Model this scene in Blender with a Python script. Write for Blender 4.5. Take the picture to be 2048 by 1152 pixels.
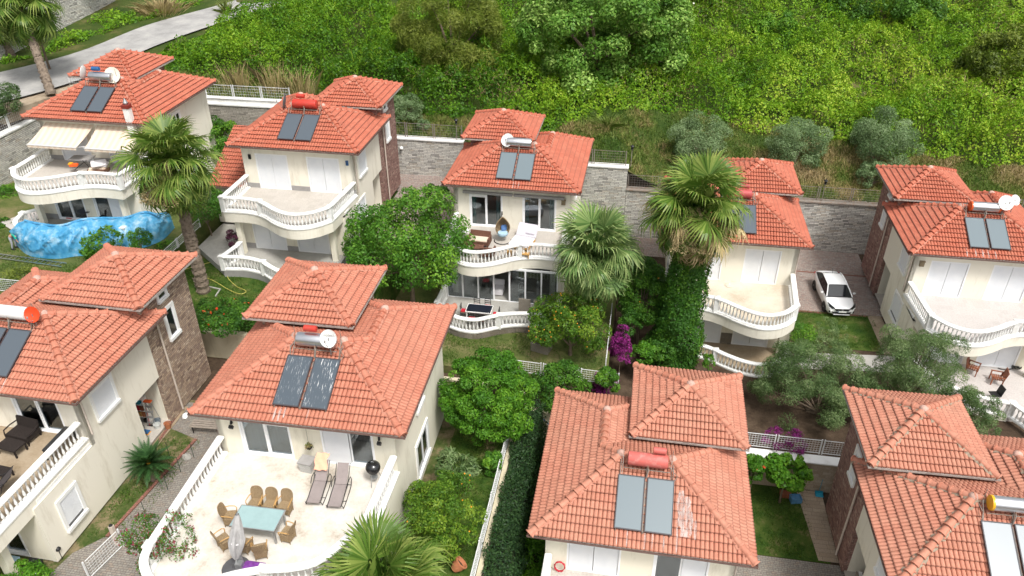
import bpy, bmesh, math, random
import numpy as np
from mathutils import Vector, Matrix
for o in list(bpy.data.objects): bpy.data.objects.remove(o)
scene = bpy.context.scene
COL = scene.collection
rad = math.radians
# ---------------------------------------------------------------- camera
FPX, PITCH, ROLL, YAW, CZ = 1567.5, rad(32.041), rad(-0.2565), rad(9.7), 30.0
cam_d = bpy.data.cameras.new('camera'); cam = bpy.data.objects.new('camera', cam_d); COL.objects.link(cam)
cam_d.sensor_width = 36; cam_d.lens = FPX/2048*36; cam_d.clip_start = .5; cam_d.clip_end = 1500
CM = Matrix.Rotation(YAW, 4, 'Z') @ Matrix.Rotation(math.pi/2-PITCH, 4, 'X') @ Matrix.Rotation(ROLL, 4, 'Z')
cam.matrix_world = Matrix.Translation((0, 0, CZ)) @ CM
scene.camera = cam
scene.render.resolution_x = 1024; scene.render.resolution_y = 576
# ---------------------------------------------------------------- sky, sun, exposure
SUN_EL, SUN_AZ = 60.0, 140.0          # azimuth measured clockwise from +y
world = bpy.data.worlds.new('World'); scene.world = world; world.use_nodes = True
nt = world.node_tree; bg = nt.nodes['Background']
sky = nt.nodes.new('ShaderNodeTexSky'); sky.sky_type = 'NISHITA'; sky.sun_disc = False
sky.sun_elevation = rad(SUN_EL); sky.sun_rotation = rad(SUN_AZ); sky.air_density = 1.0; sky.dust_density = 6.0; sky.ozone_density = 1.0
hs = nt.nodes.new('ShaderNodeHueSaturation'); hs.inputs['Saturation'].default_value = .22
nt.links.new(sky.outputs[0], hs.inputs['Color']); nt.links.new(hs.outputs[0], bg.inputs[0]); bg.inputs[1].default_value = .10
sd = bpy.data.lights.new('sun', 'SUN'); sd.energy = 1.5; sd.angle = rad(11); sd.color = (1, .96, .90)
sun = bpy.data.objects.new('sun', sd); COL.objects.link(sun)
_az, _el = rad(SUN_AZ), rad(SUN_EL)
sdir = Vector((math.sin(_az)*math.cos(_el), math.cos(_az)*math.cos(_el), math.sin(_el)))
sun.rotation_euler = (-sdir).to_track_quat('-Z', 'Y').to_euler(); sun.location = (0, 0, 80)
scene.view_settings.view_transform = 'Standard'; scene.view_settings.look = 'None'
scene.view_settings.exposure = 0.88; scene.view_settings.gamma = 1
scene.render.engine = 'CYCLES'
scene.cycles.max_bounces = 6; scene.cycles.transparent_max_bounces = 12; scene.cycles.diffuse_bounces = 3

def W(u, v, ax='z', val=0.0):
    """world point seen at photo pixel (u,v) lying on the plane ax=val"""
    d = CM.to_3x3() @ Vector(((u-1024)/FPX, -(v-576)/FPX, -1))
    i = 'xyz'.index(ax); o = Vector((0, 0, CZ)); t = (val-o[i])/d[i]
    return o + d*t

# ---------------------------------------------------------------- helpers
def tag(o, label=None, cat=None, group=None, kind=None):
    if label: o['label'] = label
    if cat: o['category'] = cat
    if group: o['group'] = group
    if kind: o['kind'] = kind
    return o
def thing(name, label, cat, loc=(0, 0, 0), rz=0.0, group=None):
    o = bpy.data.objects.new(name, None); COL.objects.link(o); o.empty_display_size = .2
    o.location = loc; o.rotation_euler = (0, 0, rz)
    return tag(o, label, cat, group)
def boxuv(me):
    n = len(me.loops)
    if not n: return
    uvl = me.uv_layers.new(name='UVMap')
    co = np.empty(len(me.vertices)*3, 'f'); me.vertices.foreach_get('co', co); co = co.reshape(-1, 3)
    vi = np.empty(n, 'i'); me.loops.foreach_get('vertex_index', vi)
    pn = np.empty(len(me.polygons)*3, 'f'); me.polygons.foreach_get('normal', pn); pn = pn.reshape(-1, 3)
    lt = np.empty(len(me.polygons), 'i'); me.polygons.foreach_get('loop_total', lt)
    nn = np.repeat(np.abs(pn), lt, axis=0); c = co[vi]; k = nn.argmax(1)
    uv = np.where((k == 0)[:, None], c[:, [1, 2]], np.where((k == 1)[:, None], c[:, [0, 2]], c[:, [0, 1]]))
    uvl.data.foreach_set('uv', uv.astype('f').ravel())
def link(me, name, mat, parent=None, loc=(0, 0, 0), rot=(0, 0, 0)):
    o = bpy.data.objects.new(name, me); COL.objects.link(o)
    if mat is not None and not me.materials: me.materials.append(mat)
    if parent: o.parent = parent
    o.location = loc; o.rotation_euler = rot
    return o
class MB:
    def __init__(s): s.v = []; s.f = []
    def add(s, vs, fs):
        n = len(s.v); s.v += [tuple(v) for v in vs]; s.f += [tuple(i+n for i in f) for f in fs]; return s
    def box(s, x0, y0, z0, x1, y1, z1):
        x0, x1 = min(x0, x1), max(x0, x1); y0, y1 = min(y0, y1), max(y0, y1); z0, z1 = min(z0, z1), max(z0, z1)
        return s.add([(x0,y0,z0),(x1,y0,z0),(x1,y1,z0),(x0,y1,z0),(x0,y0,z1),(x1,y0,z1),(x1,y1,z1),(x0,y1,z1)],
                     [(0,3,2,1),(4,5,6,7),(0,1,5,4),(1,2,6,5),(2,3,7,6),(3,0,4,7)])
    def obox(s, c, sx, sy, sz, rz=0, rx=0, ry=0):
        m = Matrix.Translation(c) @ Matrix.Rotation(rz, 4, 'Z') @ Matrix.Rotation(rx, 4, 'X') @ Matrix.Rotation(ry, 4, 'Y')
        p = [m @ Vector((a*sx/2, b*sy/2, d*sz/2)) for d in (-1, 1) for a, b in ((-1,-1),(1,-1),(1,1),(-1,1))]
        return s.add(p, [(0,3,2,1),(4,5,6,7),(0,1,5,4),(1,2,6,5),(2,3,7,6),(3,0,4,7)])
    def prism(s, poly, z0, z1):
        a = sum(poly[i][0]*poly[(i+1)%len(poly)][1]-poly[(i+1)%len(poly)][0]*poly[i][1] for i in range(len(poly)))
        if a < 0: poly = poly[::-1]
        n = len(poly)
        return s.add([(x, y, z0) for x, y in poly]+[(x, y, z1) for x, y in poly],
                     [tuple(range(n))[::-1], tuple(range(n, 2*n))]+[(i, (i+1)%n, n+(i+1)%n, n+i) for i in range(n)])
    def lathe(s, prof, n=10, c=(0, 0, 0), M=None):
        vs = []; fs = []
        for r, z in prof:
            for k in range(n):
                a = 2*math.pi*k/n; p = Vector((r*math.cos(a), r*math.sin(a), z))
                vs.append((M @ p) if M else (p+Vector(c)))
        m = len(prof)
        for j in range(m-1):
            for k in range(n):
                fs.append((j*n+k, j*n+(k+1)%n, (j+1)*n+(k+1)%n, (j+1)*n+k))
        fs.append(tuple(range(n))[::-1]); fs.append(tuple(range((m-1)*n, m*n)))
        return s.add(vs, fs)
    def tube(s, path, r, n=6, closed=False):
        P = [Vector(p) for p in path]; R = r if isinstance(r, (list, tuple)) else [r]*len(P); vs = []; fs = []; m = len(P)
        up0 = None
        for i, p in enumerate(P):
            a = P[(i-1) % m] if (closed or i) else p; b = P[(i+1) % m] if (closed or i < m-1) else p
            t = (b-a)
            t = t.normalized() if t.length > 1e-9 else Vector((0, 0, 1))
            if up0 is None: up0 = Vector((0, 0, 1)) if abs(t.z) < .9 else Vector((1, 0, 0))
            x = up0.cross(t)
            if x.length < 1e-4: x = Vector((1, 0, 0)).cross(t)
            x.normalize(); y = t.cross(x); up0 = y
            for k in range(n):
                an = 2*math.pi*k/n+math.pi/n; vs.append(p+(x*math.cos(an)+y*math.sin(an))*R[i])
        for i in range(m if closed else m-1):
            for k in range(n):
                j = (i+1) % m
                fs.append((i*n+k, i*n+(k+1)%n, j*n+(k+1)%n, j*n+k))
        if not closed: fs += [tuple(range(n))[::-1], tuple(range((m-1)*n, m*n))]
        return s.add(vs, fs)
    def sweep(s, path, prof, closed=False):
        """sweep closed 2-D profile [(side,up)] along a horizontal path of 3-D points"""
        P = [Vector(p) for p in path]; m = len(P); n = len(prof); vs = []
        for i, p in enumerate(P):
            d0 = (P[i]-P[i-1]) if (i or closed) else (P[1]-P[0]); d1 = (P[(i+1) % m]-P[i]) if (i < m-1 or closed) else d0
            d0 = Vector((d0.x, d0.y, 0)).normalized(); d1 = Vector((d1.x, d1.y, 0)).normalized()
            t = (d0+d1).normalized(); sd_ = Vector((t.y, -t.x, 0)); k = 1/max(.35, t.dot(d1))
            for a, b in prof: vs.append(p+sd_*a*k+Vector((0, 0, b)))
        fs = []
        for i in range(m if closed else m-1):
            j = (i+1) % m
            for k in range(n): fs.append((i*n+k, i*n+(k+1)%n, j*n+(k+1)%n, j*n+k))
        if not closed: fs += [tuple(range(n)), tuple(range((m-1)*n, m*n))[::-1]]
        return s.add(vs, fs)
    def mesh(s, name, smooth=None, bevel=0):
        me = bpy.data.meshes.new(name); me.from_pydata([tuple(v) for v in s.v], [], s.f)
        if bevel or smooth is not None:
            bm = bmesh.new(); bm.from_mesh(me); bmesh.ops.recalc_face_normals(bm, faces=bm.faces)
            if bevel: bmesh.ops.bevel(bm, geom=bm.edges[:], offset=bevel, segments=2, affect='EDGES', clamp_overlap=True)
            bm.to_mesh(me); bm.free()
        me.update()
        if smooth is not None:
            me.polygons.foreach_set('use_smooth', [True]*len(me.polygons)); me.set_sharp_from_angle(angle=rad(smooth))
        boxuv(me); return me
    def build(s, name, mat, parent=None, loc=(0, 0, 0), rot=(0, 0, 0), smooth=None, bevel=0):
        return link(s.mesh(name, smooth, bevel), name, mat, parent, loc, rot)

# ---------------------------------------------------------------- materials
class NT:
    def __init__(s, m): s.t = m.node_tree; s.n = s.t.nodes; s.b = s.n['Principled BSDF']; s.o = s.n['Material Output']
    def new(s, ty, **k):
        x = s.n.new('ShaderNode'+ty)
        for a, b in k.items():
            if a[0] == '_': x.inputs[a[1:].replace('_', ' ')].default_value = b
            else: setattr(x, a, b)
        return x
    def l(s, a, b): s.t.links.new(a, b)
    def ramp(s, fac, cols):
        r = s.new('ValToRGB'); e = r.color_ramp.elements
        while len(e) < len(cols): e.new(.5)
        for q, (p, c) in zip(e, cols): q.position = p; q.color = (*c, 1) if len(c) == 3 else c
        s.l(fac, r.inputs[0]); return r.outputs[0]
    def mix(s, f, a, b, mode='MIX'):
        x = s.new('Mix', data_type='RGBA', blend_type=mode)
        for i, q in ((0, f), (6, a), (7, b)):
            if isinstance(q, (int, float)): x.inputs[i].default_value = q
            elif isinstance(q, tuple): x.inputs[i].default_value = (*q, 1)
            else: s.l(q, x.inputs[i])
        return x.outputs[2]
    def math(s, op, a, b=None):
        x = s.new('Math', operation=op)
        for i, q in enumerate((a, b)):
            if q is None: continue
            if isinstance(q, (int, float)): x.inputs[i].default_value = q
            else: s.l(q, x.inputs[i])
        return x.outputs[0]
    def noise(s, vec, scale, detail=4, rough=.6):
        x = s.new('TexNoise', _Scale=scale, _Detail=detail, _Roughness=rough)
        if vec is not None: s.l(vec, x.inputs['Vector'])
        return x.outputs['Fac']
    def bump(s, h, strength=.5, dist=.02):
        x = s.new('Bump', _Strength=strength, _Distance=dist); s.l(h, x.inputs['Height']); s.l(x.outputs[0], s.b.inputs['Normal'])
_M = {}
def newmat(name):
    m = bpy.data.materials.new(name); m.use_nodes = True; return m, NT(m)
def mat(name, col, rough=.6, var=.12, scale=3.0, bump=0.0, bscale=30, metal=0.0, spec=.4, vcol=None, coat=0):
    """plain material with soft irregular colour variation and optional fine bump"""
    if name in _M: return _M[name]
    m, t = newmat(name); co = t.new('TexCoord').outputs['Object']
    n1 = t.noise(co, scale, 5, .65)
    dark = tuple(c*(1-var*1.6) for c in col) if vcol is None else vcol
    hi = tuple(min(1, c*(1+var*.6)) for c in col)
    t.l(t.ramp(n1, [(.28, dark), (.5, col), (.75, hi)]), t.b.inputs['Base Color'])
    t.b.inputs['Roughness'].default_value = rough; t.b.inputs['Metallic'].default_value = metal
    t.b.inputs['Specular IOR Level'].default_value = spec; t.b.inputs['Coat Weight'].default_value = coat
    if bump: t.bump(t.noise(co, bscale, 4), bump, .02)
    _M[name] = m; return m

GAP_SHADE = (.17, .06, .04)  # brown mixed into tile noses and grooves as painted gap shade
def m_tile(name, c1, c2, c3, grime=(.25, .12, .08), gr=.35):
    m, t = newmat(name); uv = t.new('UVMap').outputs[0]; sp = t.new('SeparateXYZ'); t.l(uv, sp.inputs[0])
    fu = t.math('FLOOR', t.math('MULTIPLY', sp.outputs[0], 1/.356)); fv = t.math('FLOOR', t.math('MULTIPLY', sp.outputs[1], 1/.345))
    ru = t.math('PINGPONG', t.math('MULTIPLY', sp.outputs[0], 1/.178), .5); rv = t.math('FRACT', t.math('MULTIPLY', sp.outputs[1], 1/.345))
    cb = t.new('CombineXYZ'); t.l(fu, cb.inputs[0]); t.l(fv, cb.inputs[1])
    wn = t.new('TexWhiteNoise', noise_dimensions='2D'); t.l(cb.outputs[0], wn.inputs['Vector'])
    base = t.ramp(wn.outputs['Value'], [(0, tuple((x+y)/2 for x, y in zip(c1, c2))), (.5, c2), (.96, tuple((x+y)/2 for x, y in zip(c3, c2))), (1.0, c1)])
    geo = t.new('NewGeometry').outputs['Position']
    n1 = t.noise(geo, .55, 6, .7); n2 = t.noise(geo, 7, 6, .7)
    mx = t.mix(t.ramp(n1, [(.40, (0, 0, 0)), (.72, (gr, gr, gr))]), base, grime)
    mx = t.mix(t.ramp(rv, [(0, (.62, .62, .62)), (.10, (.5, .5, .5)), (.15, (0, 0, 0))]), mx, GAP_SHADE); mx = t.mix(t.ramp(ru, [(0, (.42, .42, .42)), (.08, (.15, .15, .15)), (.14, (0, 0, 0))]), mx, GAP_SHADE)  # shade under tile noses and in barrel grooves, painted into the colour
    mx = t.mix(t.ramp(n2, [(.35, (.28, .28, .28)), (.6, (0, 0, 0))]), mx, tuple(x*.6 for x in c1))
    t.l(mx, t.b.inputs['Base Color']); t.b.inputs['Roughness'].default_value = .68; t.b.inputs['Specular IOR Level'].default_value = .35
    t.bump(t.noise(geo, 45, 3), .25, .01)
    return m
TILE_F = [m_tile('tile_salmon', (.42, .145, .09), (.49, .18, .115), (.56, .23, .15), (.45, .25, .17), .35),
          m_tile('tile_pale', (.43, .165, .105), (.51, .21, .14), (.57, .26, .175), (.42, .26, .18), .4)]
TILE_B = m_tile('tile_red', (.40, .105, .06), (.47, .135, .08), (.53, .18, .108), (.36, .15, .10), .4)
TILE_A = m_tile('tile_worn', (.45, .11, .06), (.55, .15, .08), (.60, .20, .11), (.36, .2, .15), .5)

def m_plaster(name, c, stain=(.46, .40, .29), amt=.75):
    m, t = newmat(name); co = t.new('NewGeometry').outputs['Position']; mp = t.new('Mapping'); mp.inputs['Scale'].default_value = (1.6, 1.6, .35); t.l(co, mp.inputs[0])
    n = t.noise(mp.outputs[0], 1.1, 7, .7); n2 = t.noise(co, .35, 3, .5)
    a = t.mix(t.ramp(n, [(.52, (0, 0, 0)), (.82, (amt, amt, amt))]), c, stain)
    a = t.mix(t.ramp(n2, [(.3, (.12, .12, .12)), (.7, (0, 0, 0))]), a, tuple(x*.8 for x in c))
    t.l(a, t.b.inputs['Base Color']); t.b.inputs['Roughness'].default_value = .85; t.b.inputs['Specular IOR Level'].default_value = .2
    t.bump(t.noise(co, 22, 5), .22, .012); return m
CREAM = m_plaster('plaster_cream', (.82, .78, .67))
CREAM_Y = m_plaster('plaster_yellowish', (.82, .78, .65))
CREAM_D = m_plaster('garden_wall_plaster', (.62, .55, .40), (.33, .29, .18), .9)
WHITE = mat('white_paint', (.86, .86, .84), .45, .05, 2.0, .1, 25)
WHITE_W = mat('white_masonry', (.84, .84, .82), .6, .09, 1.3, .2, 18, vcol=(.66, .65, .61))
PVC = mat('white_upvc', (.88, .89, .90), .3, .03, 1.5)
GREYP = mat('grey_plinth', (.33, .32, .31), .7, .1, 3, .1)

def m_brick(name, cols, mortar, bw, bh, mort=.01, rough=.85, dist=.02, bump=.8, offset=.5, nsc=2.0):
    m, t = newmat(name); uv = t.new('UVMap').outputs[0]
    nz = t.new('TexNoise', _Scale=3.0, _Detail=3.0); t.l(uv, nz.inputs['Vector'])
    vm = t.new('VectorMath', operation='MULTIPLY_ADD'); t.l(nz.outputs['Color'], vm.inputs[0]); vm.inputs[1].default_value = (dist, dist, 0); t.l(uv, vm.inputs[2])
    b = t.new('TexBrick', offset=offset, offset_frequency=2, squash=.6, squash_frequency=3)
    b.inputs['Scale'].default_value = 1; b.inputs['Brick Width'].default_value = bw; b.inputs['Row Height'].default_value = bh; b.inputs['Mortar Size'].default_value = mort; b.inputs['Mortar Smooth'].default_value = .3
    b.inputs['Color1'].default_value = (0, 0, 0, 1); b.inputs['Color2'].default_value = (1, 1, 1, 1); b.inputs['Mortar'].default_value = (.5, .5, .5, 1)
    t.l(vm.outputs[0], b.inputs['Vector'])
    k = len(cols); r = t.ramp(b.outputs['Color'], [(i/(k-1), c) for i, c in enumerate(cols)])
    n2 = t.noise(uv, nsc*6, 5, .7); r2 = t.mix(t.ramp(n2, [(.3, (.55, .55, .55)), (.6, (0, 0, 0))]), r, tuple(x*.55 for x in cols[0]))
    n3 = t.noise(uv, .5, 3, .6); r2 = t.mix(t.ramp(n3, [(.3, (.3, .3, .3)), (.7, (0, 0, 0))]), r2, tuple(x*.7 for x in cols[k//2]))
    t.l(t.mix(b.outputs['Fac'], r2, mortar), t.b.inputs['Base Color'])
    t.b.inputs['Roughness'].default_value = rough; t.b.inputs['Specular IOR Level'].default_value = .25
    h = t.math('ADD', t.math('MULTIPLY', b.outputs['Fac'], -.8), t.math('ADD', t.math('MULTIPLY', b.outputs['Color'], .35), t.math('MULTIPLY', n2, .5)))
    t.bump(h, bump, .05); return m
STONE_T = m_brick('split_stone_tan', [(.22, .15, .12), (.66, .50, .36), (.36, .26, .21), (.78, .64, .48)], (.16, .11, .08), .34, .115, .010)
STONE_R = m_brick('split_stone_red', [(.20, .10, .09), (.48, .29, .24), (.30, .17, .145), (.60, .43, .35)], (.13, .09, .08), .34, .115, .010)
STONE_G = m_brick('split_stone_grey', [(.27, .26, .24), (.84, .82, .76), (.56, .54, .50), (.88, .86, .79), (.58, .51, .42)], (.09, .085, .08), .62, .13, .012, dist=.06, bump=1.0)
STONE_D = m_brick('split_stone_dark', [(.24, .22, .19), (.54, .50, .44), (.40, .37, .32), (.62, .57, .49)], (.07, .065, .06), .55, .12, .01, dist=.05)
STONE_B = m_brick('beige_wall_tiles', [(.35, .28, .20), (.50, .42, .32), (.43, .35, .26), (.56, .48, .38)], (.30, .25, .19), .55, .2, .008, dist=.01, bump=.25)
PAVER = m_brick('grey_pavers', [(.21, .19, .165), (.34, .31, .27), (.27, .25, .22), (.31, .25, .20)], (.10, .09, .08), .22, .11, .01, dist=.01, bump=.4)
PAVER_R = m_brick('red_grey_pavers', [(.27, .21, .19), (.42, .38, .34), (.36, .25, .21), (.46, .42, .38)], (.10, .09, .08), .22, .11, .01, dist=.01, bump=.4)
PLANK = m_brick('tan_path_tiles', [(.36, .28, .20), (.46, .37, .27), (.40, .32, .24)], (.22, .17, .13), 1.1, .26, .012, dist=.005, bump=.2)
RUBBLE = m_brick('rubble_stone', [(.14, .12, .09), (.34, .29, .22), (.22, .19, .16), (.42, .37, .29)], (.20, .18, .15), .5, .3, .02, dist=.22, bump=.9)
RED_EDGE = m_brick('red_kerb', [(.26, .11, .08), (.36, .16, .12)], (.12, .09, .08), .22, .11, .01)

def m_ground(name, stops, scale=.6, bump=.4, rough=.95, s2=9):
    m, t = newmat(name); co = t.new('NewGeometry').outputs['Position']
    n = t.noise(co, scale, 8, .68); n2 = t.noise(co, s2, 5, .75)
    f = t.math('ADD', t.math('MULTIPLY', n, .72), t.math('MULTIPLY', n2, .28))
    t.l(t.ramp(f, stops), t.b.inputs['Base Color']); t.b.inputs['Roughness'].default_value = rough; t.b.inputs['Specular IOR Level'].default_value = .15
    t.bump(t.noise(co, s2*4, 4), bump, .04); return m
LAWN = m_ground('lawn_green', [(.34, (.016, .045, .008)), (.46, (.04, .08, .012)), (.55, (.075, .105, .022)), (.62, (.17, .14, .07)), (.70, (.25, .20, .12))], .9)
LAWN_P = m_ground('lawn_patchy', [(.38, (.04, .07, .015)), (.48, (.08, .10, .03)), (.56, (.20, .16, .09)), (.66, (.27, .21, .13))], .9)
LAWN_Y = m_ground('lawn_worn', [(.36, (.05, .08, .02)), (.5, (.10, .12, .035)), (.66, (.21, .17, .09))], .5)
SOIL = m_ground('bare_soil', [(.36, (.035, .024, .016)), (.5, (.07, .048, .032)), (.66, (.12, .085, .058))], 1.2)
DRY = m_ground('dry_hill_soil', [(.36, (.02, .045, .008)), (.52, (.05, .075, .015)), (.64, (.13, .11, .045)), (.74, (.22, .16, .08))], .35)
GRAVEL = m_ground('dusty_verge', [(.36, (.22, .17, .12)), (.5, (.36, .29, .21)), (.66, (.46, .38, .29))], .8)
ASPH = m_ground('old_asphalt', [(.34, (.25, .245, .24)), (.5, (.34, .335, .325)), (.66, (.46, .445, .42))], .5, .15)
CONC = m_ground('pale_concrete', [(.34, (.26, .25, .23)), (.5, (.36, .35, .32)), (.66, (.45, .43, .40))], .5, .12)
TERR_W = m_ground('weathered_white_terrace', [(.34, (.38, .32, .25)), (.44, (.56, .51, .44)), (.58, (.65, .62, .57))], .9, .1, .7)
TERR_T = m_brick('beige_floor_tiles', [(.48, .44, .39), (.55, .51, .46), (.51, .47, .42)], (.42, .38, .34), .45, .45, .006, rough=.5, dist=0, bump=.1, offset=0)
TERR_P = m_brick('pale_pink_floor', [(.50, .465, .44), (.57, .53, .505), (.53, .50, .475)], (.5, .46, .44), .45, .45, .006, rough=.5, dist=0, bump=.1, offset=0)
TERR_C = m_ground('cream_terrace', [(.34, (.42, .35, .26)), (.48, (.57, .50, .40)), (.62, (.63, .58, .49))], .35, .08, .7)
TERR_B = m_ground('tan_patio', [(.34, (.22, .165, .10)), (.48, (.32, .25, .17)), (.62, (.40, .33, .24))], .5, .08, .7)

def m_glass(name, tint=(.5, .55, .56), dark=.0):
    m, t = newmat(name); t.n.remove(t.b)
    g = t.new('BsdfGlossy'); g.inputs['Roughness'].default_value = .03; g.inputs['Color'].default_value = (.9, .95, 1, 1)
    tr = t.new('BsdfTransparent'); tr.inputs['Color'].default_value = (*tint, 1)
    fr = t.new('Fresnel', _IOR=1.55); k = t.math('ADD', t.math('MULTIPLY', fr.outputs[0], .85), .06)
    mx = t.new('MixShader'); t.l(k, mx.inputs[0]); t.l(tr.outputs[0], mx.inputs[1]); t.l(g.outputs[0], mx.inputs[2]); t.l(mx.outputs[0], t.o.inputs[0]); return m
GLASS = m_glass('window_glass', (.80, .84, .85)); GLASS_T = m_glass('table_glass', (.62, .74, .76))
DARKG = mat('dark_gloss_glass', (.012, .015, .018), .05, .05, spec=.8)
CARWHITE = mat('car_white', (.80, .81, .82), .22, .02, 1, coat=.8)
BLACKP = mat('black_plastic', (.016, .016, .017), .45, .1, 5)
RUBBER = mat('black_rubber', (.02, .02, .02), .8, .1, 8)
STEEL = mat('brushed_steel', (.74, .75, .77), .34, .05, 3, metal=1)
GALV = mat('galvanised_metal', (.42, .43, .43), .45, .2, 6, metal=.7)
WMETAL = mat('white_metal', (.72, .73, .73), .45, .08, 6)
RUSTG = mat('rusty_grey_metal', (.27, .24, .21), .6, .35, 5, metal=.2, vcol=(.25, .12, .06))
TANKR = mat('tank_red', (.50, .045, .03), .42, .2, 4, vcol=(.40, .07, .05))
TANKP = mat('tank_faded_red', (.52, .12, .10), .55, .25, 4, vcol=(.60, .25, .22))
ORANGE = mat('orange_paint', (.72, .12, .025), .4, .1, 4)
YELLOW = mat('yellow_cap', (.78, .42, .02), .4, .06, 4)
BLUEC = mat('blue_plastic', (.03, .12, .30), .4, .1, 4)
DISHW = mat('dish_white', (.72, .72, .70), .5, .08, 4); DISHG = mat('dish_grey', (.12, .13, .14), .5, .1, 4)
WICKER = m_brick('tan_wicker', [(.38, .28, .16), (.60, .46, .28), (.48, .36, .21)], (.16, .09, .04), .05, .02, .004, dist=.004, bump=.6)
WICKER_D = m_brick('dark_wicker', [(.025, .018, .016), (.06, .045, .04), (.04, .03, .027)], (.015, .012, .01), .05, .02, .004, dist=.004, bump=.6)
WICKER_R = m_brick('reddish_wicker', [(.20, .09, .06), (.32, .16, .11), (.26, .12, .085)], (.10, .05, .03), .05, .02, .004, dist=.004, bump=.6)
WICKER_W = m_brick('pale_wicker', [(.38, .34, .28), (.52, .47, .40)], (.26, .23, .19), .05, .02, .004, dist=.004, bump=.6)
TAUPE = mat('taupe_mesh', (.27, .23, .22), .8, .08, 4, .15, 90)
WOOD = mat('reddish_wood', (.25, .085, .04), .5, .25, 5); WOODG = mat('weathered_wood', (.28, .24, .20), .8, .25, 7)
WOODL = mat('light_wood', (.52, .30, .10), .5, .15, 5)
FAB_G = mat('grey_fabric', (.52, .51, .51), .9, .12, 6); FAB_L = mat('lilac_cushion', (.60, .57, .62), .9, .05, 6); FAB_W = mat('white_cushion', (.80, .78, .80), .9, .05, 6)
FAB_C = mat('cream_cushion', (.68, .56, .44), .9, .08, 6); FAB_B = mat('blue_cushion', (.10, .20, .42), .9, .1, 9); FAB_LB = mat('pale_blue_cushion', (.38, .55, .66), .9, .1, 9)
PEACH = mat('peach_towel', (.85, .42, .28), .95, .06, 6); REDC = mat('red_plastic', (.50, .02, .04), .5, .1, 5); PURPLE = mat('purple_cloth', (.20, .05, .30), .8, .1, 5)
TERRA = mat('terracotta', (.45, .17, .08), .8, .15, 5); BLUEH = mat('turquoise_plastic', (.03, .30, .42), .5, .1, 5)
YHOSE = mat('yellow_hose', (.55, .50, .12), .5, .1, 5)
def m_curtain(name, c):
    m, t = newmat(name); uv = t.new('TexCoord').outputs['Object']; w = t.new('TexWave', _Scale=3.2, _Distortion=1.5); w.bands_direction = 'X'; t.l(uv, w.inputs['Vector'])
    t.l(t.ramp(w.outputs['Fac'], [(0, tuple(x*.75 for x in c)), (1, c)]), t.b.inputs['Base Color']); t.b.inputs['Roughness'].default_value = .95; return m
CURT_G = m_curtain('grey_curtain', (.42, .38, .36)); CURT_M = m_curtain('mint_curtain', (.62, .72, .62)); CURT_T = m_curtain('teal_curtain', (.22, .38, .38))
def m_shutter():
    m, t = newmat('roller_shutter'); uv = t.new('UVMap').outputs[0]; sp = t.new('SeparateXYZ'); t.l(uv, sp.inputs[0])
    f = t.math('FRACT', t.math('MULTIPLY', sp.outputs[1], 18)); n = t.noise(uv, 1.2, 4)
    t.l(t.ramp(n, [(.3, (.76, .79, .83)), (.7, (.84, .86, .88))]), t.b.inputs['Base Color']); t.b.inputs['Roughness'].default_value = .42
    t.bump(t.math('PINGPONG', f, .5), .8, .03); return m
SHUT = m_shutter()
def m_awning():
    m, t = newmat('striped_awning'); co = t.new('TexCoord').outputs['Object']; sp = t.new('SeparateXYZ'); t.l(co, sp.inputs[0])
    f = t.math('FRACT', t.math('MULTIPLY', sp.outputs[0], 2.4))
    t.l(t.ramp(f, [(0, (.60, .48, .37)), (.45, (.60, .48, .37)), (.5, (.66, .57, .46)), (1, (.66, .57, .46))]), t.b.inputs['Base Color']); t.b.inputs['Roughness'].default_value = .9; return m
AWN = m_awning()
def m_panel(name, c, streak=0.0, sc=(26, 2.2, 1)):
    m, t = newmat(name); uv = t.new('TexCoord').outputs['Object']
    mp = t.new('Mapping'); mp.inputs['Scale'].default_value = sc; t.l(uv, mp.inputs[0]); n = t.noise(mp.outputs[0], 1, 5, .75)
    lo = t.noise(uv, .9, 2); f = t.math('MULTIPLY', n, t.math('ADD', t.math('MULTIPLY', lo, .5), .75))
    a = t.mix(t.ramp(f, [(.57, (0, 0, 0)), (.64, (streak, streak, streak))]), c, (.75, .76, .76))
    sp2 = t.ramp(t.noise(uv, 28, 3, .8), [(.70, (0, 0, 0)), (.78, (.4, .4, .4))]); a = t.mix(sp2, a, (.55, .55, .54))
    t.l(a, t.b.inputs['Base Color']); t.b.inputs['Roughness'].default_value = .28; t.b.inputs['Specular IOR Level'].default_value = .6; return m
PANEL = m_panel('collector_glass', (.085, .105, .125), 0); PANEL_L = m_panel('collector_pale', (.28, .31, .33), 0); PANEL_S = m_panel('collector_streaked', (.07, .09, .11), .5); PANEL_S2 = m_panel('collector_flaked', (.07, .09, .11), 1.0, (20, 1.6, 1))
PANEL_M = m_panel('collector_mid', (.15, .19, .21), 0)
PANF = mat('collector_frame', (.055, .05, .055), .5, .1, 4)
def m_leaf(name, stops, trans=.3, rough=.5):
    m, t = newmat(name); at = t.new('Attribute', attribute_name='tint')
    c = t.ramp(at.outputs['Fac'], stops); t.l(c, t.b.inputs['Base Color']); t.b.inputs['Roughness'].default_value = rough; t.b.inputs['Specular IOR Level'].default_value = .25
    tl = t.new('BsdfTranslucent'); t.l(t.mix(.35, c, (.25, .42, .03)), tl.inputs['Color'])
    mx = t.new('MixShader'); mx.inputs[0].default_value = trans; t.l(t.b.outputs[0], mx.inputs[1]); t.l(tl.outputs[0], mx.inputs[2]); t.l(mx.outputs[0], t.o.inputs[0]); return m
L_CITRUS = m_leaf('citrus_leaves', [(0, (.025, .095, .008)), (.5, (.075, .22, .014)), (1, (.19, .38, .03))])
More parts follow.
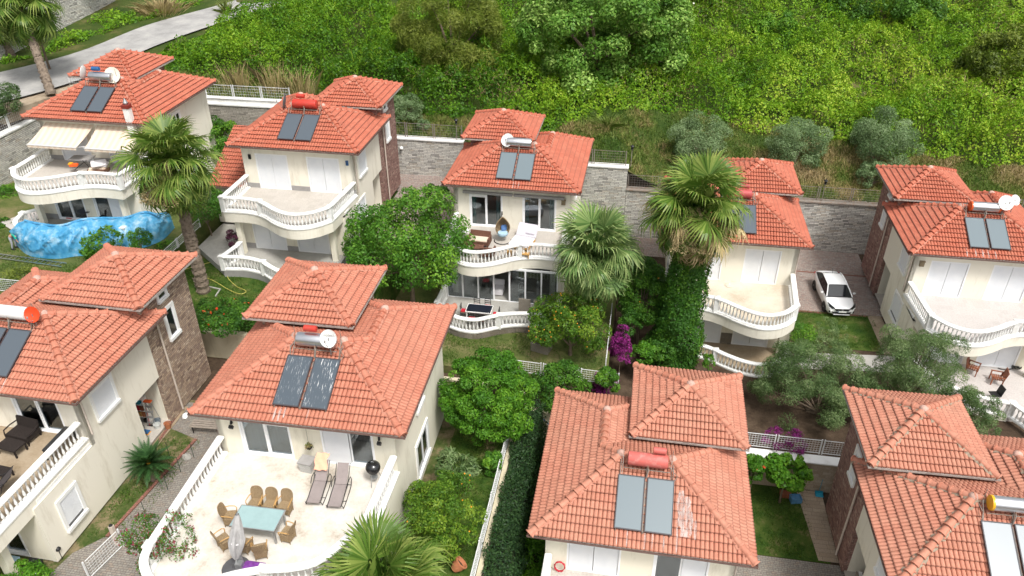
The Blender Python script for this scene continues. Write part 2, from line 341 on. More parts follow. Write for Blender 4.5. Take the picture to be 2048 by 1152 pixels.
L_ORANGE = m_leaf('orange_tree_leaves', [(0, (.03, .085, .010)), (.5, (.085, .19, .016)), (1, (.27, .37, .035))])
L_LIGHT = m_leaf('maple_like_leaves', [(0, (.03, .10, .012)), (.5, (.08, .22, .02)), (1, (.22, .40, .035))])
L_DARK = m_leaf('ivy_leaves', [(0, (.018, .065, .010)), (.5, (.045, .14, .016)), (1, (.12, .27, .025))])
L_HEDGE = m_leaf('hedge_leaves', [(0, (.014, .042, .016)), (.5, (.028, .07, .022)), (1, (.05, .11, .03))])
L_OLIVE = m_leaf('olive_leaves', [(0, (.045, .09, .03)), (.5, (.10, .17, .055)), (1, (.26, .34, .15))])
L_OLIVEB = m_leaf('silver_olive_leaves', [(0, (.06, .115, .045)), (.5, (.17, .26, .11)), (1, (.36, .46, .25))])
L_PINE = m_leaf('pine_needles', [(0, (.06, .095, .012)), (.5, (.15, .20, .025)), (1, (.31, .35, .07))])
L_PLANE = m_leaf('plane_tree_leaves', [(0, (.04, .11, .015)), (.5, (.115, .265, .03)), (1, (.42, .60, .15))])
L_HILL = m_leaf('bramble_leaves', [(0, (.016, .05, .005)), (.35, (.07, .19, .010)), (.7, (.22, .40, .02)), (1, (.46, .56, .06))], .35)
L_DRYG = m_leaf('dry_grass_blades', [(0, (.06, .13, .02)), (.4, (.18, .25, .05)), (.75, (.42, .33, .15)), (1, (.55, .42, .24))], .2)
L_PALM = m_leaf('palm_blades', [(0, (.03, .075, .010)), (.6, (.085, .165, .022)), (1, (.27, .33, .08))], .25, .4)
L_PALMB = m_leaf('blue_palm_blades', [(0, (.04, .095, .025)), (.6, (.11, .20, .055)), (1, (.32, .40, .15))], .2, .4)
L_PALMD = m_leaf('dead_palm_blades', [(0, (.20, .13, .06)), (.6, (.40, .31, .15)), (1, (.60, .49, .27))], .15, .8)
L_CYC = m_leaf('cycad_leaflets', [(0, (.014, .045, .014)), (1, (.05, .12, .035))], .1, .35)
L_BOUG = m_leaf('bougainvillea_bracts', [(0, (.05, .10, .02)), (.15, (.13, .01, .09)), (.6, (.26, .02, .19)), (1, (.40, .05, .30))], .2)
L_PURP = m_leaf('purple_leaves', [(0, (.035, .01, .02)), (.7, (.11, .02, .06)), (1, (.2, .04, .12))], .2)
L_RED = m_leaf('red_flowers', [(0, (.5, .03, .01)), (1, (.7, .12, .03))], .2)
BARK = mat('bark', (.16, .12, .085), .9, .3, 5, .6, 20); BARK_P = mat('palm_bark', (.21, .165, .125), .9, .4, 6, .8, 14, vcol=(.07, .05, .04))
FRUIT = mat('orange_fruit', (.70, .30, .02), .5, .1, 5)
# ================================================================ villa template
RW, RD1, RW2, RD, RP = 8.9, 6.766, 5.19, 9.16, .516
TX0, TX1, TY0, TY1, TZ, TH = .09, 5.14, 5.25, 10.33, 1.174, 1.19
RC, RU = .345, .178     # tile course and barrel pitch

def tile_face(poly, n, z_of, acc):
    """poly: CCW plan polygon, n: unit plan vector pointing up the slope; z_of(x,y) -> plane height"""
    n = Vector(n); u = Vector((n.y, -n.x)); P = [Vector(p) for p in poly]
    o = min(P, key=lambda p: p.dot(n)); v0 = o.dot(n)
    slope = z_of(*(o+n))-z_of(*o); cs = 1/math.hypot(1, slope)
    uv = [(p.dot(u), (p.dot(n)-v0)/cs) for p in P]
    cx = sum(a for a, b in uv)/len(uv); cy = sum(b for a, b in uv)/len(uv)
    umin, umax = min(a for a, b in uv), max(a for a, b in uv); vmax = max(b for a, b in uv)
    T = [0, .07, .2, .5, .8, .93]; HT = [-.012, .028, .052, .066, .052, .028]
    k0, k1 = math.floor(umin/RU)-1, math.ceil(umax/RU)+1
    us = [(k*RU+t*RU, h) for k in range(k0, k1) for t, h in zip(T, HT)]; m = len(us)
    vs = []; fs = []
    rnd = random.Random(int(abs(umin*100))+int(vmax*37))
    for c in range(int(vmax/RC)+2):
        vb = c*RC-.05; rows = [(vb+.085, -.05, .6), (vb, .008, 1), (vb, .052, 1), (vb+RC, -.01, 1)]
        b = len(vs)
        jit = {}
        for (v, h, w) in rows:
            for (a, ht) in us:
                kk = math.floor(a/RU/2+1e-6)
                if kk not in jit: jit[kk] = rnd.uniform(-.005, .005)
                vs.append((a, v, h+ht*w+jit[kk]*w))
        for r in range(3):
            for i in range(m-1):
                fs.append((b+r*m+i, b+r*m+i+1, b+(r+1)*m+i+1, b+(r+1)*m+i))
    me = bpy.data.meshes.new('t'); me.from_pydata(vs, [], fs); bm = bmesh.new(); bm.from_mesh(me); bpy.data.meshes.remove(me)
    k = len(uv)
    for i in range(k):
        a, b = Vector(uv[i]), Vector(uv[(i+1) % k]); e = (b-a)
        if e.length < 1e-4: continue
        e.normalize(); nn = Vector((e.y, -e.x))
        if abs(a[1]) < 1e-3 and abs(b[1]) < 1e-3: continue
        if (Vector((cx, cy))-a).dot(nn) > 0: nn = -nn
        bmesh.ops.bisect_plane(bm, geom=bm.verts[:]+bm.edges[:]+bm.faces[:], plane_co=(a.x, a.y, 0), plane_no=(nn.x, nn.y, 0), clear_outer=True)
    nz = Vector((-slope*n.x, -slope*n.y, 1)).normalized(); up = Vector((n.x*cs, n.y*cs, slope*cs)); U = Vector((u.x, u.y, 0))
    O = Vector((n.x*v0, n.y*v0, z_of(*o)))
    bm.verts.index_update(); base = len(acc[0])
    for v in bm.verts:
        a, b, h = v.co; acc[0].append(tuple(O+U*a+up*b+nz*h)); acc[2].append((a, b+.05))
    for f in bm.faces: acc[1].append(tuple(base+v.index for v in f.verts))
    bm.free()

def finish_tiles(acc, name):
    me = bpy.data.meshes.new(name); me.from_pydata(acc[0], [], acc[1])
    uvl = me.uv_layers.new(name='UVMap'); vi = np.empty(len(me.loops), 'i'); me.loops.foreach_get('vertex_index', vi)
    # the uv of a face is taken at its centre row so that each tile keeps one tone
    uvl.data.foreach_set('uv', np.array(acc[2], 'f')[vi].ravel())
    me.polygons.foreach_set('use_smooth', [True]*len(me.polygons)); me.update(); me.set_sharp_from_angle(angle=rad(50)); return me

def ridge_caps(lines, acc, r=.165, seg=.43):
    for P, Q in lines:
        P, Q = Vector(P), Vector(Q); L = (Q-P).length; t = (Q-P)/L; s = t.cross(Vector((0, 0, 1))).normalized(); up = s.cross(t).normalized()
        k = max(1, round(L/seg)); sl = L/k
        for i in range(k):
            a = P+t*(i*sl-.02); b = P+t*((i+1)*sl+.03); base = len(acc[0]); ws = random.Random(i*7+int(L*100)).uniform(-.006, .006)
            for q, (c, rr, dz) in enumerate(((a, r*.82, .02), (a, r*1.12, .07), (a+t*.06, r*1.12, .07), (a+t*.065, r*.98, .045), (b, r*.82, .01))):
                for j in range(9):
                    an = math.pi*j/8*1.15-.235; acc[0].append(tuple(c+s*(math.cos(an)*rr+ws)+up*(math.sin(an)*rr*.9+dz))); acc[2].append(((i+int(P.x*7)+200)*.356+.089, 1.2+q*.01))
            for q in range(4):
                for j in range(8): acc[1].append((base+q*9+j, base+q*9+j+1, base+(q+1)*9+j+1, base+(q+1)*9+j))

def ridge_mortar(lines, acc, seed=3):
    rnd = random.Random(seed)
    for P, Q in lines:
        P, Q = Vector(P), Vector(Q); L = (Q-P).length; t = (Q-P)/L; s = t.cross(Vector((0, 0, 1))).normalized(); n = int(L/.12)+1; b = len(acc[0])
        for i in range(n+1):
            c = P+t*(L*i/n); w1, w2 = rnd.uniform(.15, .27), rnd.uniform(.15, .27)
            acc[0].extend([tuple(c+s*w1+Vector((0, 0, .085-.36*w1+rnd.uniform(-.02, .02)))), tuple(c+Vector((0, 0, .16))), tuple(c-s*w2+Vector((0, 0, .085-.36*w2+rnd.uniform(-.02, .02))))]); acc[2].extend([(0, 0)]*3)
        for i in range(n): acc[1].extend([(b+3*i, b+3*i+1, b+3*i+4, b+3*i+3), (b+3*i+1, b+3*i+2, b+3*i+5, b+3*i+4)])

def roof_meshes(m):
    """main roof, tower roof and their caps in plan coordinates x in [0,RW] (mirrored if m)"""
    h = RD1/2; mx = (lambda x: RW-x) if m else (lambda x: x)
    def pl(poly):
        q = [(mx(x), y) for x, y in poly]; return q[::-1] if m else q
    def nv(n): return (-n[0] if m else n[0], n[1])
    z = {'f': lambda x, y: y*RP, 'l': lambda x, y: mx(x)*RP, 'r': lambda x, y: (RW-mx(x))*RP, 'b': lambda x, y: (RD1-y)*RP, 'wb': lambda x, y: (RD-y)*RP, 'wl': lambda x, y: (mx(x)-(RW-RW2))*RP}
    ys = RD1-RW2/2; A = ([], [], [])
    for poly, n, k in (([(0, 0), (RW, 0), (RW-h, h), (h, h)], (0, 1), 'f'), ([(0, RD1), (0, 0), (h, h)], (1, 0), 'l'),
        ([(RW, 0), (RW, ys), (RW-RW2/2, ys), (RW-h, h)], (-1, 0), 'r'), ([(RW, ys), (RW, RD), (RW-RW2/2, RD-RW2/2), (RW-RW2/2, ys)], (-1, 0), 'r'),
        ([(RW-RW2, RD1), (0, RD1), (h, h), (RW-h, h), (RW-RW2/2, ys)], (0, -1), 'b'), ([(RW, RD), (RW-RW2, RD), (RW-RW2/2, RD-RW2/2)], (0, -1), 'wb'),
        ([(RW-RW2, RD), (RW-RW2, RD1), (RW-RW2/2, ys), (RW-RW2/2, RD-RW2/2)], (1, 0), 'wl')):
        tile_face(pl(poly), nv(n), z[k], A)
    main = finish_tiles(A, 'roof_tiles')
    V = lambda x, y, zz: (mx(x), y, zz); hz = h*RP; wz = RW2/2*RP; B = ([], [], [])
    LN = ([(V(0, 0, 0), V(h, h, hz)), (V(RW, 0, 0), V(RW-h, h, hz)), (V(0, RD1, 0), V(h, h, hz)), (V(h, h, hz), V(RW-h, h, hz)),
        (V(RW-RW2/2, ys, wz), V(RW-h, h, hz)), (V(RW-RW2/2, ys, wz), V(RW-RW2/2, RD-RW2/2, wz)), (V(RW, RD, 0), V(RW-RW2/2, RD-RW2/2, wz)), (V(RW-RW2, RD, 0), V(RW-RW2/2, RD-RW2/2, wz))])
    ridge_caps(LN, B); MA = ([], [], []); ridge_mortar(LN, MA); mm1 = finish_tiles(MA, 'ridge_mortar')
    mcap = finish_tiles(B, 'ridge_tiles')
    T = ([], [], []); cx, cy = (TX0+TX1)/2, (TY0+TY1)/2; px = TH/((TX1-TX0)/2); py = TH/((TY1-TY0)/2)
    for poly, n, f in (([(TX0, TY0), (TX1, TY0), (cx, cy)], (0, 1), lambda x, y: (y-TY0)*py), ([(TX1, TY1), (TX0, TY1), (cx, cy)], (0, -1), lambda x, y: (TY1-y)*py),
        ([(TX0, TY1), (TX0, TY0), (cx, cy)], (1, 0), lambda x, y: (mx(x)-TX0)*px), ([(TX1, TY0), (TX1, TY1), (cx, cy)], (-1, 0), lambda x, y: (TX1-mx(x))*px)):
        tile_face(pl(poly), nv(n), (lambda x, y, f=f: f(x, y)+TZ), T)
    tower = finish_tiles(T, 'tower_tiles')
    C = ([], [], []); LT = [(V(a, b, TZ), V(cx, cy, TZ+TH)) for a, b in ((TX0, TY0), (TX1, TY0), (TX1, TY1), (TX0, TY1))]; ridge_caps(LT, C); MA = ([], [], []); ridge_mortar(LT, MA, 5)
    return main, mcap, tower, finish_tiles(C, 'tower_ridge_tiles'), mm1, finish_tiles(MA, 'ridge_mortar')
ROOFS = {m: roof_meshes(m) for m in (0, 1)}

def instanced(me, name, mat_, parent, loc, rot=(0, 0, 0)):
    o = bpy.data.objects.new(name, me); COL.objects.link(o); o.parent = parent; o.location = loc; o.rotation_euler = rot
    if not me.materials: me.materials.append(mat_)
    if me.materials[0] != mat_: o.material_slots[0].link = 'OBJECT'; o.material_slots[0].material = mat_
    return o

# ---- balustrade
BAL = MB().lathe([(.052, 0), (.052, .05), (.03, .06), (.034, .09), (.058, .17), (.062, .23), (.045, .34), (.028, .44), (.026, .50), (.040, .52), (.028, .55), (.045, .58), (.05, .64)], 8).mesh('baluster', 40)
def smooth_path(P, step):
    P = [Vector((*p, 0)) if len(p) == 2 else Vector(p) for p in P]
    out = [P[0].copy()]
    L = [0]
    for a, b in zip(P, P[1:]): L.append(L[-1]+(b-a).length)
    n = max(2, round(L[-1]/step)); j = 0
    for i in range(1, n+1):
        d = L[-1]*i/n
        while j < len(L)-2 and L[j+1] < d: j += 1
        out.append(P[j].lerp(P[j+1], (d-L[j])/max(1e-6, L[j+1]-L[j])))
    return out
def catmull(P, k=6):
    P = [Vector(p) for p in P]; out = []
    for i in range(len(P)-1):
        a, b, c, d = P[max(0, i-1)], P[i], P[i+1], P[min(len(P)-1, i+2)]
        for j in range(k):
            t = j/k; out.append(.5*((2*b)+(c-a)*t+(2*a-5*b+4*c-d)*t*t+(3*b-a-3*c+d)*t**3))
    return out+[P[-1]]
def balustrade(parent, segs, z, mt=None, posts=None, h=.98, name='balustrade'):
    """segs: list of smooth runs (lists of plan points); posts at each run's ends unless flagged"""
    mt = mt or WHITE_W; rail = MB(); base = MB(); pts = []; hold = []
    for run in segs:
        rp = [(p[0], p[1], z) for p in run]
        base.sweep(rp, [(-.13, -.02), (.13, -.02), (.13, .07), (.10, .11), (-.10, .11), (-.13, .07)])
        rail.sweep(rp, [(-.12, h-.13), (.12, h-.13), (.16, h-.08), (.15, h-.02), (.07, h+.02), (-.07, h+.02), (-.15, h-.02), (-.16, h-.08)])
        sp = smooth_path([(p[0], p[1]) for p in run], .235); hold += [(q.x, q.y) for q in sp[1:-1]]
        pts += [run[0], run[-1]]
    b = base.build(name, mt, parent); rail.build('handrail', mt, b, smooth=40)
    uniq = []
    for p in (posts if posts is not None else pts):
        if all((p[0]-q[0])**2+(p[1]-q[1])**2 > .05 for q in uniq): uniq.append(p)
    pm = MB().box(-.14, -.14, -.05, .14, .14, h-.04).box(-.18, -.18, h-.04, .18, .18, h+.04).add([(-.18,-.18,h+.041),(.18,-.18,h+.041),(.18,.18,h+.041),(-.18,.18,h+.041),(0,0,h+.12)], [(0,1,4),(1,2,4),(2,3,4),(3,0,4)]).mesh('post')
    for p in uniq: instanced(pm, 'post', mt, b, (p[0], p[1], z))
    for p in hold:
        if all((p[0]-q[0])**2+(p[1]-q[1])**2 > .03 for q in uniq): instanced(BAL, 'baluster', mt, b, (p[0], p[1], z+.10), (0, 0, p[0]*3))
    return b
def offset_poly(run, d):
    P = [Vector((p[0], p[1])) for p in run]; out = []
    for i, p in enumerate(P):
        a = P[max(0, i-1)]; b = P[min(len(P)-1, i+1)]; t = (b-a).normalized(); out.append((p.x+t.y*d, p.y-t.x*d))
    return out

# ---- openings
def sliding_door(par, xc, z0, w, hgt, y, left='glass', right='glass', curt=CURT_G, split=.5, name='sliding_door'):
    """two-panel door in plane y facing -y; left/right: glass | open | shutter"""
    f = MB().box(xc-w/2-.03, y-.05, z0+hgt-.08, xc+w/2+.03, y+.12, z0+hgt).box(xc-w/2-.03, y-.05, z0, xc-w/2+.05, y+.12, z0+hgt-.08).box(xc+w/2-.05, y-.05, z0, xc+w/2+.03, y+.12, z0+hgt-.08).box(xc-w/2+.05, y-.05, z0, xc+w/2-.05, y+.12, z0+.06)
    d = f.build(name, PVC, par); xm = xc-w/2+w*split
    for k, (a, b, st) in enumerate(((xc-w/2+.05, xm, left), (xm, xc+w/2-.05, right))):
        if st == 'shutter': MB().box(a+.012, y+.0, z0+.06, b-.012, y+.04, z0+hgt-.08).build('shutter', SHUT, d); continue
        yy = y+.03+.04*k; zt = z0+hgt-.08-(.22 if st == 'glass_low' else 0)
        if st == 'glass_low': MB().box(a, y+.0, zt, b, y+.1, zt+.22).build('shutter_box', PVC, d)
        MB().box(a, yy, zt-.07, b, yy+.04, zt).box(a, yy, z0+.06, b, yy+.04, z0+.14).box(a, yy, z0+.14, a+.07, yy+.04, zt-.07).box(b-.07, yy, z0+.14, b, yy+.04, zt-.07).build('sash', PVC, d)
        MB().box(a+.07, yy+.014, z0+.14, b-.07, yy+.026, zt-.07).build('pane', GLASS, d)
        if curt:
            n = 26; rows = [(a+(b-a)*i/n, yy+.12+.04*math.sin(i*1.7+k), ) for i in range(n+1)]; vis = [q for i, q in enumerate(rows) if curt is not CURT_T or i < 8 or i > 20]
            if curt is CURT_T: vis = rows[:9] if k == 0 else rows[16:]
            MB().add([(x_, y_, zz) for zz in (z0+.1, zt) for x_, y_ in vis], [(i, i+1, len(vis)+i+1, len(vis)+i) for i in range(len(vis)-1)]).build('curtain', curt, d)
    return d
def window_x(par, x, yc, zc, w, hgt, sgn, kind='shutter', frame=.16, slim=False):
    """window in a wall plane x facing sgn*x, with a raised white surround"""
    o = .07; t = frame
    y0, y1, z0, z1 = yc-w/2, yc+w/2, zc-hgt/2, zc+hgt/2; xa, xb = x, x+sgn*o
    s = MB().box(xa, y0-t, z1, xb, y1+t, z1+t).box(xa, y0-t, z0-t, x+sgn*(o+.06), y1+t, z0).box(xa, y0-t, z0, xb, y0, z1).box(xa, y1, z0, xb, y1+t, z1)
    win = s.build('window', WHITE, par)
    if kind in ('shutter', 'gap'):
        zb = z0 if kind == 'shutter' else z0+.16
        MB().box(x+sgn*.004, y0, zb, x+sgn*.03, y1, z1).build('shutter', SHUT, win)
        if kind == 'gap': MB().box(x+sgn*.002, y0, z0, x+sgn*.012, y1, zb-.002).build('pane', DARKG, win)
    else:
        MB().box(x+sgn*.004, y0, z0, x+sgn*.012, y1, z1).build('pane', DARKG, win)
        ym = (y0+y1)/2; fr = MB()
        fr.box(x+sgn*.012, y0, z0, x+sgn*.05, y0+.05, z1).box(x+sgn*.012, y1-.05, z0, x+sgn*.05, y1, z1).box(x+sgn*.012, y0+.05, z1-.05, x+sgn*.05, y1-.05, z1).box(x+sgn*.012, y0+.05, z0, x+sgn*.05, y1-.05, z0+.05)
        if not slim: fr.box(x+sgn*.012, ym-.04, z0+.05, x+sgn*.05, ym+.04, z1-.05)
        fr.build('frame', PVC, win)
    return win
def wall_y(mb, x0, x1, z0, z1, y, th, holes):
    """wall in plane y (front face at y, thickness th behind) with rectangular holes [(xa,xb,za,zb)]"""
    xs = sorted({x0, x1, *[h[0] for h in holes], *[h[1] for h in holes]})
    for a, b in zip(xs, xs[1:]):
        c = (a+b)/2; hs_ = sorted([h for h in holes if h[0] < c < h[1]], key=lambda h: h[2]); z = z0
        for h in hs_:
            if h[2] > z+1e-4: mb.box(a, y, z, b, y+th, h[2])
            z = h[3]
        if z < z1-1e-4: mb.box(a, y, z, b, y+th, z1)
def wall_lamp(par, x, y, z, m_=BLACKP, kind='spot'):
    b = MB()
    if kind == 'spot': b.box(x-.03, y-.05, z-.05, x+.03, y, z+.12).tube([(x, y-.04, z+.1), (x+.05, y-.18, z+.05)], .05, 8).obox((x+.06, y-.24, z-.06), .16, .13, .16, 0, .5)
    elif kind == 'box': b.box(x-.13, y-.14, z-.16, x+.13, y, z+.16).box(x-.16, y-.16, z+.16, x+.16, y, z+.2)
    else: b.box(x-.08, y-.10, z-.16, x-.02, y, z+.16).box(x+.02, y-.10, z-.16, x+.08, y, z+.16)
    return b.build('wall_lamp', m_, par)

PATH = [(.70, -3.0), (1.5, -2.92), (2.3, -2.92), (3.1, -3.08), (3.8, -3.42), (4.5, -3.92), (5.2, -4.32), (5.9, -4.52), (6.6, -4.42), (7.3, -4.0), (7.95, -3.2)]
PATH_D = [(.75, -2.9), (1.7, -4.75), (2.6, -5.3), (3.6, -5.55), (4.6, -5.95), (5.5, -6.5), (6.4, -6.85), (7.2, -6.6), (7.9, -5.9), (8.1, -5.2)]

def villa(label, m, X, Y, zE, yaw, E, TF, tile, gf=-1.9, big=False, doors=('shutter',)*4, curt=(None, None), stone=STONE_T, floor=TERR_T, lower=None, plinth=False, rail_low=None, lsplit=(.5, .5), wall=None, gdoors=True, lamps=None, mossy=False):
    """tower at the left rear (m=0) or right rear (m=1). zE: world z of main eave, E: eave above ground, TF: terrace floor above ground"""
    wall = wall or CREAM
    T = thing('villa', label, 'house', (X, Y, zE-E), yaw); c = RW/2
    mx = (lambda x: (RW-x if m else x)-c); sg = -1 if m else 1
    def bx(b, x0, y0, z0, x1, y1, z1): return b.box(mx(x0), y0, z0, mx(x1), y1, z1)
    R0, C0, R1, C1, M0, M1 = ROOFS[m]
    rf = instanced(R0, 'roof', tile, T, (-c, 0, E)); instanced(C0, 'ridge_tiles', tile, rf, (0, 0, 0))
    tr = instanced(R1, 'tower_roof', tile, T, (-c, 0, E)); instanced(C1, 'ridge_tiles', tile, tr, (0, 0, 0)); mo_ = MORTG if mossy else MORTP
    instanced(M0, 'ridge_mortar', mo_, rf, (0, 0, 0)); instanced(M1, 'ridge_mortar', mo_, tr, (0, 0, 0))
    # mortar caps on the apexes
    h = RD1/2
    for (x, y, z) in ((h, h, h*RP), (RW-h, h, h*RP), (RW-RW2/2, RD-RW2/2, RW2/2*RP), ((TX0+TX1)/2, (TY0+TY1)/2, TZ+TH)):
        MB().lathe([(.20, 0), (.18, .08), (.11, .14), (.02, .17)], 7, (mx(x), y, E+z+.05)).build('mortar_cap', MORT, T, smooth=60)
    # soffit, fascia and gutter
    L = [(0, 0), (RW, 0), (RW, RD), (RW-RW2, RD), (RW-RW2, RD1), (0, RD1)]; L = [(mx(x), y) for x, y in L]; S_ = [(max(-c+.06, min(c-.06, x)), max(.06, min(RD-.06, y))) for x, y in L]
    MB().prism(S_, E-.14, E-.045).build('soffit', WHITE, T)
    tq = [(TX0+.06, TY0+.06), (TX1-.06, TY0+.06), (TX1-.06, TY1-.06), (TX0+.06, TY1-.06)]
    MB().prism([(mx(x), y) for x, y in tq], E+TZ-.14, E+TZ-.045).build('tower_soffit', WHITE, T)
    if m: L = L[::-1]
    g = MB().sweep([(x, y, E) for x, y in L], [(0, -.10), (.10, -.10), (.10, -.015), (.075, -.015), (.07, -.08), (0, -.08)], closed=True); g.build('gutter', GUTB, T)
    tq = [(mx(x), y) for x, y in ((TX0, TY0), (TX1, TY0), (TX1, TY1), (TX0, TY1))]
    if m: tq = tq[::-1]
    MB().sweep([(x, y, E+TZ) for x, y in tq], [(0, -.10), (.09, -.10), (.09, -.01), (.065, -.01), (.06, -.08), (0, -.08)], closed=True).build('tower_gutter', GUTT, T)
    # walls
    dw, dh = 2.18, (2.05 if big or TF > E-2.9 else 2.5); DX = (2.7, 6.27)
    w = MB()
    xs0, xs1 = sorted((mx(.6), mx(8.3)))
    dsd = [(mx(DX[0]), 0), (mx(DX[1]), 1)]; dsd.sort()
    holes = [(x-dw/2+.02, x+dw/2-.02, TF, TF+dh) for x, _ in dsd]
    wall_y(w, xs0, xs1, TF-.5, E-.05, .6, .22, holes)
    # side walls: tower side has the porch opening at ground level
    ph = 2.9
    bx(w, .6, .6, ph, .82, 5.8, E-.05); bx(w, .6, gf, 0, .82, 3.75, ph);
    bx(w, 8.08, .82, 0, 8.3, 8.6, E-.05); bx(w, 8.08, gf, 0, 8.3, .82, TF-.45); bx(w, .6, gf, ph, .82, .6, TF-.45)
    bx(w, 4.6, 8.38, 0, 8.08, 8.6, E-.05); bx(w, .82, 3.53, 0, 4.6, 3.75, ph+.2)   # porch inner walls
    bx(w, 4.6, 3.75, 0, 4.8, 8.38, ph+.2)
    w.build('wall', wall, T)
    MB().box(*sorted((mx(.65), mx(8.25)))[:1], gf+.3, TF-.45, sorted((mx(.65), mx(8.25)))[1], 8.5, TF-.25).build('floor_slab', WHITE, T)
    s = MB(); bx(s, .592, 5.8, 0, 4.602, 9.8, E+TZ-.05); s.build('tower_wall', stone, T)
    pl_ = MB(); bx(pl_, .83, 5.77, .1, 4.59, 5.798, 2.95); pl_.build('porch_wall', CREAM, T)
    pf = MB(); bx(pf, .7, 3.76, .02, 4.6, 5.79, .10); pf.build('porch_floor', TERR_T, T)
    # tower windows and side windows (outer face)
    wx = mx(.592); sgn = -1 if not m else 1
    window_x(T, wx, 7.75, E-1.25, .62, 1.55, sgn, 'glass' if stone is STONE_T else 'shutter', .17, True)
    window_x(T, wx, 7.6, E+.42, .62, .32, sgn, 'glass', .13, True)
    wx = mx(.6)
    window_x(T, wx, 2.1, E-1.55, 1.3, 1.35, sgn, 'shutter', .14)
    window_x(T, wx, -1.55 if big else 1.1, E-4.6, 1.0 if big else 1.5, 1.5, sgn, 'gap', .16)
    wx2 = mx(8.3); window_x(T, wx2, 4.05, E-4.6, 1.7, 1.7, -sgn, 'glass', .2); window_x(T, wx2, 4.2, E-1.4, .9, 1.2, -sgn, 'glass', .16)
    # downpipes
    MB().tube([(mx(.55)+sgn*.04, 6.55, E-.1), (mx(.55)+sgn*.06, 6.6, E-.6), (mx(.55)+sgn*.06, 6.68, .1)], .05, 8).build('downpipe', PIPE, T)
    d = MB().tube([(mx(.4), .45, E-.08), (mx(.5), .55, E-.35), (mx(.55)+sgn*.04, .75, E-.6), (mx(.55)+sgn*.04, .75, TF+.1)], .045, 8)
    d.build('downpipe', PIPE, T)
    # upper doors
    for (x, _), (l, r_), cu, sp_ in zip(dsd, (doors[:2], doors[2:]), curt, lsplit): sliding_door(T, x, TF, dw, dh, .64, l, r_, cu, sp_)
    # terrace slab
    P0 = PATH_D if big else PATH; ru = [(p.x, p.y) for p in catmull([(a, b, 0) for a, b in P0], 4)]
    # PATH is given for m=1 (corner on the left); flip for m=0
    flip = (lambda x: x-c) if m else (lambda x: RW-x-c)
    run = [(flip(x), y) for x, y in ru]
    if not m: run = run[::-1]
    ex0, ex1 = -c+.70, c-.68
    if big and m: ex0, ex1 = -c+.75, c-.8
    outl = offset_poly([(run[0][0]-.001, .6), *run, (run[-1][0]+.15, .6)], .14)
    a0, a1 = (min(run[0][0], ex0), .6), (max(run[-1][0], ex1)+.0, .6)
    poly = [(a0[0]-.14, .6)]+offset_poly(run, .14)+[(a1[0]+.14, .6)]
    MB().prism(poly, TF-.75, TF-.08).build('terrace_slab', wall, T)
    poly2 = [(a0[0]-.17, .595)]+offset_poly(run, .18)+[(a1[0]+.17, .595)]
    MB().prism(poly2, TF-.08, TF+.0).build('terrace_edge', WHITE_W, T)
    poly3 = [(a0[0]+.1, .59)]+offset_poly(run, -.06)+[(a1[0]-.1, .59)]
    MB().prism(poly3, TF, TF+.012).build('terrace_floor', floor, T)
    k = len(run); mid = run[k//3] if m else run[-1-k//3]
    r1 = [(a0[0], .5), run[0]] ; r2 = [run[-1], (a1[0], .5)]
    i1 = run.index(mid)
    balustrade(T, [r1, run[:i1+1], run[i1:], r2], TF, posts=[run[0], mid, run[-1]])
    # ground storey
    gz = TF-.75; gx0, gx1 = (sorted((mx(1.1), mx(7.9)))); gw = MB()
    gdx = (gx0+1.9, gx1-1.9); gh = 2.3
    if gdoors:
        wall_y(gw, *sorted((mx(.82), mx(8.08))), 0, gz+.01, gf+.02, .2, [(x-1.08, x+1.08, .05, gh) for x in gdx]); gw.build('ground_floor_wall', CREAM_Y, T)
        st = lower or ('shutter',)*4
        for i, x in enumerate(gdx): sliding_door(T, x, .05, 2.2, gh-.05, gf+.05, st[2*i], st[2*i+1], curt[i] if lower else None)
    else:
        gw = MB(); n = 7; xx0, xx1 = sorted((mx(.85), mx(8.05)))
        for i in range(n+1): x = xx0+(xx1-xx0)*i/n; gw.box(x-.05, gf-.05, 0, x+.05, gf+.05, gz)
        gw.box(xx0+.05, gf-.04, gz-.12, xx1-.05, gf+.04, gz-.002).box(xx0+.05, gf-.04, 0, xx1-.05, gf+.04, .08)
        ge = gw.build('glass_enclosure', PVC, T)
        for i in range(n):
            if i in (3,): continue
            a = xx0+(xx1-xx0)*i/n+.05; b = xx0+(xx1-xx0)*(i+1)/n-.05; MB().box(a, gf-.01, .08, b, gf+.005, gz-.12).build('pane', GLASS, ge)
        MB().box(xx0, .3, 0, xx1, .4, gz).build('inner_wall', GREYP, T)
    for px_ in (1.25, 7.65):
        yy = (-2.6 if not big else -4.6)
        MB().box(mx(px_)-.17, yy-.17, 0, mx(px_)+.17, yy+.17, gz+.0).build('pillar', CREAM_Y, T)
    if plinth:
        z1 = TF+.35
        ds = sorted([mx(DX[0]), mx(DX[1])]); xs = [xs0, ds[0]-dw/2-.04, ds[0]+dw/2+.04, ds[1]-dw/2-.04, ds[1]+dw/2+.04, xs1]
        for a, e in ((xs[0]+.01, xs[1]), (xs[2], xs[3]), (xs[4], xs[5]-.01)): MB().box(a, .575, TF+.012, e, .6, z1).build('plinth', GREYP, T)
        gx = sorted((mx(.82), mx(8.08)))
        for a, e in ((gx[0], gdx[0]-1.12), (gdx[0]+1.12, gdx[1]-1.12)): MB().box(a, gf-.01, .02, e, gf+.018, .42).build('plinth', GREYP, T)
    for (x, z, mm, kd) in (lamps or []): wall_lamp(T, mx(x), .6, E+z, mm, kd)
    return T
GUTB = mat('brown_gutter', (.16, .10, .085), .5, .2, 4); GUTT = mat('grey_gutter', (.38, .35, .32), .5, .25, 4); PIPE = mat('beige_pipe', (.58, .50, .43), .5, .1, 4)
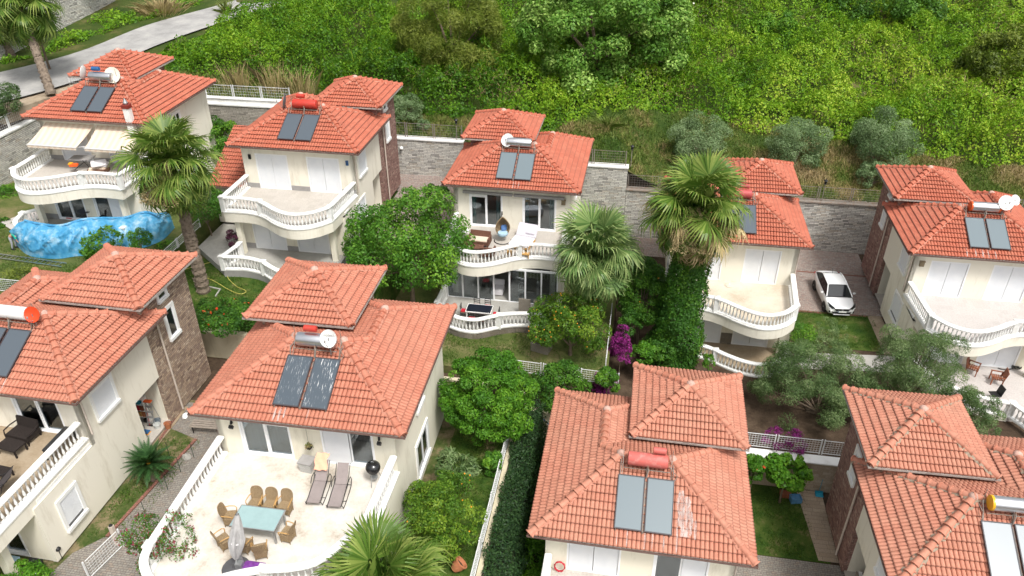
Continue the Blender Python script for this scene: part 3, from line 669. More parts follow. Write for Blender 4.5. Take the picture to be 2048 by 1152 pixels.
MORT = mat('pale_mortar', (.52, .33, .27), .95, .3, 6, .6, 20, vcol=(.33, .24, .2)); MORTG = mat('mossy_mortar', (.30, .24, .18), .95, .4, 8, .8, 25, vcol=(.14, .11, .07)); MORTP = mat('pink_mortar', (.44, .20, .14), .95, .3, 6, .6, 20, vcol=(.36, .12, .08))
LAMPB = mat('bronze_lamp', (.22, .17, .10), .5, .2, 4)

def patio(parent, pts, z, wallm, floorm, depth=.5, back=1.0, rails=True):
    """raised ground-floor patio in villa coordinates bounded by a curved balustrade"""
    run = [(p.x, p.y) for p in catmull([(a, b, 0) for a, b in pts], 4)]
    poly = [(run[0][0], back)]+offset_poly(run, .12)+[(run[-1][0], back)]
    MB().prism(poly, z-depth, z-.03).build('patio_wall', wallm, parent)
    MB().prism([(run[0][0]+.02, back-.02)]+offset_poly(run, -.06)+[(run[-1][0]-.02, back-.02)], z-.03, z+.0).build('patio_floor', floorm, parent)
    return run
# ================================================================ villas
SH = ('shutter',)*4
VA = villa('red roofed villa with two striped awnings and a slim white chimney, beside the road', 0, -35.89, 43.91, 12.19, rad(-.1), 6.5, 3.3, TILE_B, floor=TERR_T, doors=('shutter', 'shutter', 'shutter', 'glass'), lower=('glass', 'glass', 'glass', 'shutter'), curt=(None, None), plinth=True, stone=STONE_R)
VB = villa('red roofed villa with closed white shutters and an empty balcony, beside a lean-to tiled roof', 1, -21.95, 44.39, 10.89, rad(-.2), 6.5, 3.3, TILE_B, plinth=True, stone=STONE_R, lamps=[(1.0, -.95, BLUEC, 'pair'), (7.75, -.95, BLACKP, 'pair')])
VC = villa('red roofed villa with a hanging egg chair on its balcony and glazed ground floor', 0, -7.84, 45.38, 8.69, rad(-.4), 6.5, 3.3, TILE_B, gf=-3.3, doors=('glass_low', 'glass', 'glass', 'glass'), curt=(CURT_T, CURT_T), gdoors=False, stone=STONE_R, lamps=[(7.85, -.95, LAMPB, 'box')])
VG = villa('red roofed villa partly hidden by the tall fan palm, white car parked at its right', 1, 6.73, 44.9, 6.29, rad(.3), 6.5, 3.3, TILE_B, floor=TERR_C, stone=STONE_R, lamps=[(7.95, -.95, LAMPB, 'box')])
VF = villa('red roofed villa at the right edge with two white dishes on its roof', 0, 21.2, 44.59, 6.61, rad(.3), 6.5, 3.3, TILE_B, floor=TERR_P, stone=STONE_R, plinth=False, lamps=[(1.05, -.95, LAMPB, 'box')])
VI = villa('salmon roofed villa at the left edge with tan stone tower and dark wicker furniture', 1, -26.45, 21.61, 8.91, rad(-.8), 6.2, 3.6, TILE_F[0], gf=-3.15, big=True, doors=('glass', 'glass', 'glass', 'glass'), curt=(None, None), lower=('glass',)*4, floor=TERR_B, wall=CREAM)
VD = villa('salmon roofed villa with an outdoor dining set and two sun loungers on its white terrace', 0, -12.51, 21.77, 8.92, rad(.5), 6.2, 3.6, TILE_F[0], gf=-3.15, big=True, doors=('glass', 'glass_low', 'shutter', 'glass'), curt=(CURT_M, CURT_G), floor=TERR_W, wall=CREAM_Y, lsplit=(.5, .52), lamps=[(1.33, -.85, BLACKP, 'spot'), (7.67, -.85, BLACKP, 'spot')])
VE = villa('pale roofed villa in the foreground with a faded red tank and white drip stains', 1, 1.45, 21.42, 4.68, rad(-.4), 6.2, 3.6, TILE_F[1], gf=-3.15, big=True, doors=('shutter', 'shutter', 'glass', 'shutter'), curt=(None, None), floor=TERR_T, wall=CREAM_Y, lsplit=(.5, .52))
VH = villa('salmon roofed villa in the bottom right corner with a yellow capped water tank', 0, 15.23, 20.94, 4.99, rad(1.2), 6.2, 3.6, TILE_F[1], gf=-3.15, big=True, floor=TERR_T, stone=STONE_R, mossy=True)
CX = RW/2
# lean-to roof beside villa B, with tiles
def leanto():
    A = ([], [], []); tile_face([(-7.2, 1.2), (-3.85, 1.2), (-3.85, 6.2), (-7.2, 6.2)], (0, 1), lambda x, y: (y-1.2)*.5, A)
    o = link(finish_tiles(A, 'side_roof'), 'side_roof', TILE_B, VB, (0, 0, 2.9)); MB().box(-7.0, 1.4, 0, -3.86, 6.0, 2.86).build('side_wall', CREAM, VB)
    MB().box(-7.25, 1.08, 2.8, -3.86, 1.2, 2.9).build('side_gutter', GUTB, VB)
leanto()
# roof stains on villa E: spilled paint runs below the collectors (flat spill following the tiles)
def stains(par, m, E, runs, y_hi, seed):
    rnd = random.Random(seed); c = -RW/2
    for x, y0, y1, w in runs:
        n = 8; pts = []
        for i in range(n+1):
            y = y0+(y1-y0)*i/n; ww = w*(.5+.5*math.sin(math.pi*(i+.7)/(n+1.2)))*rnd.uniform(.7, 1.2); pts.append((x-ww, x+ww, y))
        vs = []; 
        for a, e, y in pts: vs += [(a+c, y, E+y*RP+.125), (e+c, y, E+y*RP+.125)]
        MB().add(vs, [(2*i, 2*i+1, 2*i+3, 2*i+2) for i in range(n)]).build('lime_stain', STAIN, par)
def m_stain():
    m, t = newmat('lime_stain'); t.b.inputs['Base Color'].default_value = (.66, .56, .52, 1); t.b.inputs['Roughness'].default_value = .9
    co = t.new('TexCoord').outputs['Object']; mp = t.new('Mapping'); mp.inputs['Scale'].default_value = (14, 3, 1); t.l(co, mp.inputs[0]); n = t.noise(mp.outputs[0], 1, 4, .7)
    t.l(t.ramp(n, [(.36, (0, 0, 0)), (.62, (.7, .7, .7))]), t.b.inputs['Alpha']); return m
STAIN = m_stain()
stains(VE, 1, 6.2, [(3.5, -.05, .4, .02), (3.9, -.05, .5, .03), (4.6, -.05, .5, .03), (4.9, -.05, .55, .03), (5.35, -.05, .6, .03), (5.85, -.05, 1.1, .04), (6.15, .55, 2.0, .25), (5.95, .9, 2.2, .18), (6.35, .6, 1.5, .10), (6.55, .5, 1.2, .05)], 2, 4)
stains(VD, 0, 6.2, [(3.55, -.05, .45, .04), (3.75, -.05, .5, .05), (3.95, .1, .5, .04), (4.9, .1, .5, .02)], 2, 5)
stains(VC, 0, 6.5, [(4.6, -.05, .4, .03), (4.75, -.05, .45, .03), (4.95, -.05, .4, .03), (3.6, .1, .4, .02)], 2, 6)
stains(VF, 0, 6.5, [(3.2, -.05, .5, .04), (3.7, .0, .5, .04), (4.1, -.05, .5, .05), (4.4, -.05, .5, .03), (4.8, -.05, .4, .04)], 2, 7)
stains(VI, 1, 6.2, [(5.2, -.05, .6, .03), (5.45, -.05, .6, .03)], 2, 8)
# chimney and awnings of villa A
ch = MB(); ch.obox((7.75-CX, .12, 6.2), .42, .34, 3.0); ch.build('chimney', WHITE_W, VA)
MB().box(7.5-CX, -.1, 7.5, 8.0-CX, .34, 7.72).build('chimney_collar', mat('dark_red_paint', (.22, .03, .02), .6), VA)
MB().lathe([(.02, .42), (.16, .12), (.13, .08), (.10, 0)][::-1], 10, (7.75-CX, .12, 7.72)).build('chimney_cowl', GALV, VA)
for a, e in ((1.2, 4.75), (5.0, 8.5)):
    n = 10; top = (.45, 6.05); bot = (-1.35, 5.15); vs = []
    for i in range(n+1):
        t = i/n; y = top[0]+(bot[0]-top[0])*t; z = top[1]+(bot[1]-top[1])*t-.06*math.sin(math.pi*t); vs += [(a-CX-.35*t*(a < 3), y, z), (e-CX-.35*t*(a < 3), y, z), (a-CX-.35*t*(a < 3), y, z-.015), (e-CX-.35*t*(a < 3), y, z-.015)]
    fs = []
    for i in range(n): fs += [(4*i, 4*i+4, 4*i+5, 4*i+1), (4*i+2, 4*i+3, 4*i+7, 4*i+6)]
    aw = MB().add(vs, fs).build('awning', AWN, VA); sh = -.35*(a < 3); v = MB(); k = 16
    for i in range(k):
        x0 = a-CX+sh+(e-a)*i/k; x1 = x0+(e-a)/k; v.add([(x0, -1.36, 5.15), (x1, -1.36, 5.15), (x1, -1.37, 5.0), ((x0+x1)/2, -1.37, 4.94), (x0, -1.37, 5.0)], [(0, 4, 3, 2, 1)])
    v.build('valance', AWN, aw); f = MB().box(a-CX+sh, -1.39, 5.13, e-CX+sh, -1.33, 5.19)
    for x in (a+.3, e-.3): f.tube([(x-CX+sh, -1.35, 5.12), (x-CX+.3, -.5, 4.95), (x-CX, .55, 5.6)], .025, 5)
    f.build('awning_frame', WMETAL, aw)
# awning cassettes on villa C
for a, e in ((1.2, 4.5), (4.6, 7.9)):
    MB().box(a-CX, .36, 5.78, e-CX, .56, 5.93).build('rolled_awning', mat('grey_stripe_awning', (.32, .31, .30), .8, .3, 20), VC)

# ================================================================ roof equipment
def solar(par, label, m, E, xc, tank, cap, panel, panel2=None, y0=.5, small=None, smallx=0.3, dish=None):
    """solar water heater standing on the front slope; its own thing in world space"""
    mw = par.matrix_world if False else Matrix.Translation(par.location) @ Matrix.Rotation(par.rotation_euler.z, 4, 'Z')
    t = thing('solar_water_heater', label, 'solar water heater', mw @ Vector((xc-CX, y0, E)), par.rotation_euler.z, 'solar water heaters on the villa roofs')
    a0 = Vector((0, 0, .47)); a1 = Vector((0, 1.98, 1.46)); L = (a1-a0).length; ang = math.atan2(a1.z-a0.z, a1.y-a0.y)
    for k, xs in enumerate((-.60, .60)):
        p = MB().box(-.53, 0, -.09, .53, L, -.005); fr = p.box(-.55, -.02, -.01, .55, .03, .02).box(-.55, L-.03, -.01, .55, L+.02, .02).box(-.55, .03, -.01, -.51, L-.03, .02).box(.51, .03, -.01, .55, L-.03, .02).build('collector', PANF, t, (xs, a0.y, a0.z), (ang, 0, 0))
        MB().box(-.51, .03, -.004, .51, L-.03, .008).build('collector_glass', (panel2 if k and panel2 else panel), fr)
    f = MB()
    for x in (-1.08, -.02, .02, 1.08):
        f.box(x-.02, 0, .25, x+.02, .05, .44).tube([(x, .05, .38), (x, 1.95, 1.35)], .022, 4).tube([(x, 1.95, 1.2), (x, 2.2, 1.8)], .02, 4).tube([(x, 2.9, 1.7), (x, 2.15, 1.72)], .02, 4)
    for x in (-1.0, 1.0): f.tube([(x, 2.62, 1.5), (x, 2.62, 1.95), (x, 2.1, 1.4)], .02, 4).tube([(x, 2.62, 1.9), (x, 2.62, 2.5)], .014, 4)
    f.tube([(-.95, 2.15, 1.72), (.95, 2.15, 1.72)], .02, 4).tube([(.0, 1.98, 1.45), (.05, 2.08, 1.75), (.0, 2.17, 2.0)], .03, 6).tube([(1.1, 1.9, 1.4), (1.25, 2.1, 1.6), (.9, 2.4, 1.8)], .018, 5)
    f.build('frame', RUSTG, t)
    M = Matrix.Translation((0, 2.42, 2.03)) @ Matrix.Rotation(math.pi/2, 4, 'Y')
    tk = MB().lathe([(.22, -.83), (.28, -.80), (.295, -.75), (.295, .75), (.28, .80), (.22, .83)], 20, M=M).build('tank', tank, t, smooth=40)
    if cap:
        MB().lathe([(.18, -.87), (.295, -.845), (.305, -.76), (.297, -.755)], 20, M=M).build('tank_cap', cap, tk, smooth=40); MB().lathe([(.297, .755), (.305, .76), (.295, .845), (.18, .87)], 20, M=M).build('tank_cap', cap, tk, smooth=40)
    if small:
        M2 = Matrix.Translation((smallx, 2.55, 2.50)) @ Matrix.Rotation(math.pi/2, 4, 'Y'); MB().lathe([(.12, -.27), (.14, -.25), (.14, .25), (.12, .27)], 14, M=M2).build('header_tank', small, t, smooth=40)
    return t
def dish(par, label, loc, r, col, az=0.0, tilt=55, face=None, writing=None):
    mw = Matrix.Translation(par.location) @ Matrix.Rotation(par.rotation_euler.z, 4, 'Z'); p = mw @ Vector((loc[0]-CX, loc[1], loc[2]))
    t = thing('satellite_dish', label, 'satellite dish', p, az, 'satellite dishes on the roofs')
    ry = rad(tilt); prof = [(r*q, -.22*r*(1-q*q)) for q in (.02, .25, .5, .75, .9, 1)]; M = Matrix.Translation((0, 0, .75)) @ Matrix.Rotation(ry, 4, 'X')
    b = MB(); n = 22; vs = []; 
    for s_, off in ((0, 0), (1, -.02)):
        for rr, z in prof:
            for k in range(n): vs.append(M @ Vector((rr*math.cos(2*math.pi*k/n), rr*1.06*math.sin(2*math.pi*k/n), z+off)))
    fs = []; m_ = len(prof)
    for s_ in (0, 1):
        for j in range(m_-1):
            for k in range(n): fs.append(tuple((s_*m_+a)*n+q for a, q in ((j, k), (j, (k+1) % n), (j+1, (k+1) % n), (j+1, k))))
    for k in range(n): fs.append(((m_-1)*n+k, (m_-1)*n+(k+1) % n, (2*m_-1)*n+(k+1) % n, (2*m_-1)*n+k))
    d = b.add(vs, fs).build('reflector', col, t, smooth=50)
    MB().tube([(0, .05, -.1), (0, .05, .45), (0, .02, .75)], .025, 6).tube([(0, .0, .5), tuple(M @ Vector((0, -r*.9, .05))), tuple(M @ Vector((0, -.12, r*.95)))], .014, 5).build('mast', GALV, t)
    MB().lathe([(.03, 0), (.04, .05), (.03, .10)], 8, tuple(M @ Vector((0, -.12, r*.92)))).build('receiver', GREYP, t)
    if writing:
        cu = bpy.data.curves.new('lettering', 'FONT'); cu.body = writing[0]; cu.size = writing[1]; cu.align_x = 'CENTER'; cu.extrude = .002
        to = bpy.data.objects.new('lettering', cu); COL.objects.link(to); to.parent = d; to.matrix_local = M @ Matrix.Translation((0, r*.25, -.10*r)) ; cu.materials.append(GREYP)
        dg = bpy.context.evaluated_depsgraph_get(); me = bpy.data.meshes.new_from_object(to.evaluated_get(dg)); mo = bpy.data.objects.new('lettering', me); COL.objects.link(mo); mo.parent = d; mo.matrix_local = to.matrix_local.copy(); bpy.data.objects.remove(to)
    return t
solar(VD, 'solar heater with white flaked collectors, silver tank and small red header tank', 0, 6.2, 4.52, STEEL, None, PANEL_S, PANEL_S2, small=TANKR, smallx=-.25)
solar(VE, 'solar heater with a faded red tank and clean grey collectors above white drip stains', 1, 6.2, 4.5, TANKP, None, PANEL_M, small=TANKP, smallx=.45)
solar(VC, 'solar heater with a silver tank between grey collectors and a white dish', 0, 6.5, 4.55, STEEL, None, PANEL_M)
solar(VB, 'solar heater with a bright red tank and dark collectors', 1, 6.5, 4.5, TANKR, None, PANEL, small=TANKR, smallx=-.3)
solar(VA, 'solar heater with a silver tank, blue header tank and speckled dark collectors', 0, 6.5, 4.4, STEEL, None, PANEL, small=BLUEC, smallx=-.35)
solar(VG, 'solar heater with a rose red tank, half hidden behind the palm crown', 1, 6.5, 4.4, mat('tank_rose', (.42, .07, .07), .55, .15), None, PANEL, small=mat('tank_rose', (.42, .07, .07)), smallx=.35)
solar(VF, 'solar heater with an orange capped silver tank and pale collectors beside two dishes', 0, 6.5, 4.55, STEEL, ORANGE, PANEL_M)
solar(VI, 'solar heater at the left edge with a white tank and a speckled collector', 1, 6.2, 4.35, mat('tank_white', (.75, .75, .74), .4, .05), None, PANEL)
solar(VH, 'solar heater with a yellow capped silver tank and pale collectors', 0, 6.2, 4.6, STEEL, YELLOW, PANEL_L)
dish(VD, 'white satellite dish with faint grey lettering beside the silver tank', (5.2, 2.6, 7.85), .36, DISHW, 0, 62, writing=('biotech', .17))
dish(VC, 'white satellite dish left of the silver tank on the egg chair villa', (3.75, 2.9, 7.9), .42, DISHW, rad(-10), 55)
dish(VB, 'dark grey satellite dish seen edge on beside the bright red tank', (3.05, 2.9, 7.9), .5, DISHG, rad(-75), 78)
dish(VA, 'cream satellite dish in front of the silver tank by the blue header tank', (5.2, 3.0, 7.9), .5, mat('dish_cream', (.70, .66, .56), .5), rad(20), 65)
dish(VA, 'white satellite dish seen edge on, left of the silver tank', (2.9, 3.2, 7.9), .45, DISHW, rad(-80), 80)
dish(VF, 'larger white satellite dish over the right collector at the right edge', (5.6, 2.8, 8.2), .44, DISHW, 0, 55)
dish(VF, 'smaller white satellite dish behind the larger one at the right edge', (6.35, 3.4, 8.15), .32, DISHW, rad(25), 55)
dish(VI, 'orange satellite dish on the left edge villa roof', (5.55, 2.75, 7.6), .34, mat('dish_orange', (.70, .07, .02), .45), rad(10), 68)
# ================================================================ ground, terraces of land, walls
def struct(name, mb, m, **k):
    o = mb.build(name, m, **k); o['kind'] = 'structure'; return o
def sheet(name, pts, z, m): return struct(name, MB().prism([(p[0], p[1]) for p in pts], z-.02, z), m)
def px(pts, z): return [tuple(W(a, b, 'z', z))[:2] for a, b in pts]
_g = MB().add([(-400, -250, -6), (400, -250, -6), (400, 500, -6), (-400, 500, -6)], [(0, 1, 2, 3)]); struct('ground', _g, SOIL)
# plots of the back row (y 33..57) and of the front row (y -10..33)
for x0, x1, y0, y1, z, m_ in ((-47, -29, 33.4, 57.2, 5.2, LAWN_Y), (-29, -15, 33.4, 57.2, 3.95, LAWN), (-15, -.6, 35.4, 57.2, 1.75, LAWN_Y), (-.6, 60, 32.5, 57.2, -.2, SOIL),
                              (-60, -4.9, -12, 33.0, 2.6, LAWN_P), (-4.9, 60, -12, 32.0, -1.45, SOIL), (-80, -47.6, 33.4, 57.2, 3.6, LAWN_Y), (-15, -.6, 32.9, 35.4, 1.2, SOIL)):
    struct('garden_ground', MB().box(x0, y0, -6, x1, y1, z), m_)
def wallbox(name, label, x0, y0, z0, x1, y1, z1, m_, cap=None, capm=None, group=None):
    o = thing(name, label, 'wall', ((x0+x1)/2, (y0+y1)/2, z0), 0, group); c = o.location
    MB().box(x0-c.x, y0-c.y, 0, x1-c.x, y1-c.y, z1-z0).build('wall_face', m_, o)
    if cap: MB().box(x0-c.x-.06, y0-c.y-.08, z1-z0, x1-c.x+.06, y1-c.y+.06, z1-z0+cap).build('coping', capm or WHITE_W, o)
    return o
WG = 'stepped retaining wall behind the back row'
wallbox('retaining_wall', 'tall dark stone clad retaining wall with white coping, behind the two leftmost back villas', -47, 56.8, 3, -27.5, 57.4, 9.0, STONE_D, .12, WHITE_W, WG)
wallbox('retaining_wall', 'grey stone clad retaining wall between the red tank villa and the egg chair villa', -27.48, 56.8, 1, -13.6, 57.4, 7.0, STONE_G, .10, WHITE_W, WG)
wallbox('retaining_wall', 'grey stone clad retaining wall with step, right behind the egg chair villa', -13.58, 56.8, 0, -.6, 57.4, 5.7, STONE_G, .10, WHITE_W, WG)
wallbox('retaining_wall', 'long grey stone clad retaining wall behind the parked white car', -.58, 56.8, -1, 60, 57.4, 3.88, STONE_G, .09, RUSTG, WG)
wallbox('retaining_wall', 'grey stone wall running towards the viewer at the left edge under the white fence', -47.6, 34, 2, -47.02, 57.4, 8.6, STONE_G, .12, WHITE_W, WG)
wallbox('parapet', 'white parapet on top of the dark stone wall below the white fence', -46.9, 56.95, 9.13, -27.6, 57.35, 9.5, WHITE_W, .05)
wallbox('garden_wall', 'stained cream garden wall under a hedge with orange flowers', -27, 32.95, 2.4, -15.2, 33.35, 4.35, CREAM_D)
wallbox('garden_wall', 'low cream wall at the back of the dining terrace plot', -15.1, 32.95, 0, -4.9, 33.2, 2.75, CREAM_D)
wallbox('garden_wall', 'shaded grey plaster wall under ivy at the end of the dark yard', -4.9, 32.5, -1.6, -.65, 32.88, 1.5, CREAM_D)
wallbox('garden_wall', 'beige tiled garden wall behind the small lawn with blue crates', -.55, 31.95, -1.6, 16, 32.45, .55, STONE_B, .07, WHITE_W)
wallbox('garden_wall', 'side wall between the dining terrace plot and the dark yard', -5.1, 5, -1.6, -4.88, 32.9, 2.7, CREAM_D)
# sheets
struct('road_verge', MB().prism([(-58, 62), (-62, 56), (-47.7, 50), (-44.6, 60), (-41.5, 75), (-38.5, 90), (-35, 110), (-50, 112), (-56.5, 80)], 9, 9.9), GRAVEL)
def ribbon(name, L, R, m_, th=.05):
    b = MB(); vs = []; n = len(L)
    for l, r in zip(L, R): vs += [l, r]
    b.add(vs, [(2*i, 2*i+1, 2*i+3, 2*i+2) for i in range(n-1)]); return struct(name, b, m_)
lf = catmull([(-66, 44, 10.0), (-57, 55.5, 10.06), (-51.6, 64, 10.35), (-49.3, 73, 10.9), (-45.2, 81, 11.35), (-40, 92, 12.0), (-33, 106, 13)], 5); rt = catmull([(-60, 38, 10.0), (-50.6, 49.5, 10.06), (-46.4, 58, 10.17), (-44.9, 67, 10.62), (-41.3, 76, 11.2), (-35.4, 87.5, 11.95), (-28.4, 101, 13)], 5)
ribbon('road', lf, rt, ASPH)
sheet('driveway', [(-22+3.9, 46), (-15.1, 46), (-15.1, 56.8), (-29, 56.8), (-29, 53.6), (-18.1, 53.6)], 4.02, PAVER_R)
sheet('driveway', [(-14.9, 46.5), (-11.9, 46.5), (-11.9, 56.8), (-14.9, 56.8)], 3.3, PAVER_R)
sheet('patio', [(-28.8, 42.9), (-26.6, 40.8), (-25.3, 41.3), (-25.3, 56), (-29, 56)], 4.2, CONC)
sheet('driveway', [(10.9, 47.75), (17.6, 47.95), (17.6, 56.8), (10.9, 56.8)], -.17, PAVER_R)
sheet('driveway', [(-.5, 53.8), (10.9, 53.8), (10.9, 56.8), (-.5, 56.8)], -.17, PAVER_R)
for y in (47.7, 53.2): struct('kerb_strip', MB().box(10.9, y, -.2, 17.6, y+.16, -.155), RED_EDGE)
sheet('lawn', px([(1585, 625), (1750, 632), (1775, 705), (1590, 690)], -.17), -.165, LAWN)
sheet('gravel_strip', px([(1735, 632), (1762, 632), (1800, 712), (1768, 708)], -.15), -.15, GRAVEL)
sheet('footpath', px([(1560, 703), (1790, 712), (1800, 745), (1560, 735)], -.15), -.155, CONC)
sheet('driveway', [(-22.2, 18), (-20.1, 18), (-20.1, 28.3), (-22.4, 28.3)][:0] or [(-21.4, 20.2), (-17.4, 20.2), (-17.4, 29.0), (-22.6, 29.0), (-22.6, 27.0), (-20.7, 26.4)], 2.62, PAVER)
sheet('driveway', [(-24, 12), (-17, 12), (-17, 20.2), (-21.4, 20.2), (-22.4, 19.0)], 2.62, PAVER)
sheet('porch_floor', [(-25.6, 24.9), (-22.35, 24.9), (-22.35, 28.6), (-25.6, 28.6)], 2.66, TERR_B)
struct('kerb_strip', MB().sweep([(-21.45, 20.0, 2.6), (-20.7, 26.35, 2.6)], [(-.07, 0), (.07, 0), (.07, .10), (-.07, .10)]), RED_EDGE)
struct('kerb_strip', MB().sweep([(-22.62, 28.6, 2.6), (-22.5, 26.3, 2.6), (-22.35, 24.0, 2.6)], [(-.07, 0), (.07, 0), (.07, .09), (-.07, .09)]), RED_EDGE)
sheet('lawn', [(7.6, 27.2), (10.9, 27.2), (10.6, 31.95), (5.8, 31.95), (5.8, 27.2)], -1.43, LAWN)
sheet('driveway', [(5.9, 18), (12, 18), (12, 27.15), (5.9, 27.15)], -1.42, PAVER)
sheet('footpath', [(10.35, 27.3), (11.3, 27.3), (11.2, 31.9), (9.9, 31.9)], -1.40, PLANK)
sheet('lawn', [(-7.9, 12), (-5.2, 12), (-5.2, 32.8), (-8.0, 32.8)], 2.62, LAWN)
sheet('lawn', [(-24, 29.2), (-17, 29.2), (-17, 32.9), (-24, 32.9)], 2.615, SOIL)
sheet('footpath', px([(0, 445), (130, 395), (150, 410), (40, 470)], 5.3), 5.3, TERR_P)
sheet('lawn', [(-15, 35.6), (-.8, 35.6), (-.8, 40), (-15, 40)], 1.77, LAWN_Y)

# hillside height field
def vnoise(x, y, s, seed=0):
    x = np.asarray(x)*s; y = np.asarray(y)*s; xi = np.floor(x).astype(int); yi = np.floor(y).astype(int); fx = x-xi; fy = y-yi
    fx = fx*fx*(3-2*fx); fy = fy*fy*(3-2*fy)
    def h(a, b): 
        n = (a*374761393+b*668265263+seed*1274126177) & 0xffffffff; n = ((n ^ (n >> 13))*1274126177) & 0xffffffff; return ((n ^ (n >> 16)) & 0xffff)/65535.
    return (h(xi, yi)*(1-fx)+h(xi+1, yi)*fx)*(1-fy)+(h(xi, yi+1)*(1-fx)+h(xi+1, yi+1)*fx)*fy
def fbm(x, y, s, o=4, seed=0): return sum(vnoise(x, y, s*2**i, seed+i)*.5**i for i in range(o))/sum(.5**i for i in range(o))
def hill_z(x, y):
    x = np.asarray(x, float); y = np.asarray(y, float)
    b = np.interp(x, [-60, -45, -35, -27.5, -27, -17, -13.6, -13, -.6, 1.8, 20, 40, 80], [9.9, 9.9, 9.2, 8.6, 7.2, 6.9, 6.7, 5.6, 5.3, 4.0, 3.8, 3.3, 2.5]); s = np.interp(x, [-45, -20, 0, 40], [.06, .18, .3, .3])
    return b+s*np.maximum(0, y-57.4)+(fbm(x, y, .15, 3, 5)-.5)*.7*np.clip((y-58)/4, 0, 1)*np.clip((x+44)/6, 0, 1)
nx, ny = 90, 60; xs = np.linspace(-46, 80, nx); ys = np.concatenate([[57.39], np.linspace(57.8, 120, ny-1)]); gx, gy = np.meshgrid(xs, ys); gz = hill_z(gx, gy)
m_ = MB().add(np.stack([gx, gy, gz], -1).reshape(-1, 3).tolist(), [(j*nx+i, j*nx+i+1, (j+1)*nx+i+1, (j+1)*nx+i) for j in range(ny-1) for i in range(nx-1)])
struct('hillside', m_, DRY, smooth=60)
b = MB(); L = lf; pts = [(p.x-.0, p.y, p.z-.03) for p in L]; far = [(p.x-4.2-.05*(p.y-50)*0, p.y+1.0, p.z+.25) for p in L]; far2 = [(p.x-30, p.y+8, p.z+3.5) for p in L]
vs = [q for t in zip(pts, far, far2) for q in t]; b.add(vs, [(3*i+k, 3*i+3+k, 3*i+4+k, 3*i+1+k) for i in range(len(L)-1) for k in (0, 1)]); struct('road_bank', b, DRY)
# stone wall beyond the road
t = thing('retaining_wall', 'pale stone wall beyond the road in the top left corner, behind the palms', 'wall', (-57, 62, 10), 0)
MB().add([(-12, -18, -1), (.4, -.6, -1), (1.0, 16.5, -1), (-12, -18, 4.5), (.4, -.6, 4.5), (1.0, 16.5, 4.8), (-14, -18, 4.5), (-1, 0, 4.5), (-.4, 16.5, 4.8), (-.4, 16.5, -1)], [(0, 1, 4, 3), (1, 2, 5, 4), (3, 4, 7, 6), (4, 5, 8, 7), (2, 9, 8, 5)]).build('wall_face', STONE_G, t)

# ---------------------------------------------------------------- fences
def fence(label, pts, h=1.0, m_=WMETAL, post=2.4, group='metal fences', mesh=.14, low=.0, name='fence', double=True):
    """pts: 3-D base line; framed panels of welded wire between posts"""
    P = [Vector(p) for p in pts]; o = thing(name, label, 'fence', P[0], 0, group); P = [p-P[0] for p in P]; wires = MB(); rails = MB(); rail2 = MB()
    pm = MB().box(-.03, -.03, 0, .03, .03, h+.06).mesh('post'); pm.materials.append(m_)
    for a, e in zip(P, P[1:]):
        L = (e-a).length; n = max(1, round(L/post)); d = (e-a).normalized(); up = Vector((0, 0, 1))
        for i in range(n+1 if e is P[-1] else n):
            q = a+(e-a)*i/n
            for s in ((-.07, .07) if double and 0 < i < n else (0,)): link(pm, 'post', m_, o, q+d*s)
        for i in range(n):
            s0, s1 = a+(e-a)*i/n+d*.1, a+(e-a)*(i+1)/n-d*.1; l = (s1-s0).length
            rails.tube([s0+up*h, s1+up*h], .022, 4); rail2.tube([s0+up*(low+.08), s1+up*(low+.08)], .022, 4)
            k = max(2, round(l/mesh)); kz = max(2, round((h-low-.1)/mesh))
            for j in range(k+1): q = s0+(s1-s0)*j/k; wires.tube([q+up*(low+.08), q+up*h], .0065, 3)
            for j in range(1, kz): zz = low+.08+(h-low-.08)*j/kz; wires.tube([s0+up*zz, s1+up*zz], .0065, 3)
    rails.build('top_rail', m_, o); rail2.build('bottom_rail', m_, o); wires.build('wire_mesh', m_, o); return o
z0 = 9.56
fence('white wire fence on the coping above the dark stone wall', [(-46.9, 57.1, z0), (-27.6, 57.1, z0)], 1.0, mesh=.2)
fence('white wire fence along the wall at the left edge, beside the road', [(-47.3, 57.1, 8.72), (-47.3, 38, 8.72)], 1.1, mesh=.2)
fence('rusty grey wire fence left of the egg chair villa', [(-27.3, 57.1, 7.1), (-13.7, 57.1, 7.1)], 1.15, RUSTG, mesh=.2)
fence('rusty grey wire fence right of the egg chair villa on the wall', [(-13.4, 57.1, 5.8), (-.8, 57.1, 5.8)], 1.15, RUSTG, mesh=.2)
fence('long grey wire fence above the wall behind the car', [(-.5, 57.1, 3.97), (40, 57.1, 3.97)], 1.1, RUSTG, mesh=.2)
fence('white wire fence at the end of the lawn with the wicker crate', px([(1000, 745), (1232, 775)], 1.77)[0:1] and [(*px([(1010, 741)], 1.77)[0], 1.77), (*px([(1236, 772)], 1.77)[0], 1.77)], .85)
fence('slim white fence seen edge on beside the magenta bougainvillea', [(-.75, 36.4, 1.75), (-.75, 42.2, 1.75)], .9)
fence('white wire fence beside the pale villa, below the two olive trees', [(6.2, 32.6, .62), (15.5, 32.6, .62)], .95)
fence('white wire fence running beside the dark hedge', [(-5.15, 14, 2.6), (-5.15, 29.5, 2.6)], .95)
fence('white wire fence at the left edge behind the clay roof, by the ladder', [(-39.5, 33.8, 5.2), (-30.0, 33.8, 5.2)], .9)
fence('white fence rail between the tarp garden and the palm', [(-29.0, 37.6, 5.2), (-29.0, 43.4, 5.2)], .6)
fence('white garden gate panel at the bottom left', [(-20.85, 17.9, 2.62), (-20.45, 19.7, 2.62)], 1.0, post=3, name='gate', group=None)
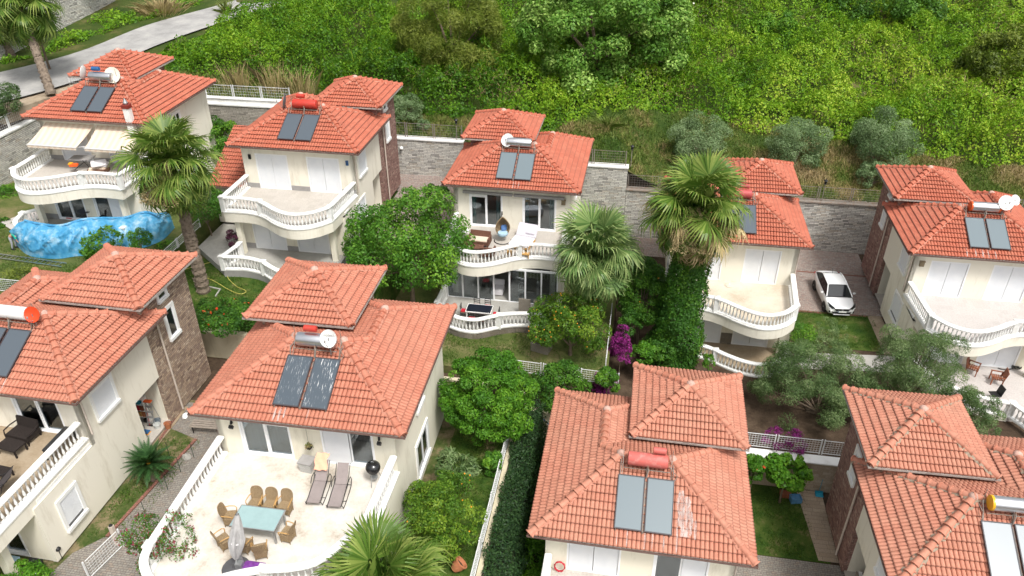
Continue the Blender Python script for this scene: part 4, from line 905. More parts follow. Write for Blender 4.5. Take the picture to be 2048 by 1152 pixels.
# ================================================================ vegetation
def leafmesh(name, P, N, size, m_, parent=None, aspect=.5, tint=None, rng=None, fold=.12):
    rng = rng or np.random.default_rng(1); n = len(P); P = np.asarray(P, float); N = np.asarray(N, float)
    N = N/np.maximum(1e-6, np.linalg.norm(N, axis=1))[:, None]
    r = rng.normal(size=(n, 3)); T = r-(r*N).sum(1)[:, None]*N; T /= np.maximum(1e-6, np.linalg.norm(T, axis=1))[:, None]; B = np.cross(N, T)
    s = (size*(.6+.8*rng.random(n)))[:, None]*.5
    v = np.stack([P-T*s, P+B*s*aspect+N*s*fold-T*s*.1, P+T*s, P-B*s*aspect+N*s*fold-T*s*.1], 1).reshape(-1, 3).astype('f')
    me = bpy.data.meshes.new(name); me.vertices.add(4*n); me.vertices.foreach_set('co', v.ravel()); me.loops.add(4*n); me.loops.foreach_set('vertex_index', np.arange(4*n, dtype='i'))
    me.polygons.add(n); me.polygons.foreach_set('loop_start', np.arange(0, 4*n, 4, dtype='i')); me.polygons.foreach_set('loop_total', np.full(n, 4, 'i')); me.update(calc_edges=True)
    if tint is None: tint = rng.random(n)
    a = me.attributes.new('tint', 'FLOAT', 'POINT'); a.data.foreach_set('value', np.repeat(np.clip(tint, 0, 1), 4).astype('f'))
    return link(me, name, m_, parent)
def rdir(rng, n):
    d = rng.normal(size=(n, 3)); return d/np.linalg.norm(d, axis=1)[:, None]
def crown_pts(rng, R, n, clumps=40, cr=.34, inner=.5, flat=.0, droop=0.0):
    R = np.array(R, float); d = rdir(rng, clumps*3); d = d[d[:, 2] > -.75][:clumps]; k = len(d)
    rr = inner+(1-inner)*rng.random(k)**.5; rr *= (1-cr*.55); C = d*rr[:, None]*R; cs = cr*R.mean()*(.55+.8*rng.random(k)); ct = rng.random(k)
    w = cs**2; idx = rng.choice(k, n, p=w/w.sum()); u = rdir(rng, n); out = d[idx]
    u = u+out*.55+np.array([0, 0, .25]); u /= np.linalg.norm(u, axis=1)[:, None]
    q = (.55+.5*rng.random(n)**.6)[:, None]; P = C[idx]+u*q*cs[idx][:, None]*np.array([1, 1, .85-flat])
    P[:, 2] -= droop*(np.linalg.norm(P[:, :2]/R[:2], axis=1)**2)*R[2]
    N = u*.8+rng.normal(size=(n, 3))*.55+np.array([0, 0, .35]); t = .5*ct[idx]+.5*rng.random(n)
    return P, N, t, C
def tree(name, label, cat, base, ctr, R, n, size, m_, trunk=.12, clumps=45, cr=.34, aspect=.5, seed=1, group=None, limbs=9, bark=None, fruit=0, inner=.5, droop=0, stems=1, tint_off=0, flowers=None):
    rng = np.random.default_rng(seed); base = Vector(base); ctr = Vector(ctr); T = thing(name, label, cat, base, 0, group); off = np.array(ctr-base)
    P, N, t, C = crown_pts(rng, R, n, clumps, cr, inner, 0, droop)
    leafmesh('crown', P+off, N, size, m_, T, aspect, np.clip(t+tint_off, 0, 1), rng)
    if trunk:
        b = MB(); fork = Vector(off)*.45 if off[2] > 1.2 else Vector((0, 0, .15))
        for s in range(stems):
            j = Vector((rng.normal()*.12*(stems > 1), rng.normal()*.12*(stems > 1), 0)); f = Vector((off[0]*.4+j.x*3, off[1]*.4+j.y*3, max(.2, off[2]-R[2]*.8)))
            b.tube([j, j*1.5+f*.5+Vector((rng.normal()*.05, rng.normal()*.05, 0)), f], [trunk*1.15, trunk*.95, trunk*.8], 8)
            for c in C[rng.permutation(len(C))[:limbs//stems+1]]:
                e = Vector(c*.92+off); mid = f.lerp(e, .5)+Vector((rng.normal()*.1, rng.normal()*.1, .15*R[2]*rng.random()))
                b.tube([f, mid, e], [trunk*.55, trunk*.33, trunk*.1], 5)
        b.build('trunk', bark or BARK, T, smooth=60)
    if fruit:
        fm = MB().lathe([(.005, -.04), (.028, -.028), (.038, 0), (.028, .028), (.005, .04)], 8).mesh('orange', 80)
        Q = P[rng.permutation(len(P))[:fruit*4]]; dd = (Q/np.array(R)); Q = Q[(np.linalg.norm(dd, axis=1) > .8) & ((Q[:, 1] < 0) | (Q[:, 2] > .3*R[2]))][:fruit]
        for q in Q: instanced(fm, 'orange', FRUIT, T, tuple(q*1.02+off))
    if flowers:
        k, fmt, sz = flowers; i = rng.permutation(len(P))[:k]; leafmesh('flowers', P[i]*1.03+off, N[i], sz, fmt, T, .8, None, rng)
    return T
def wr(px_, py_, Y, rpx): 
    c = W(px_, py_, 'y', Y); return c, rpx*(c-Vector((0, 0, CZ))).length*.97/FPX

def blades(name, P, D, L, wd, m_, parent=None, tint=None, seed=1, bend=.35):
    """thin grass blades: root P, direction D, length L"""
    rng = np.random.default_rng(seed); n = len(P); P = np.asarray(P, float); D = np.asarray(D, float); D /= np.linalg.norm(D, axis=1)[:, None]
    s = rng.normal(size=(n, 3)); s[:, 2] = 0; s /= np.linalg.norm(s, axis=1)[:, None]; L = np.asarray(L)[:, None]*np.ones((n, 1)); hb = np.concatenate([D[:, :2], np.zeros((n, 1))], 1)+rng.normal(size=(n, 3))*[.2, .2, 0]
    m1 = P+D*L*.55; e = P+D*L+hb*L*bend-np.array([0, 0, 1])*L*bend*.4
    v = np.stack([P-s*wd, P+s*wd, m1+s*wd*.8, e, m1-s*wd*.8], 1).reshape(-1, 3).astype('f')
    me = bpy.data.meshes.new(name); me.vertices.add(5*n); me.vertices.foreach_set('co', v.ravel()); me.loops.add(5*n); me.loops.foreach_set('vertex_index', np.arange(5*n, dtype='i'))
    me.polygons.add(n); me.polygons.foreach_set('loop_start', np.arange(0, 5*n, 5, dtype='i')); me.polygons.foreach_set('loop_total', np.full(n, 5, 'i')); me.update(calc_edges=True)
    a = me.attributes.new('tint', 'FLOAT', 'POINT'); t = rng.random(n) if tint is None else np.clip(tint, 0, 1); a.data.foreach_set('value', np.repeat(t, 5).astype('f'))
    return link(me, name, m_, parent)

# ---- hillside cover
def road_r(y): return np.interp(y, [49.5, 58, 67, 76, 87.5, 101], [-51, -47, -45.6, -42, -36, -29])
def yfront(x): return np.interp(x, [-45, -30, -20, -12, -7, -1, 4, 9, 17, 24, 30, 48], [61.5, 60.6, 60.6, 60.2, 60.8, 65.0, 67.0, 65.0, 63.7, 62.3, 61.6, 61])
def sstep(t): t = np.clip(t, 0, 1); return t*t*(3-2*t)
def cover(x, y):
    hm = np.interp(x, [-44, -37, -29, -10, 5, 15, 30, 50], [.7, 1.9, 3.1, 1.8, 1.6, 2.3, 2.6, 2.6])
    yf = yfront(x)+(fbm(x, y, .4, 2, 3)-.5)*2.5
    a = sstep((y-yf)/1.6)*sstep((x-road_r(y)-1.6)/3.2); far = np.interp(y, [66, 80], [1, .55])
    return hm*a*far*(.25+1.3*fbm(x, y, .22, 2, 11)) + a*((fbm(x, y, .34, 1, 71)-.5)*1.8+(fbm(x, y, .75, 2, 21)-.5)*2.8+(fbm(x, y, 2.1, 1, 41)-.5)*.9), a
rng = np.random.default_rng(5)
def cover_leaves(n, xr, yr, size, name, toff=0.0, seed=3, m_=None):
    rng = np.random.default_rng(seed); x = rng.uniform(*xr, n); y = yr[0]+(yr[1]-yr[0])*rng.random(n)**1.15; h, a = cover(x, y); k = a > .12; x, y, h, a = x[k], y[k], h[k], a[k]
    hx, _ = cover(x+.25, y); hy, _ = cover(x, y+.25); gx_, gy_ = (hx-h)/.25, (hy-h)/.25; n = len(x); steep = np.minimum(1, np.hypot(gx_, gy_)/2.0)
    u = rng.random(n); z = hill_z(x, y)+h-np.where(rng.random(n) < .35+.5*steep, u*np.maximum(h, .3)*(.25+.65*steep), u*.22)+.1
    N = np.stack([-gx_*1.1, -gy_*1.1-.15, np.ones(n)], 1); N /= np.linalg.norm(N, axis=1)[:, None]; N += rng.normal(size=(n, 3))*.5
    lo = fbm(x, y, .22, 3, 31); lo2 = fbm(x, y, 1.1, 2, 51); t = -.04+.65*(lo-.2)+.35*lo2+rng.random(n)*.42+np.interp(x, [-40, -15, 0, 15], [-.04, -.12, -.02, .12])+toff
    return leafmesh(name, np.stack([x, y, z], 1), N, size, m_ or L_HILL, None, .62, t, rng)
o = cover_leaves(560000, (-46, 46), (59.5, 99), .20, 'ground_cover'); tag(o, 'dense yellow green bramble and creeper cover over the hillside', 'ground cover', kind='stuff')
def patch_blades(name, lab, n, thr, seed, L, w, m_, t0, sc):
    rg = np.random.default_rng(seed); x = rg.uniform(-42, 44, n); y = rg.uniform(61, 98, n); h, a = cover(x, y); lo = fbm(x, y, sc, 3, seed); k = (lo > thr) & (a > .5); x, y, h = x[k], y[k], h[k]
    o = blades(name, np.stack([x, y, hill_z(x, y)+h-.25], 1), rg.normal(size=(len(x), 3))*.7+[0, -.2, .9], L*(.5+rg.random(len(x))), w, m_, None, t0+rg.random(len(x))*.4, seed); tag(o, lab, 'undergrowth', kind='stuff')
patch_blades('dead_brush', 'patches of dry brown twigs among the brambles', 60000, .60, 61, .45, .016, L_DRYG, .62, .16)
patch_blades('bramble_shoots', 'fresh arching shoots rising above the bramble cover', 60000, .50, 62, .60, .022, L_HILL, .5, .3)
# dry grass band in front of the brambles
n = 90000; x = rng.uniform(-20, 46, n); y = 57.5+(yfront(x)+1.2-57.5)*rng.random(n); lo = fbm(x, y, .5, 3, 8); k = rng.random(n) < .25+lo*1.1; x, y, lo = x[k], y[k], lo[k]
o = blades('dry_grass', np.stack([x, y, hill_z(x, y)-.02], 1), rng.normal(size=(len(x), 3))*.35+[0, 0, 1], .25+.55*lo*rng.random(len(x)), .022, L_DRYG, None, (lo-.5)*1.6+.34+rng.random(len(x))*.4-.28*sstep((6-x)/8)); tag(o, 'tufts of green and straw coloured grass on the slope above the wall', 'grass', kind='stuff')
n = 9000; x = rng.uniform(-44, -18, n); y = rng.uniform(57.5, 61.8, n); lo = fbm(x, y, .6, 3, 9)
o = blades('rough_grass', np.stack([x, y, hill_z(x, y)-.02], 1), rng.normal(size=(n, 3))*.3+[0, 0, 1], .3+.7*lo, .03, L_DRYG, None, .15+rng.random(n)*.5); tag(o, 'rough grass at the foot of the bramble bank above the dark wall', 'grass', kind='stuff')
def tuft(label, c, n, h, r, m_=None, tint=(.5, 1), name='tall_grass_clump', cat='grass clump', group=None, w=.018, lean=.35, seed=2):
    rng = np.random.default_rng(seed); T = thing(name, label, cat, c, 0, group); p = np.stack([rng.normal(size=n)*r, rng.normal(size=n)*r, np.zeros(n)], 1); d = np.concatenate([p[:, :2]*lean/r+rng.normal(size=(n, 2))*.12, np.ones((n, 1))], 1)
    blades('blades', p, d, h*(.5+.6*rng.random(n)), w, m_ or L_DRYG, T, tint[0]+(tint[1]-tint[0])*rng.random(n), seed); return T
for i, (px_, h, lab) in enumerate(((480, 2.6, 'thin dry reed clump left of the others, before the dark bramble bank'), (555, 3.0, 'tall straw coloured reed clump in front of the bramble bank'), (600, 2.8, 'broad dry reed clump just right of the tallest one'), (645, 2.2, 'short dry reed clump beside the small tower roof'))):
    c = W(px_, 185, 'y', 60.0); c.z = float(hill_z(c.x, c.y)); tuft(lab, c, 160, h, .55, tint=(.6, 1), name='reed_clump', cat='reeds', group='dry reeds along the bramble bank', seed=i, w=.022, lean=.15)
c = W(1370, 285, 'y', 60.5); c.z = float(hill_z(c.x, c.y)); tuft('fountain of green grass on the slope right of the egg chair villa', W(1215, 255, 'y', 62.5)*1, 260, 1.6, .25, tint=(.2, .5), lean=.7, seed=8)
tuft('straw tuft among the olive trees above the wall', c, 200, .9, .5, tint=(.6, 1), lean=.6, seed=9)
c = W(455, 25, 'z', 11.3); tuft('pale ornamental grass clump at the road edge near the top', c, 160, 1.6, .25, tint=(.15, .55), lean=.5, seed=10, w=.03)
c = W(325, 25, 'z', 11.2); tuft('brown dry shrub clump on the verge beyond the road', c, 500, 1.9, .8, tint=(.7, 1), lean=.6, seed=12, w=.03, name='dry_shrub', cat='shrub')
# verge vegetation left
n = 14000; u = rng.random(n); v = rng.random(n); y = 54+u*34; xl = np.interp(y, [50, 55.5, 64, 73, 81, 92], [-60, -57, -51.6, -49.3, -45.2, -40])-1.6-v*4.0; lo = fbm(x=xl, y=y, s=.45, o=3, seed=4); k = lo > .40; xl, y, lo = xl[k], y[k], lo[k]
zz = 10.15+(y-60)*.045; N = rng.normal(size=(len(xl), 3))*.6+[0, -.3, 1]; o = leafmesh('verge_scrub', np.stack([xl, y, zz+(lo-.4)*3.5*rng.random(len(xl))], 1), N, .26, L_HILL, None, .5, lo*.7-.1+rng.random(len(xl))*.35, rng); tag(o, 'green and brown scrub on the verge beyond the road', 'scrub', kind='stuff')

# ---- hill trees
c, r = wr(905, 75, 69, 112); tree('pine_tree', 'olive green pine with drooping needle sprays left of the big plane tree', 'pine tree', (c.x, c.y, float(hill_z(c.x, c.y))), c+Vector((0, 0, .3)), (r, r*.9, r*1.0), 46000, .36, L_PINE, .28, 120, .19, .13, 21, inner=.4, tint_off=.08)
c, r = wr(1200, 75, 71, 165); tree('plane_tree', 'large bright green plane tree with pale leaf tips on the hillside', 'tree', (c.x, c.y, float(hill_z(c.x, c.y))), c+Vector((0, 0, .2)), (r*1.08, r*.85, r*1.0), 60000, .27, L_PLANE, .35, 150, .17, .62, 22, inner=.45, tint_off=.04)
c, r = wr(1760, 15, 86, 85); tree('hill_tree', 'dark round tree at the top edge on the right', 'tree', (c.x, c.y, float(hill_z(c.x, c.y))), c, (r*1.3, r, r*.85), 20000, .26, L_PLANE, .22, 60, .25, .6, 23, tint_off=-.3)
c, r = wr(1555, 60, 80, 40); tree('hill_shrub', 'bright green rounded shrub among the yellow brambles near the top', 'shrub', (c.x, c.y, float(hill_z(c.x, c.y))), c, (r*1.1, r, r), 6000, .28, L_LIGHT, .1, 30, .3, .4, 24, tint_off=.1)
c, r = wr(1990, 130, 73, 60); tree('hill_tree', 'dark feathery tree at the right edge of the slope', 'tree', (c.x, c.y, float(hill_z(c.x, c.y))), c, (r, r, r*1.2), 9000, .32, L_PINE, .15, 40, .3, .4, 25, tint_off=-.2)
c, r = wr(1400, 20, 84, 40); tree('hill_shrub', 'pale flowering shrub right of the big plane tree', 'shrub', (c.x, c.y, float(hill_z(c.x, c.y))), c, (r*1.2, r, r), 5000, .28, L_PINE, .1, 30, .3, .4, 26, flowers=(300, mat('white_blossom', (.7, .7, .62), .8), .18))
OG = 'olive trees above the stone wall'
for px_, py_, rp, Y, s, lab in ((1402, 292, 58, 61, 31, 'grey green olive bush just left of the hidden villa roof, above the wall'), (1590, 305, 55, 61.5, 32, 'round grey green olive tree above the wall, middle one'), (1765, 300, 62, 62, 33, 'largest grey green olive tree above the wall, left of the right edge villa'), (1745, 350, 30, 59.5, 34, 'low olive bush right at the fence under the largest olive'), (812, 222, 34, 59.5, 35, 'small grey olive tree beside the stair tower of the red tank villa'), (850, 270, 14, 58.6, 36, 'tiny olive shoot behind the rusty fence')):
    c, r = wr(px_, py_, Y, rp); g = float(hill_z(c.x, c.y)); c.z = max(c.z, g+r*.75); tree('olive_tree', lab, 'olive tree', (c.x, c.y, g), c, (r*1.08, r, r*.92), int(16000*(r/2.3)**2+800), .15, L_OLIVEB, .1, 46, .28, .3, s, OG, stems=2, inner=.35)
c, r = wr(1040, 288, 60, 20); 
# ---- top left
PB = [(W(103, 188, 'z', 10.0), (35, 40), 7.6, 62), (W(27, 118, 'y', 61), (-20, 30), 5.0, 60), (W(183, 38, 'y', 74), (150, -60), 8, 74)]
c = W(70, 45, 'y', 60); tree('verge_tree', 'loose green tree beyond the road between two palm trunks', 'tree', (c.x, c.y, 10.2), c, (1.6, 1.4, 1.7), 5200, .2, L_PLANE, .1, 34, .3, .45, 41, tint_off=-.05)
c = W(8, 200, 'z', 10.2); c = W(5, 205, 'y', 50.5); tree('olive_tree', 'dark olive shrub at the left edge beside the road', 'olive tree', (c.x, c.y, 8.4), c+Vector((0, 0, .1)), (1.5, 1.3, 1.5), 5200, .16, L_OLIVE, .08, 36, .3, .4, 42, tint_off=-.2)

# ---- villa garden trees
def T_(name, label, cat, px_, py_, Y, rx, rz, zb, n, size, m_, seed, bx=None, **k):
    c, r = wr(px_, py_, Y, 1.0); b = (bx if bx is not None else c.x, Y, zb); return tree(name, label, cat, b, c, (r*rx, r*rx*.92, r*rz), n, size, m_, seed=seed, **k)
T_('maple_like_tree', 'big loose leafed green tree between the red tank villa and the egg chair villa', 'tree', 815, 480, 41.2, 138, 118, 2.0, 24000, .17, L_LIGHT, 51, trunk=.16, clumps=110, cr=.2, inner=.25, limbs=16, aspect=.6)
T_('citrus_tree', 'dense dark green citrus tree right of the dining terrace villa', 'citrus tree', 976, 795, 29.0, 99, 108, 2.6, 40000, .14, L_CITRUS, 52, trunk=.14, clumps=190, cr=.17, inner=.6, aspect=.42)
T_('orange_tree', 'orange tree full of fruit on the lawn below the short blue palm', 'orange tree', 1143, 650, 37.6, 86, 68, 1.75, 14000, .14, L_ORANGE, 53, trunk=.11, clumps=80, cr=.22, fruit=60, inner=.4)
T_('orange_tree', 'yellowish orange tree at the end of the hedge by the bottom palm', 'orange tree', 880, 1030, 21.8, 88, 92, 2.6, 16000, .12, L_ORANGE, 54, trunk=.10, clumps=80, cr=.22, fruit=14, inner=.4, aspect=.45, tint_off=.06)
T_('loquat_tree', 'small loquat with long leathery leaves above the orange tree', 'loquat tree', 908, 940, 24.6, 46, 40, 2.6, 1500, .30, L_OLIVE, 55, trunk=.07, clumps=26, cr=.34, aspect=.24)
T_('citrus_shrub', 'small light green citrus shrub by the white fence and hedge', 'citrus tree', 985, 930, 26.6, 24, 32, 2.6, 1500, .14, L_LIGHT, 56, trunk=.05, clumps=20)
T_('citrus_tree', 'citrus tree at the bottom edge in the dark yard', 'citrus tree', 1045, 1110, 24.6, 74, 60, -1.5, 12000, .13, L_CITRUS, 57, trunk=.1, clumps=60, cr=.25)
T_('ivy_bush', 'dark leafy bush between the blue palm and the ivy column', 'bush', 1285, 585, 41.5, 60, 78, -.2, 16000, .15, L_DARK, 58, trunk=.1, clumps=70, cr=.24, tint_off=.1, fruit=6)
T_('ivy_bush', 'dark ivy mass hanging over the shaded yard wall', 'ivy', 1118, 775, 33.6, 62, 52, -.6, 9000, .13, L_DARK, 59, trunk=.08, clumps=50, cr=.28, tint_off=.05)
T_('ivy_bush', 'small ivy tuft beside the fence end by the magenta flowers', 'ivy', 1215, 760, 34.5, 26, 26, 0, 2600, .12, L_LIGHT, 60, trunk=.04, clumps=24)
T_('bougainvillea', 'magenta bougainvillea beside the slim white fence', 'bougainvillea', 1243, 690, 38.5, 26, 50, -.2, 3400, .12, L_BOUG, 61, trunk=.04, clumps=60, cr=.2, inner=.05, droop=.2)
T_('bougainvillea', 'magenta bougainvillea sprays below the fence corner', 'bougainvillea', 1212, 765, 35.3, 36, 24, .4, 2200, .11, L_BOUG, 62, trunk=.04, clumps=46, cr=.2, inner=.1, droop=.4)
T_('green_shrub', 'green shrub right of the magenta bougainvillea', 'shrub', 1285, 710, 38.3, 26, 30, -.2, 2200, .14, L_CITRUS, 63, trunk=.05, clumps=24)
OT = 'olive trees beside the balustraded villa'
T_('olive_tree', 'large bushy olive tree in front of the lower curved balustrade', 'olive tree', 1618, 765, 37.2, 112, 92, -.2, 46000, .12, L_OLIVE, 64, trunk=.12, clumps=120, cr=.17, inner=.25, aspect=.26, group=OT, limbs=14, stems=2)
T_('olive_tree', 'bushy olive tree in front of the right edge villa', 'olive tree', 1835, 745, 37.4, 98, 84, -.2, 40000, .12, L_OLIVE, 65, trunk=.12, clumps=110, cr=.18, inner=.25, aspect=.26, group=OT, limbs=14, stems=2, tint_off=.06)
T_('olive_tree', 'lower right olive crown hanging beside the stone tower roof', 'olive tree', 1940, 830, 35.0, 52, 56, -.2, 13000, .12, L_OLIVE, 68, trunk=.08, clumps=50, cr=.24, inner=.25, aspect=.26, group=OT)
T_('olive_tree', 'young thin olive on the lawn in front of the white car', 'olive tree', 1658, 668, 43.4, 34, 40, -.2, 3600, .11, L_OLIVE, 66, trunk=.05, clumps=36, cr=.2, inner=.2, aspect=.26, tint_off=.2)
T_('green_shrub', 'bright green shrub at the end of the curved balustrade', 'shrub', 1608, 680, 42.0, 28, 40, -.2, 2800, .12, L_LIGHT, 67, trunk=.05, clumps=30)
T_('pomegranate_bush', 'small spiky shrub against the lower curved balustrade', 'shrub', 1417, 725, 38.9, 16, 22, -.2, 700, .12, L_LIGHT, 69, trunk=.03, clumps=14)
T_('hibiscus_bush', 'dark shrub with red hibiscus flowers beside the pale villa roof', 'hibiscus', 1508, 938, 30.6, 24, 34, -1.4, 3200, .12, L_CITRUS, 70, trunk=.04, clumps=26, flowers=(14, L_RED, .16), tint_off=-.2)
T_('lemon_shrub', 'round glossy shrub with large leaves on the small lawn', 'shrub', 1574, 945, 30.8, 42, 44, -1.4, 3600, .2, L_CITRUS, 71, trunk=.06, clumps=34, cr=.3, aspect=.7, tint_off=.1)
T_('young_tree', 'small open branched tree in front of the blue tarp', 'tree', 203, 490, 38.0, 42, 46, 5.1, 1500, .19, L_LIGHT, 72, trunk=.05, clumps=34, cr=.22, inner=.15, aspect=.55)
T_('round_shrub', 'round clipped shrub in front of the blue tarp, right of the young tree', 'shrub', 276, 482, 38.4, 25, 24, 5.1, 2600, .10, L_CITRUS, 73, trunk=.04, clumps=30)
T_('green_bush', 'bright green bush between the awning villa and the red tank villa', 'bush', 432, 278, 53.0, 46, 42, 4.2, 8000, .16, L_LIGHT, 74, trunk=.08, clumps=50, cr=.28)
T_('green_bush', 'clipped green hedge bush at the left edge below the stone wall', 'bush', 12, 402, 46.0, 38, 24, 5.1, 5500, .13, L_LIGHT, 75, trunk=.06, clumps=40)
T_('green_bush', 'dark low bush at the left edge beside the pale path', 'bush', 2, 455, 41.5, 24, 16, 5.1, 2600, .12, L_DARK, 76, trunk=.04, clumps=24)
T_('green_bush', 'bright low bush beside the pale path near the bending person', 'bush', 42, 450, 42.6, 16, 9, 5.15, 1200, .12, L_LIGHT, 77, trunk=.03, clumps=14)
T_('climbing_shrub', 'leafy climber on the wall between the palm trunk and the concrete ramp', 'climber', 408, 415, 43.6, 42, 44, 4.0, 7500, .14, L_DARK, 78, trunk=.05, clumps=46, tint_off=.15)
T_('flowering_vine', 'green vine with orange trumpet flowers over the cream garden wall', 'vine', 452, 632, 33.3, 66, 34, 2.7, 10000, .12, L_DARK, 79, trunk=.04, clumps=60, cr=.26, flowers=(46, L_RED, .17), tint_off=.05)
T_('feathery_shrub', 'feathery dark shrub behind the clay roof at the left edge', 'shrub', 50, 560, 35.2, 48, 22, 5.0, 3000, .16, L_PINE, 80, trunk=.05, clumps=30, aspect=.2)
T_('leafy_bush', 'bright green bush with white flowers in the bottom left corner', 'bush', 42, 1158, 16.6, 46, 20, 2.6, 3000, .11, L_CITRUS, 81, trunk=.05, clumps=30, flowers=(20, mat('white_petals', (.75, .75, .72), .8), .06))
T_('purple_shrub', 'dark purple leaved shrub behind the small balustrade', 'shrub', 468, 480, 41.7, 15, 26, 4.3, 900, .12, L_PURP, 82, trunk=.03, clumps=18)
T_('bougainvillea', 'straggly red and green bougainvillea over the terrace corner', 'bougainvillea', 325, 1085, 17.4, 74, 62, 2.6, 6500, .085, L_DARK, 83, trunk=.05, clumps=90, cr=.18, inner=.1, tint_off=.1, flowers=(1300, mat('dark_red_bracts', (.22, .02, .05), .8), .07))
T_('green_shrub', 'low shrub with magenta flowers under the white wire fence', 'shrub', 1570, 880, 33.2, 50, 14, -.1, 1800, .10, L_BOUG, 84, trunk=.02, clumps=26, cr=.22)
T_('small_shrub', 'small yellow green shrub at the foot of the white fence by the palm', 'shrub', 335, 490, 40.6, 20, 9, 4.1, 900, .12, L_LIGHT, 85, trunk=.02, clumps=12)
T_('hedge_shrub', 'dark shrubs behind the egg chair villa in the driveway corner', 'shrub', 872, 385, 52.5, 24, 20, 3.3, 2200, .14, L_DARK, 86, trunk=.04, clumps=20)
T_('ivy_bush', 'dark leafy bush on bare soil left of the ivy column', 'bush', 1262, 645, 40.0, 30, 34, -.2, 4200, .14, L_DARK, 91, trunk=.05, clumps=34, tint_off=.1)
T_('ivy_bush', 'low ivy mound at the foot of the ivy column', 'bush', 1318, 700, 39.2, 34, 30, -.2, 4600, .14, L_DARK, 92, trunk=.04, clumps=34, tint_off=.1)
T_('green_bush', 'green bush along the white fence behind the short blue palm', 'bush', 1240, 540, 43.0, 28, 34, -.2, 3600, .14, L_ORANGE, 93, trunk=.04, clumps=30)
T_('olive_tree', 'low olive shoots filling the gap between the two large olive trees', 'olive tree', 1730, 790, 36.6, 50, 40, -.2, 9000, .12, L_OLIVE, 94, trunk=.06, clumps=50, cr=.22, inner=.25, aspect=.26, group=OT)
# hedge along the plot edge
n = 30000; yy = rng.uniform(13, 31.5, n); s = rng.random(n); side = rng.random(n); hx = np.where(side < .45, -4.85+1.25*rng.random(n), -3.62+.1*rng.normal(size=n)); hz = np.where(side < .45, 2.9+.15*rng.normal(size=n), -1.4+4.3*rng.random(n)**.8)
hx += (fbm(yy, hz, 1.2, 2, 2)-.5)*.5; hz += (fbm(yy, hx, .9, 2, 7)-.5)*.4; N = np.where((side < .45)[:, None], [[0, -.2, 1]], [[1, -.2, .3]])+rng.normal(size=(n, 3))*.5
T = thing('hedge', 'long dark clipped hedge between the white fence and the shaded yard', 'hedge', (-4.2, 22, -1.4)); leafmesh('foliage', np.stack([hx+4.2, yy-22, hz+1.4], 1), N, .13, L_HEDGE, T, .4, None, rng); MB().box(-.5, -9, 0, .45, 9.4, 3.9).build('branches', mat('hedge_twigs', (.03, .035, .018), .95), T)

# ivy column on the tall palm trunk
def ivy_column(label, base, top, r, n, seed):
    rng = np.random.default_rng(seed); T = thing('ivy_column', label, 'ivy', base); L = Vector(top)-Vector(base); t = rng.random(n); a = rng.random(n)*2*math.pi; ra = (1.12-.5*t)*r*(.55+.95*fbm(a*1.3, t*6, 1.0, 3, 3)); 
    P = np.stack([np.cos(a)*ra+L.x*t, np.sin(a)*ra+L.y*t, L.z*t], 1)+rng.normal(size=(n, 3))*.08; N = np.stack([np.cos(a), np.sin(a), .4+0*a], 1)+rng.normal(size=(n, 3))*.5
    leafmesh('foliage', P, N, .15, L_DARK, T, .6, .25+.55*rng.random(n)*fbm(a*2, t*9, 1.0, 2, 6)*2, rng); return T

# ---- palms
def frond_mesh(seed, Lp=1.1, R=1.05, nb=34, span=2.1, droop=.5, name='frond'):
    rng = random.Random(seed); V = []; F = []; tt = []
    def curve(r): return -droop*(r/ (Lp+R))**2*(Lp+R)*.55
    bend = .25+droop*.55; cb_, sb_ = math.cos(bend), math.sin(bend)
    k = 5
    for i in range(k+1):
        r = Lp*i/k; V += [(r, -.025, curve(r)), (r, .025, curve(r))]; tt += [.9, .9]
    for i in range(k): F.append((2*i, 2*i+1, 2*i+3, 2*i+2))
    dth = 2*span/nb
    for b in range(nb):
        th = -span+dth*(b+.5); rr = R*(.80+.20*math.cos(th*.6))*rng.uniform(.9, 1.06); zf = (.035 if b % 2 else -.02); base = len(V); c = rng.uniform(.2, .8)
        dx, dy = math.cos(th), math.sin(th); lift = .18*abs(math.sin(th/2))*R
        for q, wf in ((.06, 1.05), (.64, 1.0), (.84, .5), (1.0, .03)):
            r = rr*q; wd = math.tan(dth/2)*min(r, rr*.66)*wf*1.02; fx = dx*r; y = dy*r; fz = lift*q-(q**5)*R*(.15+.45*rng.random())*(.5+droop)+zf*q; x = Lp+fx*cb_+fz*sb_; z = curve(Lp)-fx*sb_+fz*cb_
            V += [(x+dy*wd, y-dx*wd, z), (x-dy*wd, y+dx*wd, z)]; tt += [c+q*.25]*2
        for i in range(3): F.append((base+2*i, base+2*i+1, base+2*i+3, base+2*i+2))
    me = bpy.data.meshes.new(name); me.from_pydata(V, [], F); me.update(); a = me.attributes.new('tint', 'FLOAT', 'POINT'); a.data.foreach_set('value', np.clip(np.array(tt, 'f'), 0, 1)); return me
FR = {d: [frond_mesh(i+10*int(d*10), 1.1, 1.12, 36, 1.95, d) for i in range(3)] for d in (.15, .5, .9)}
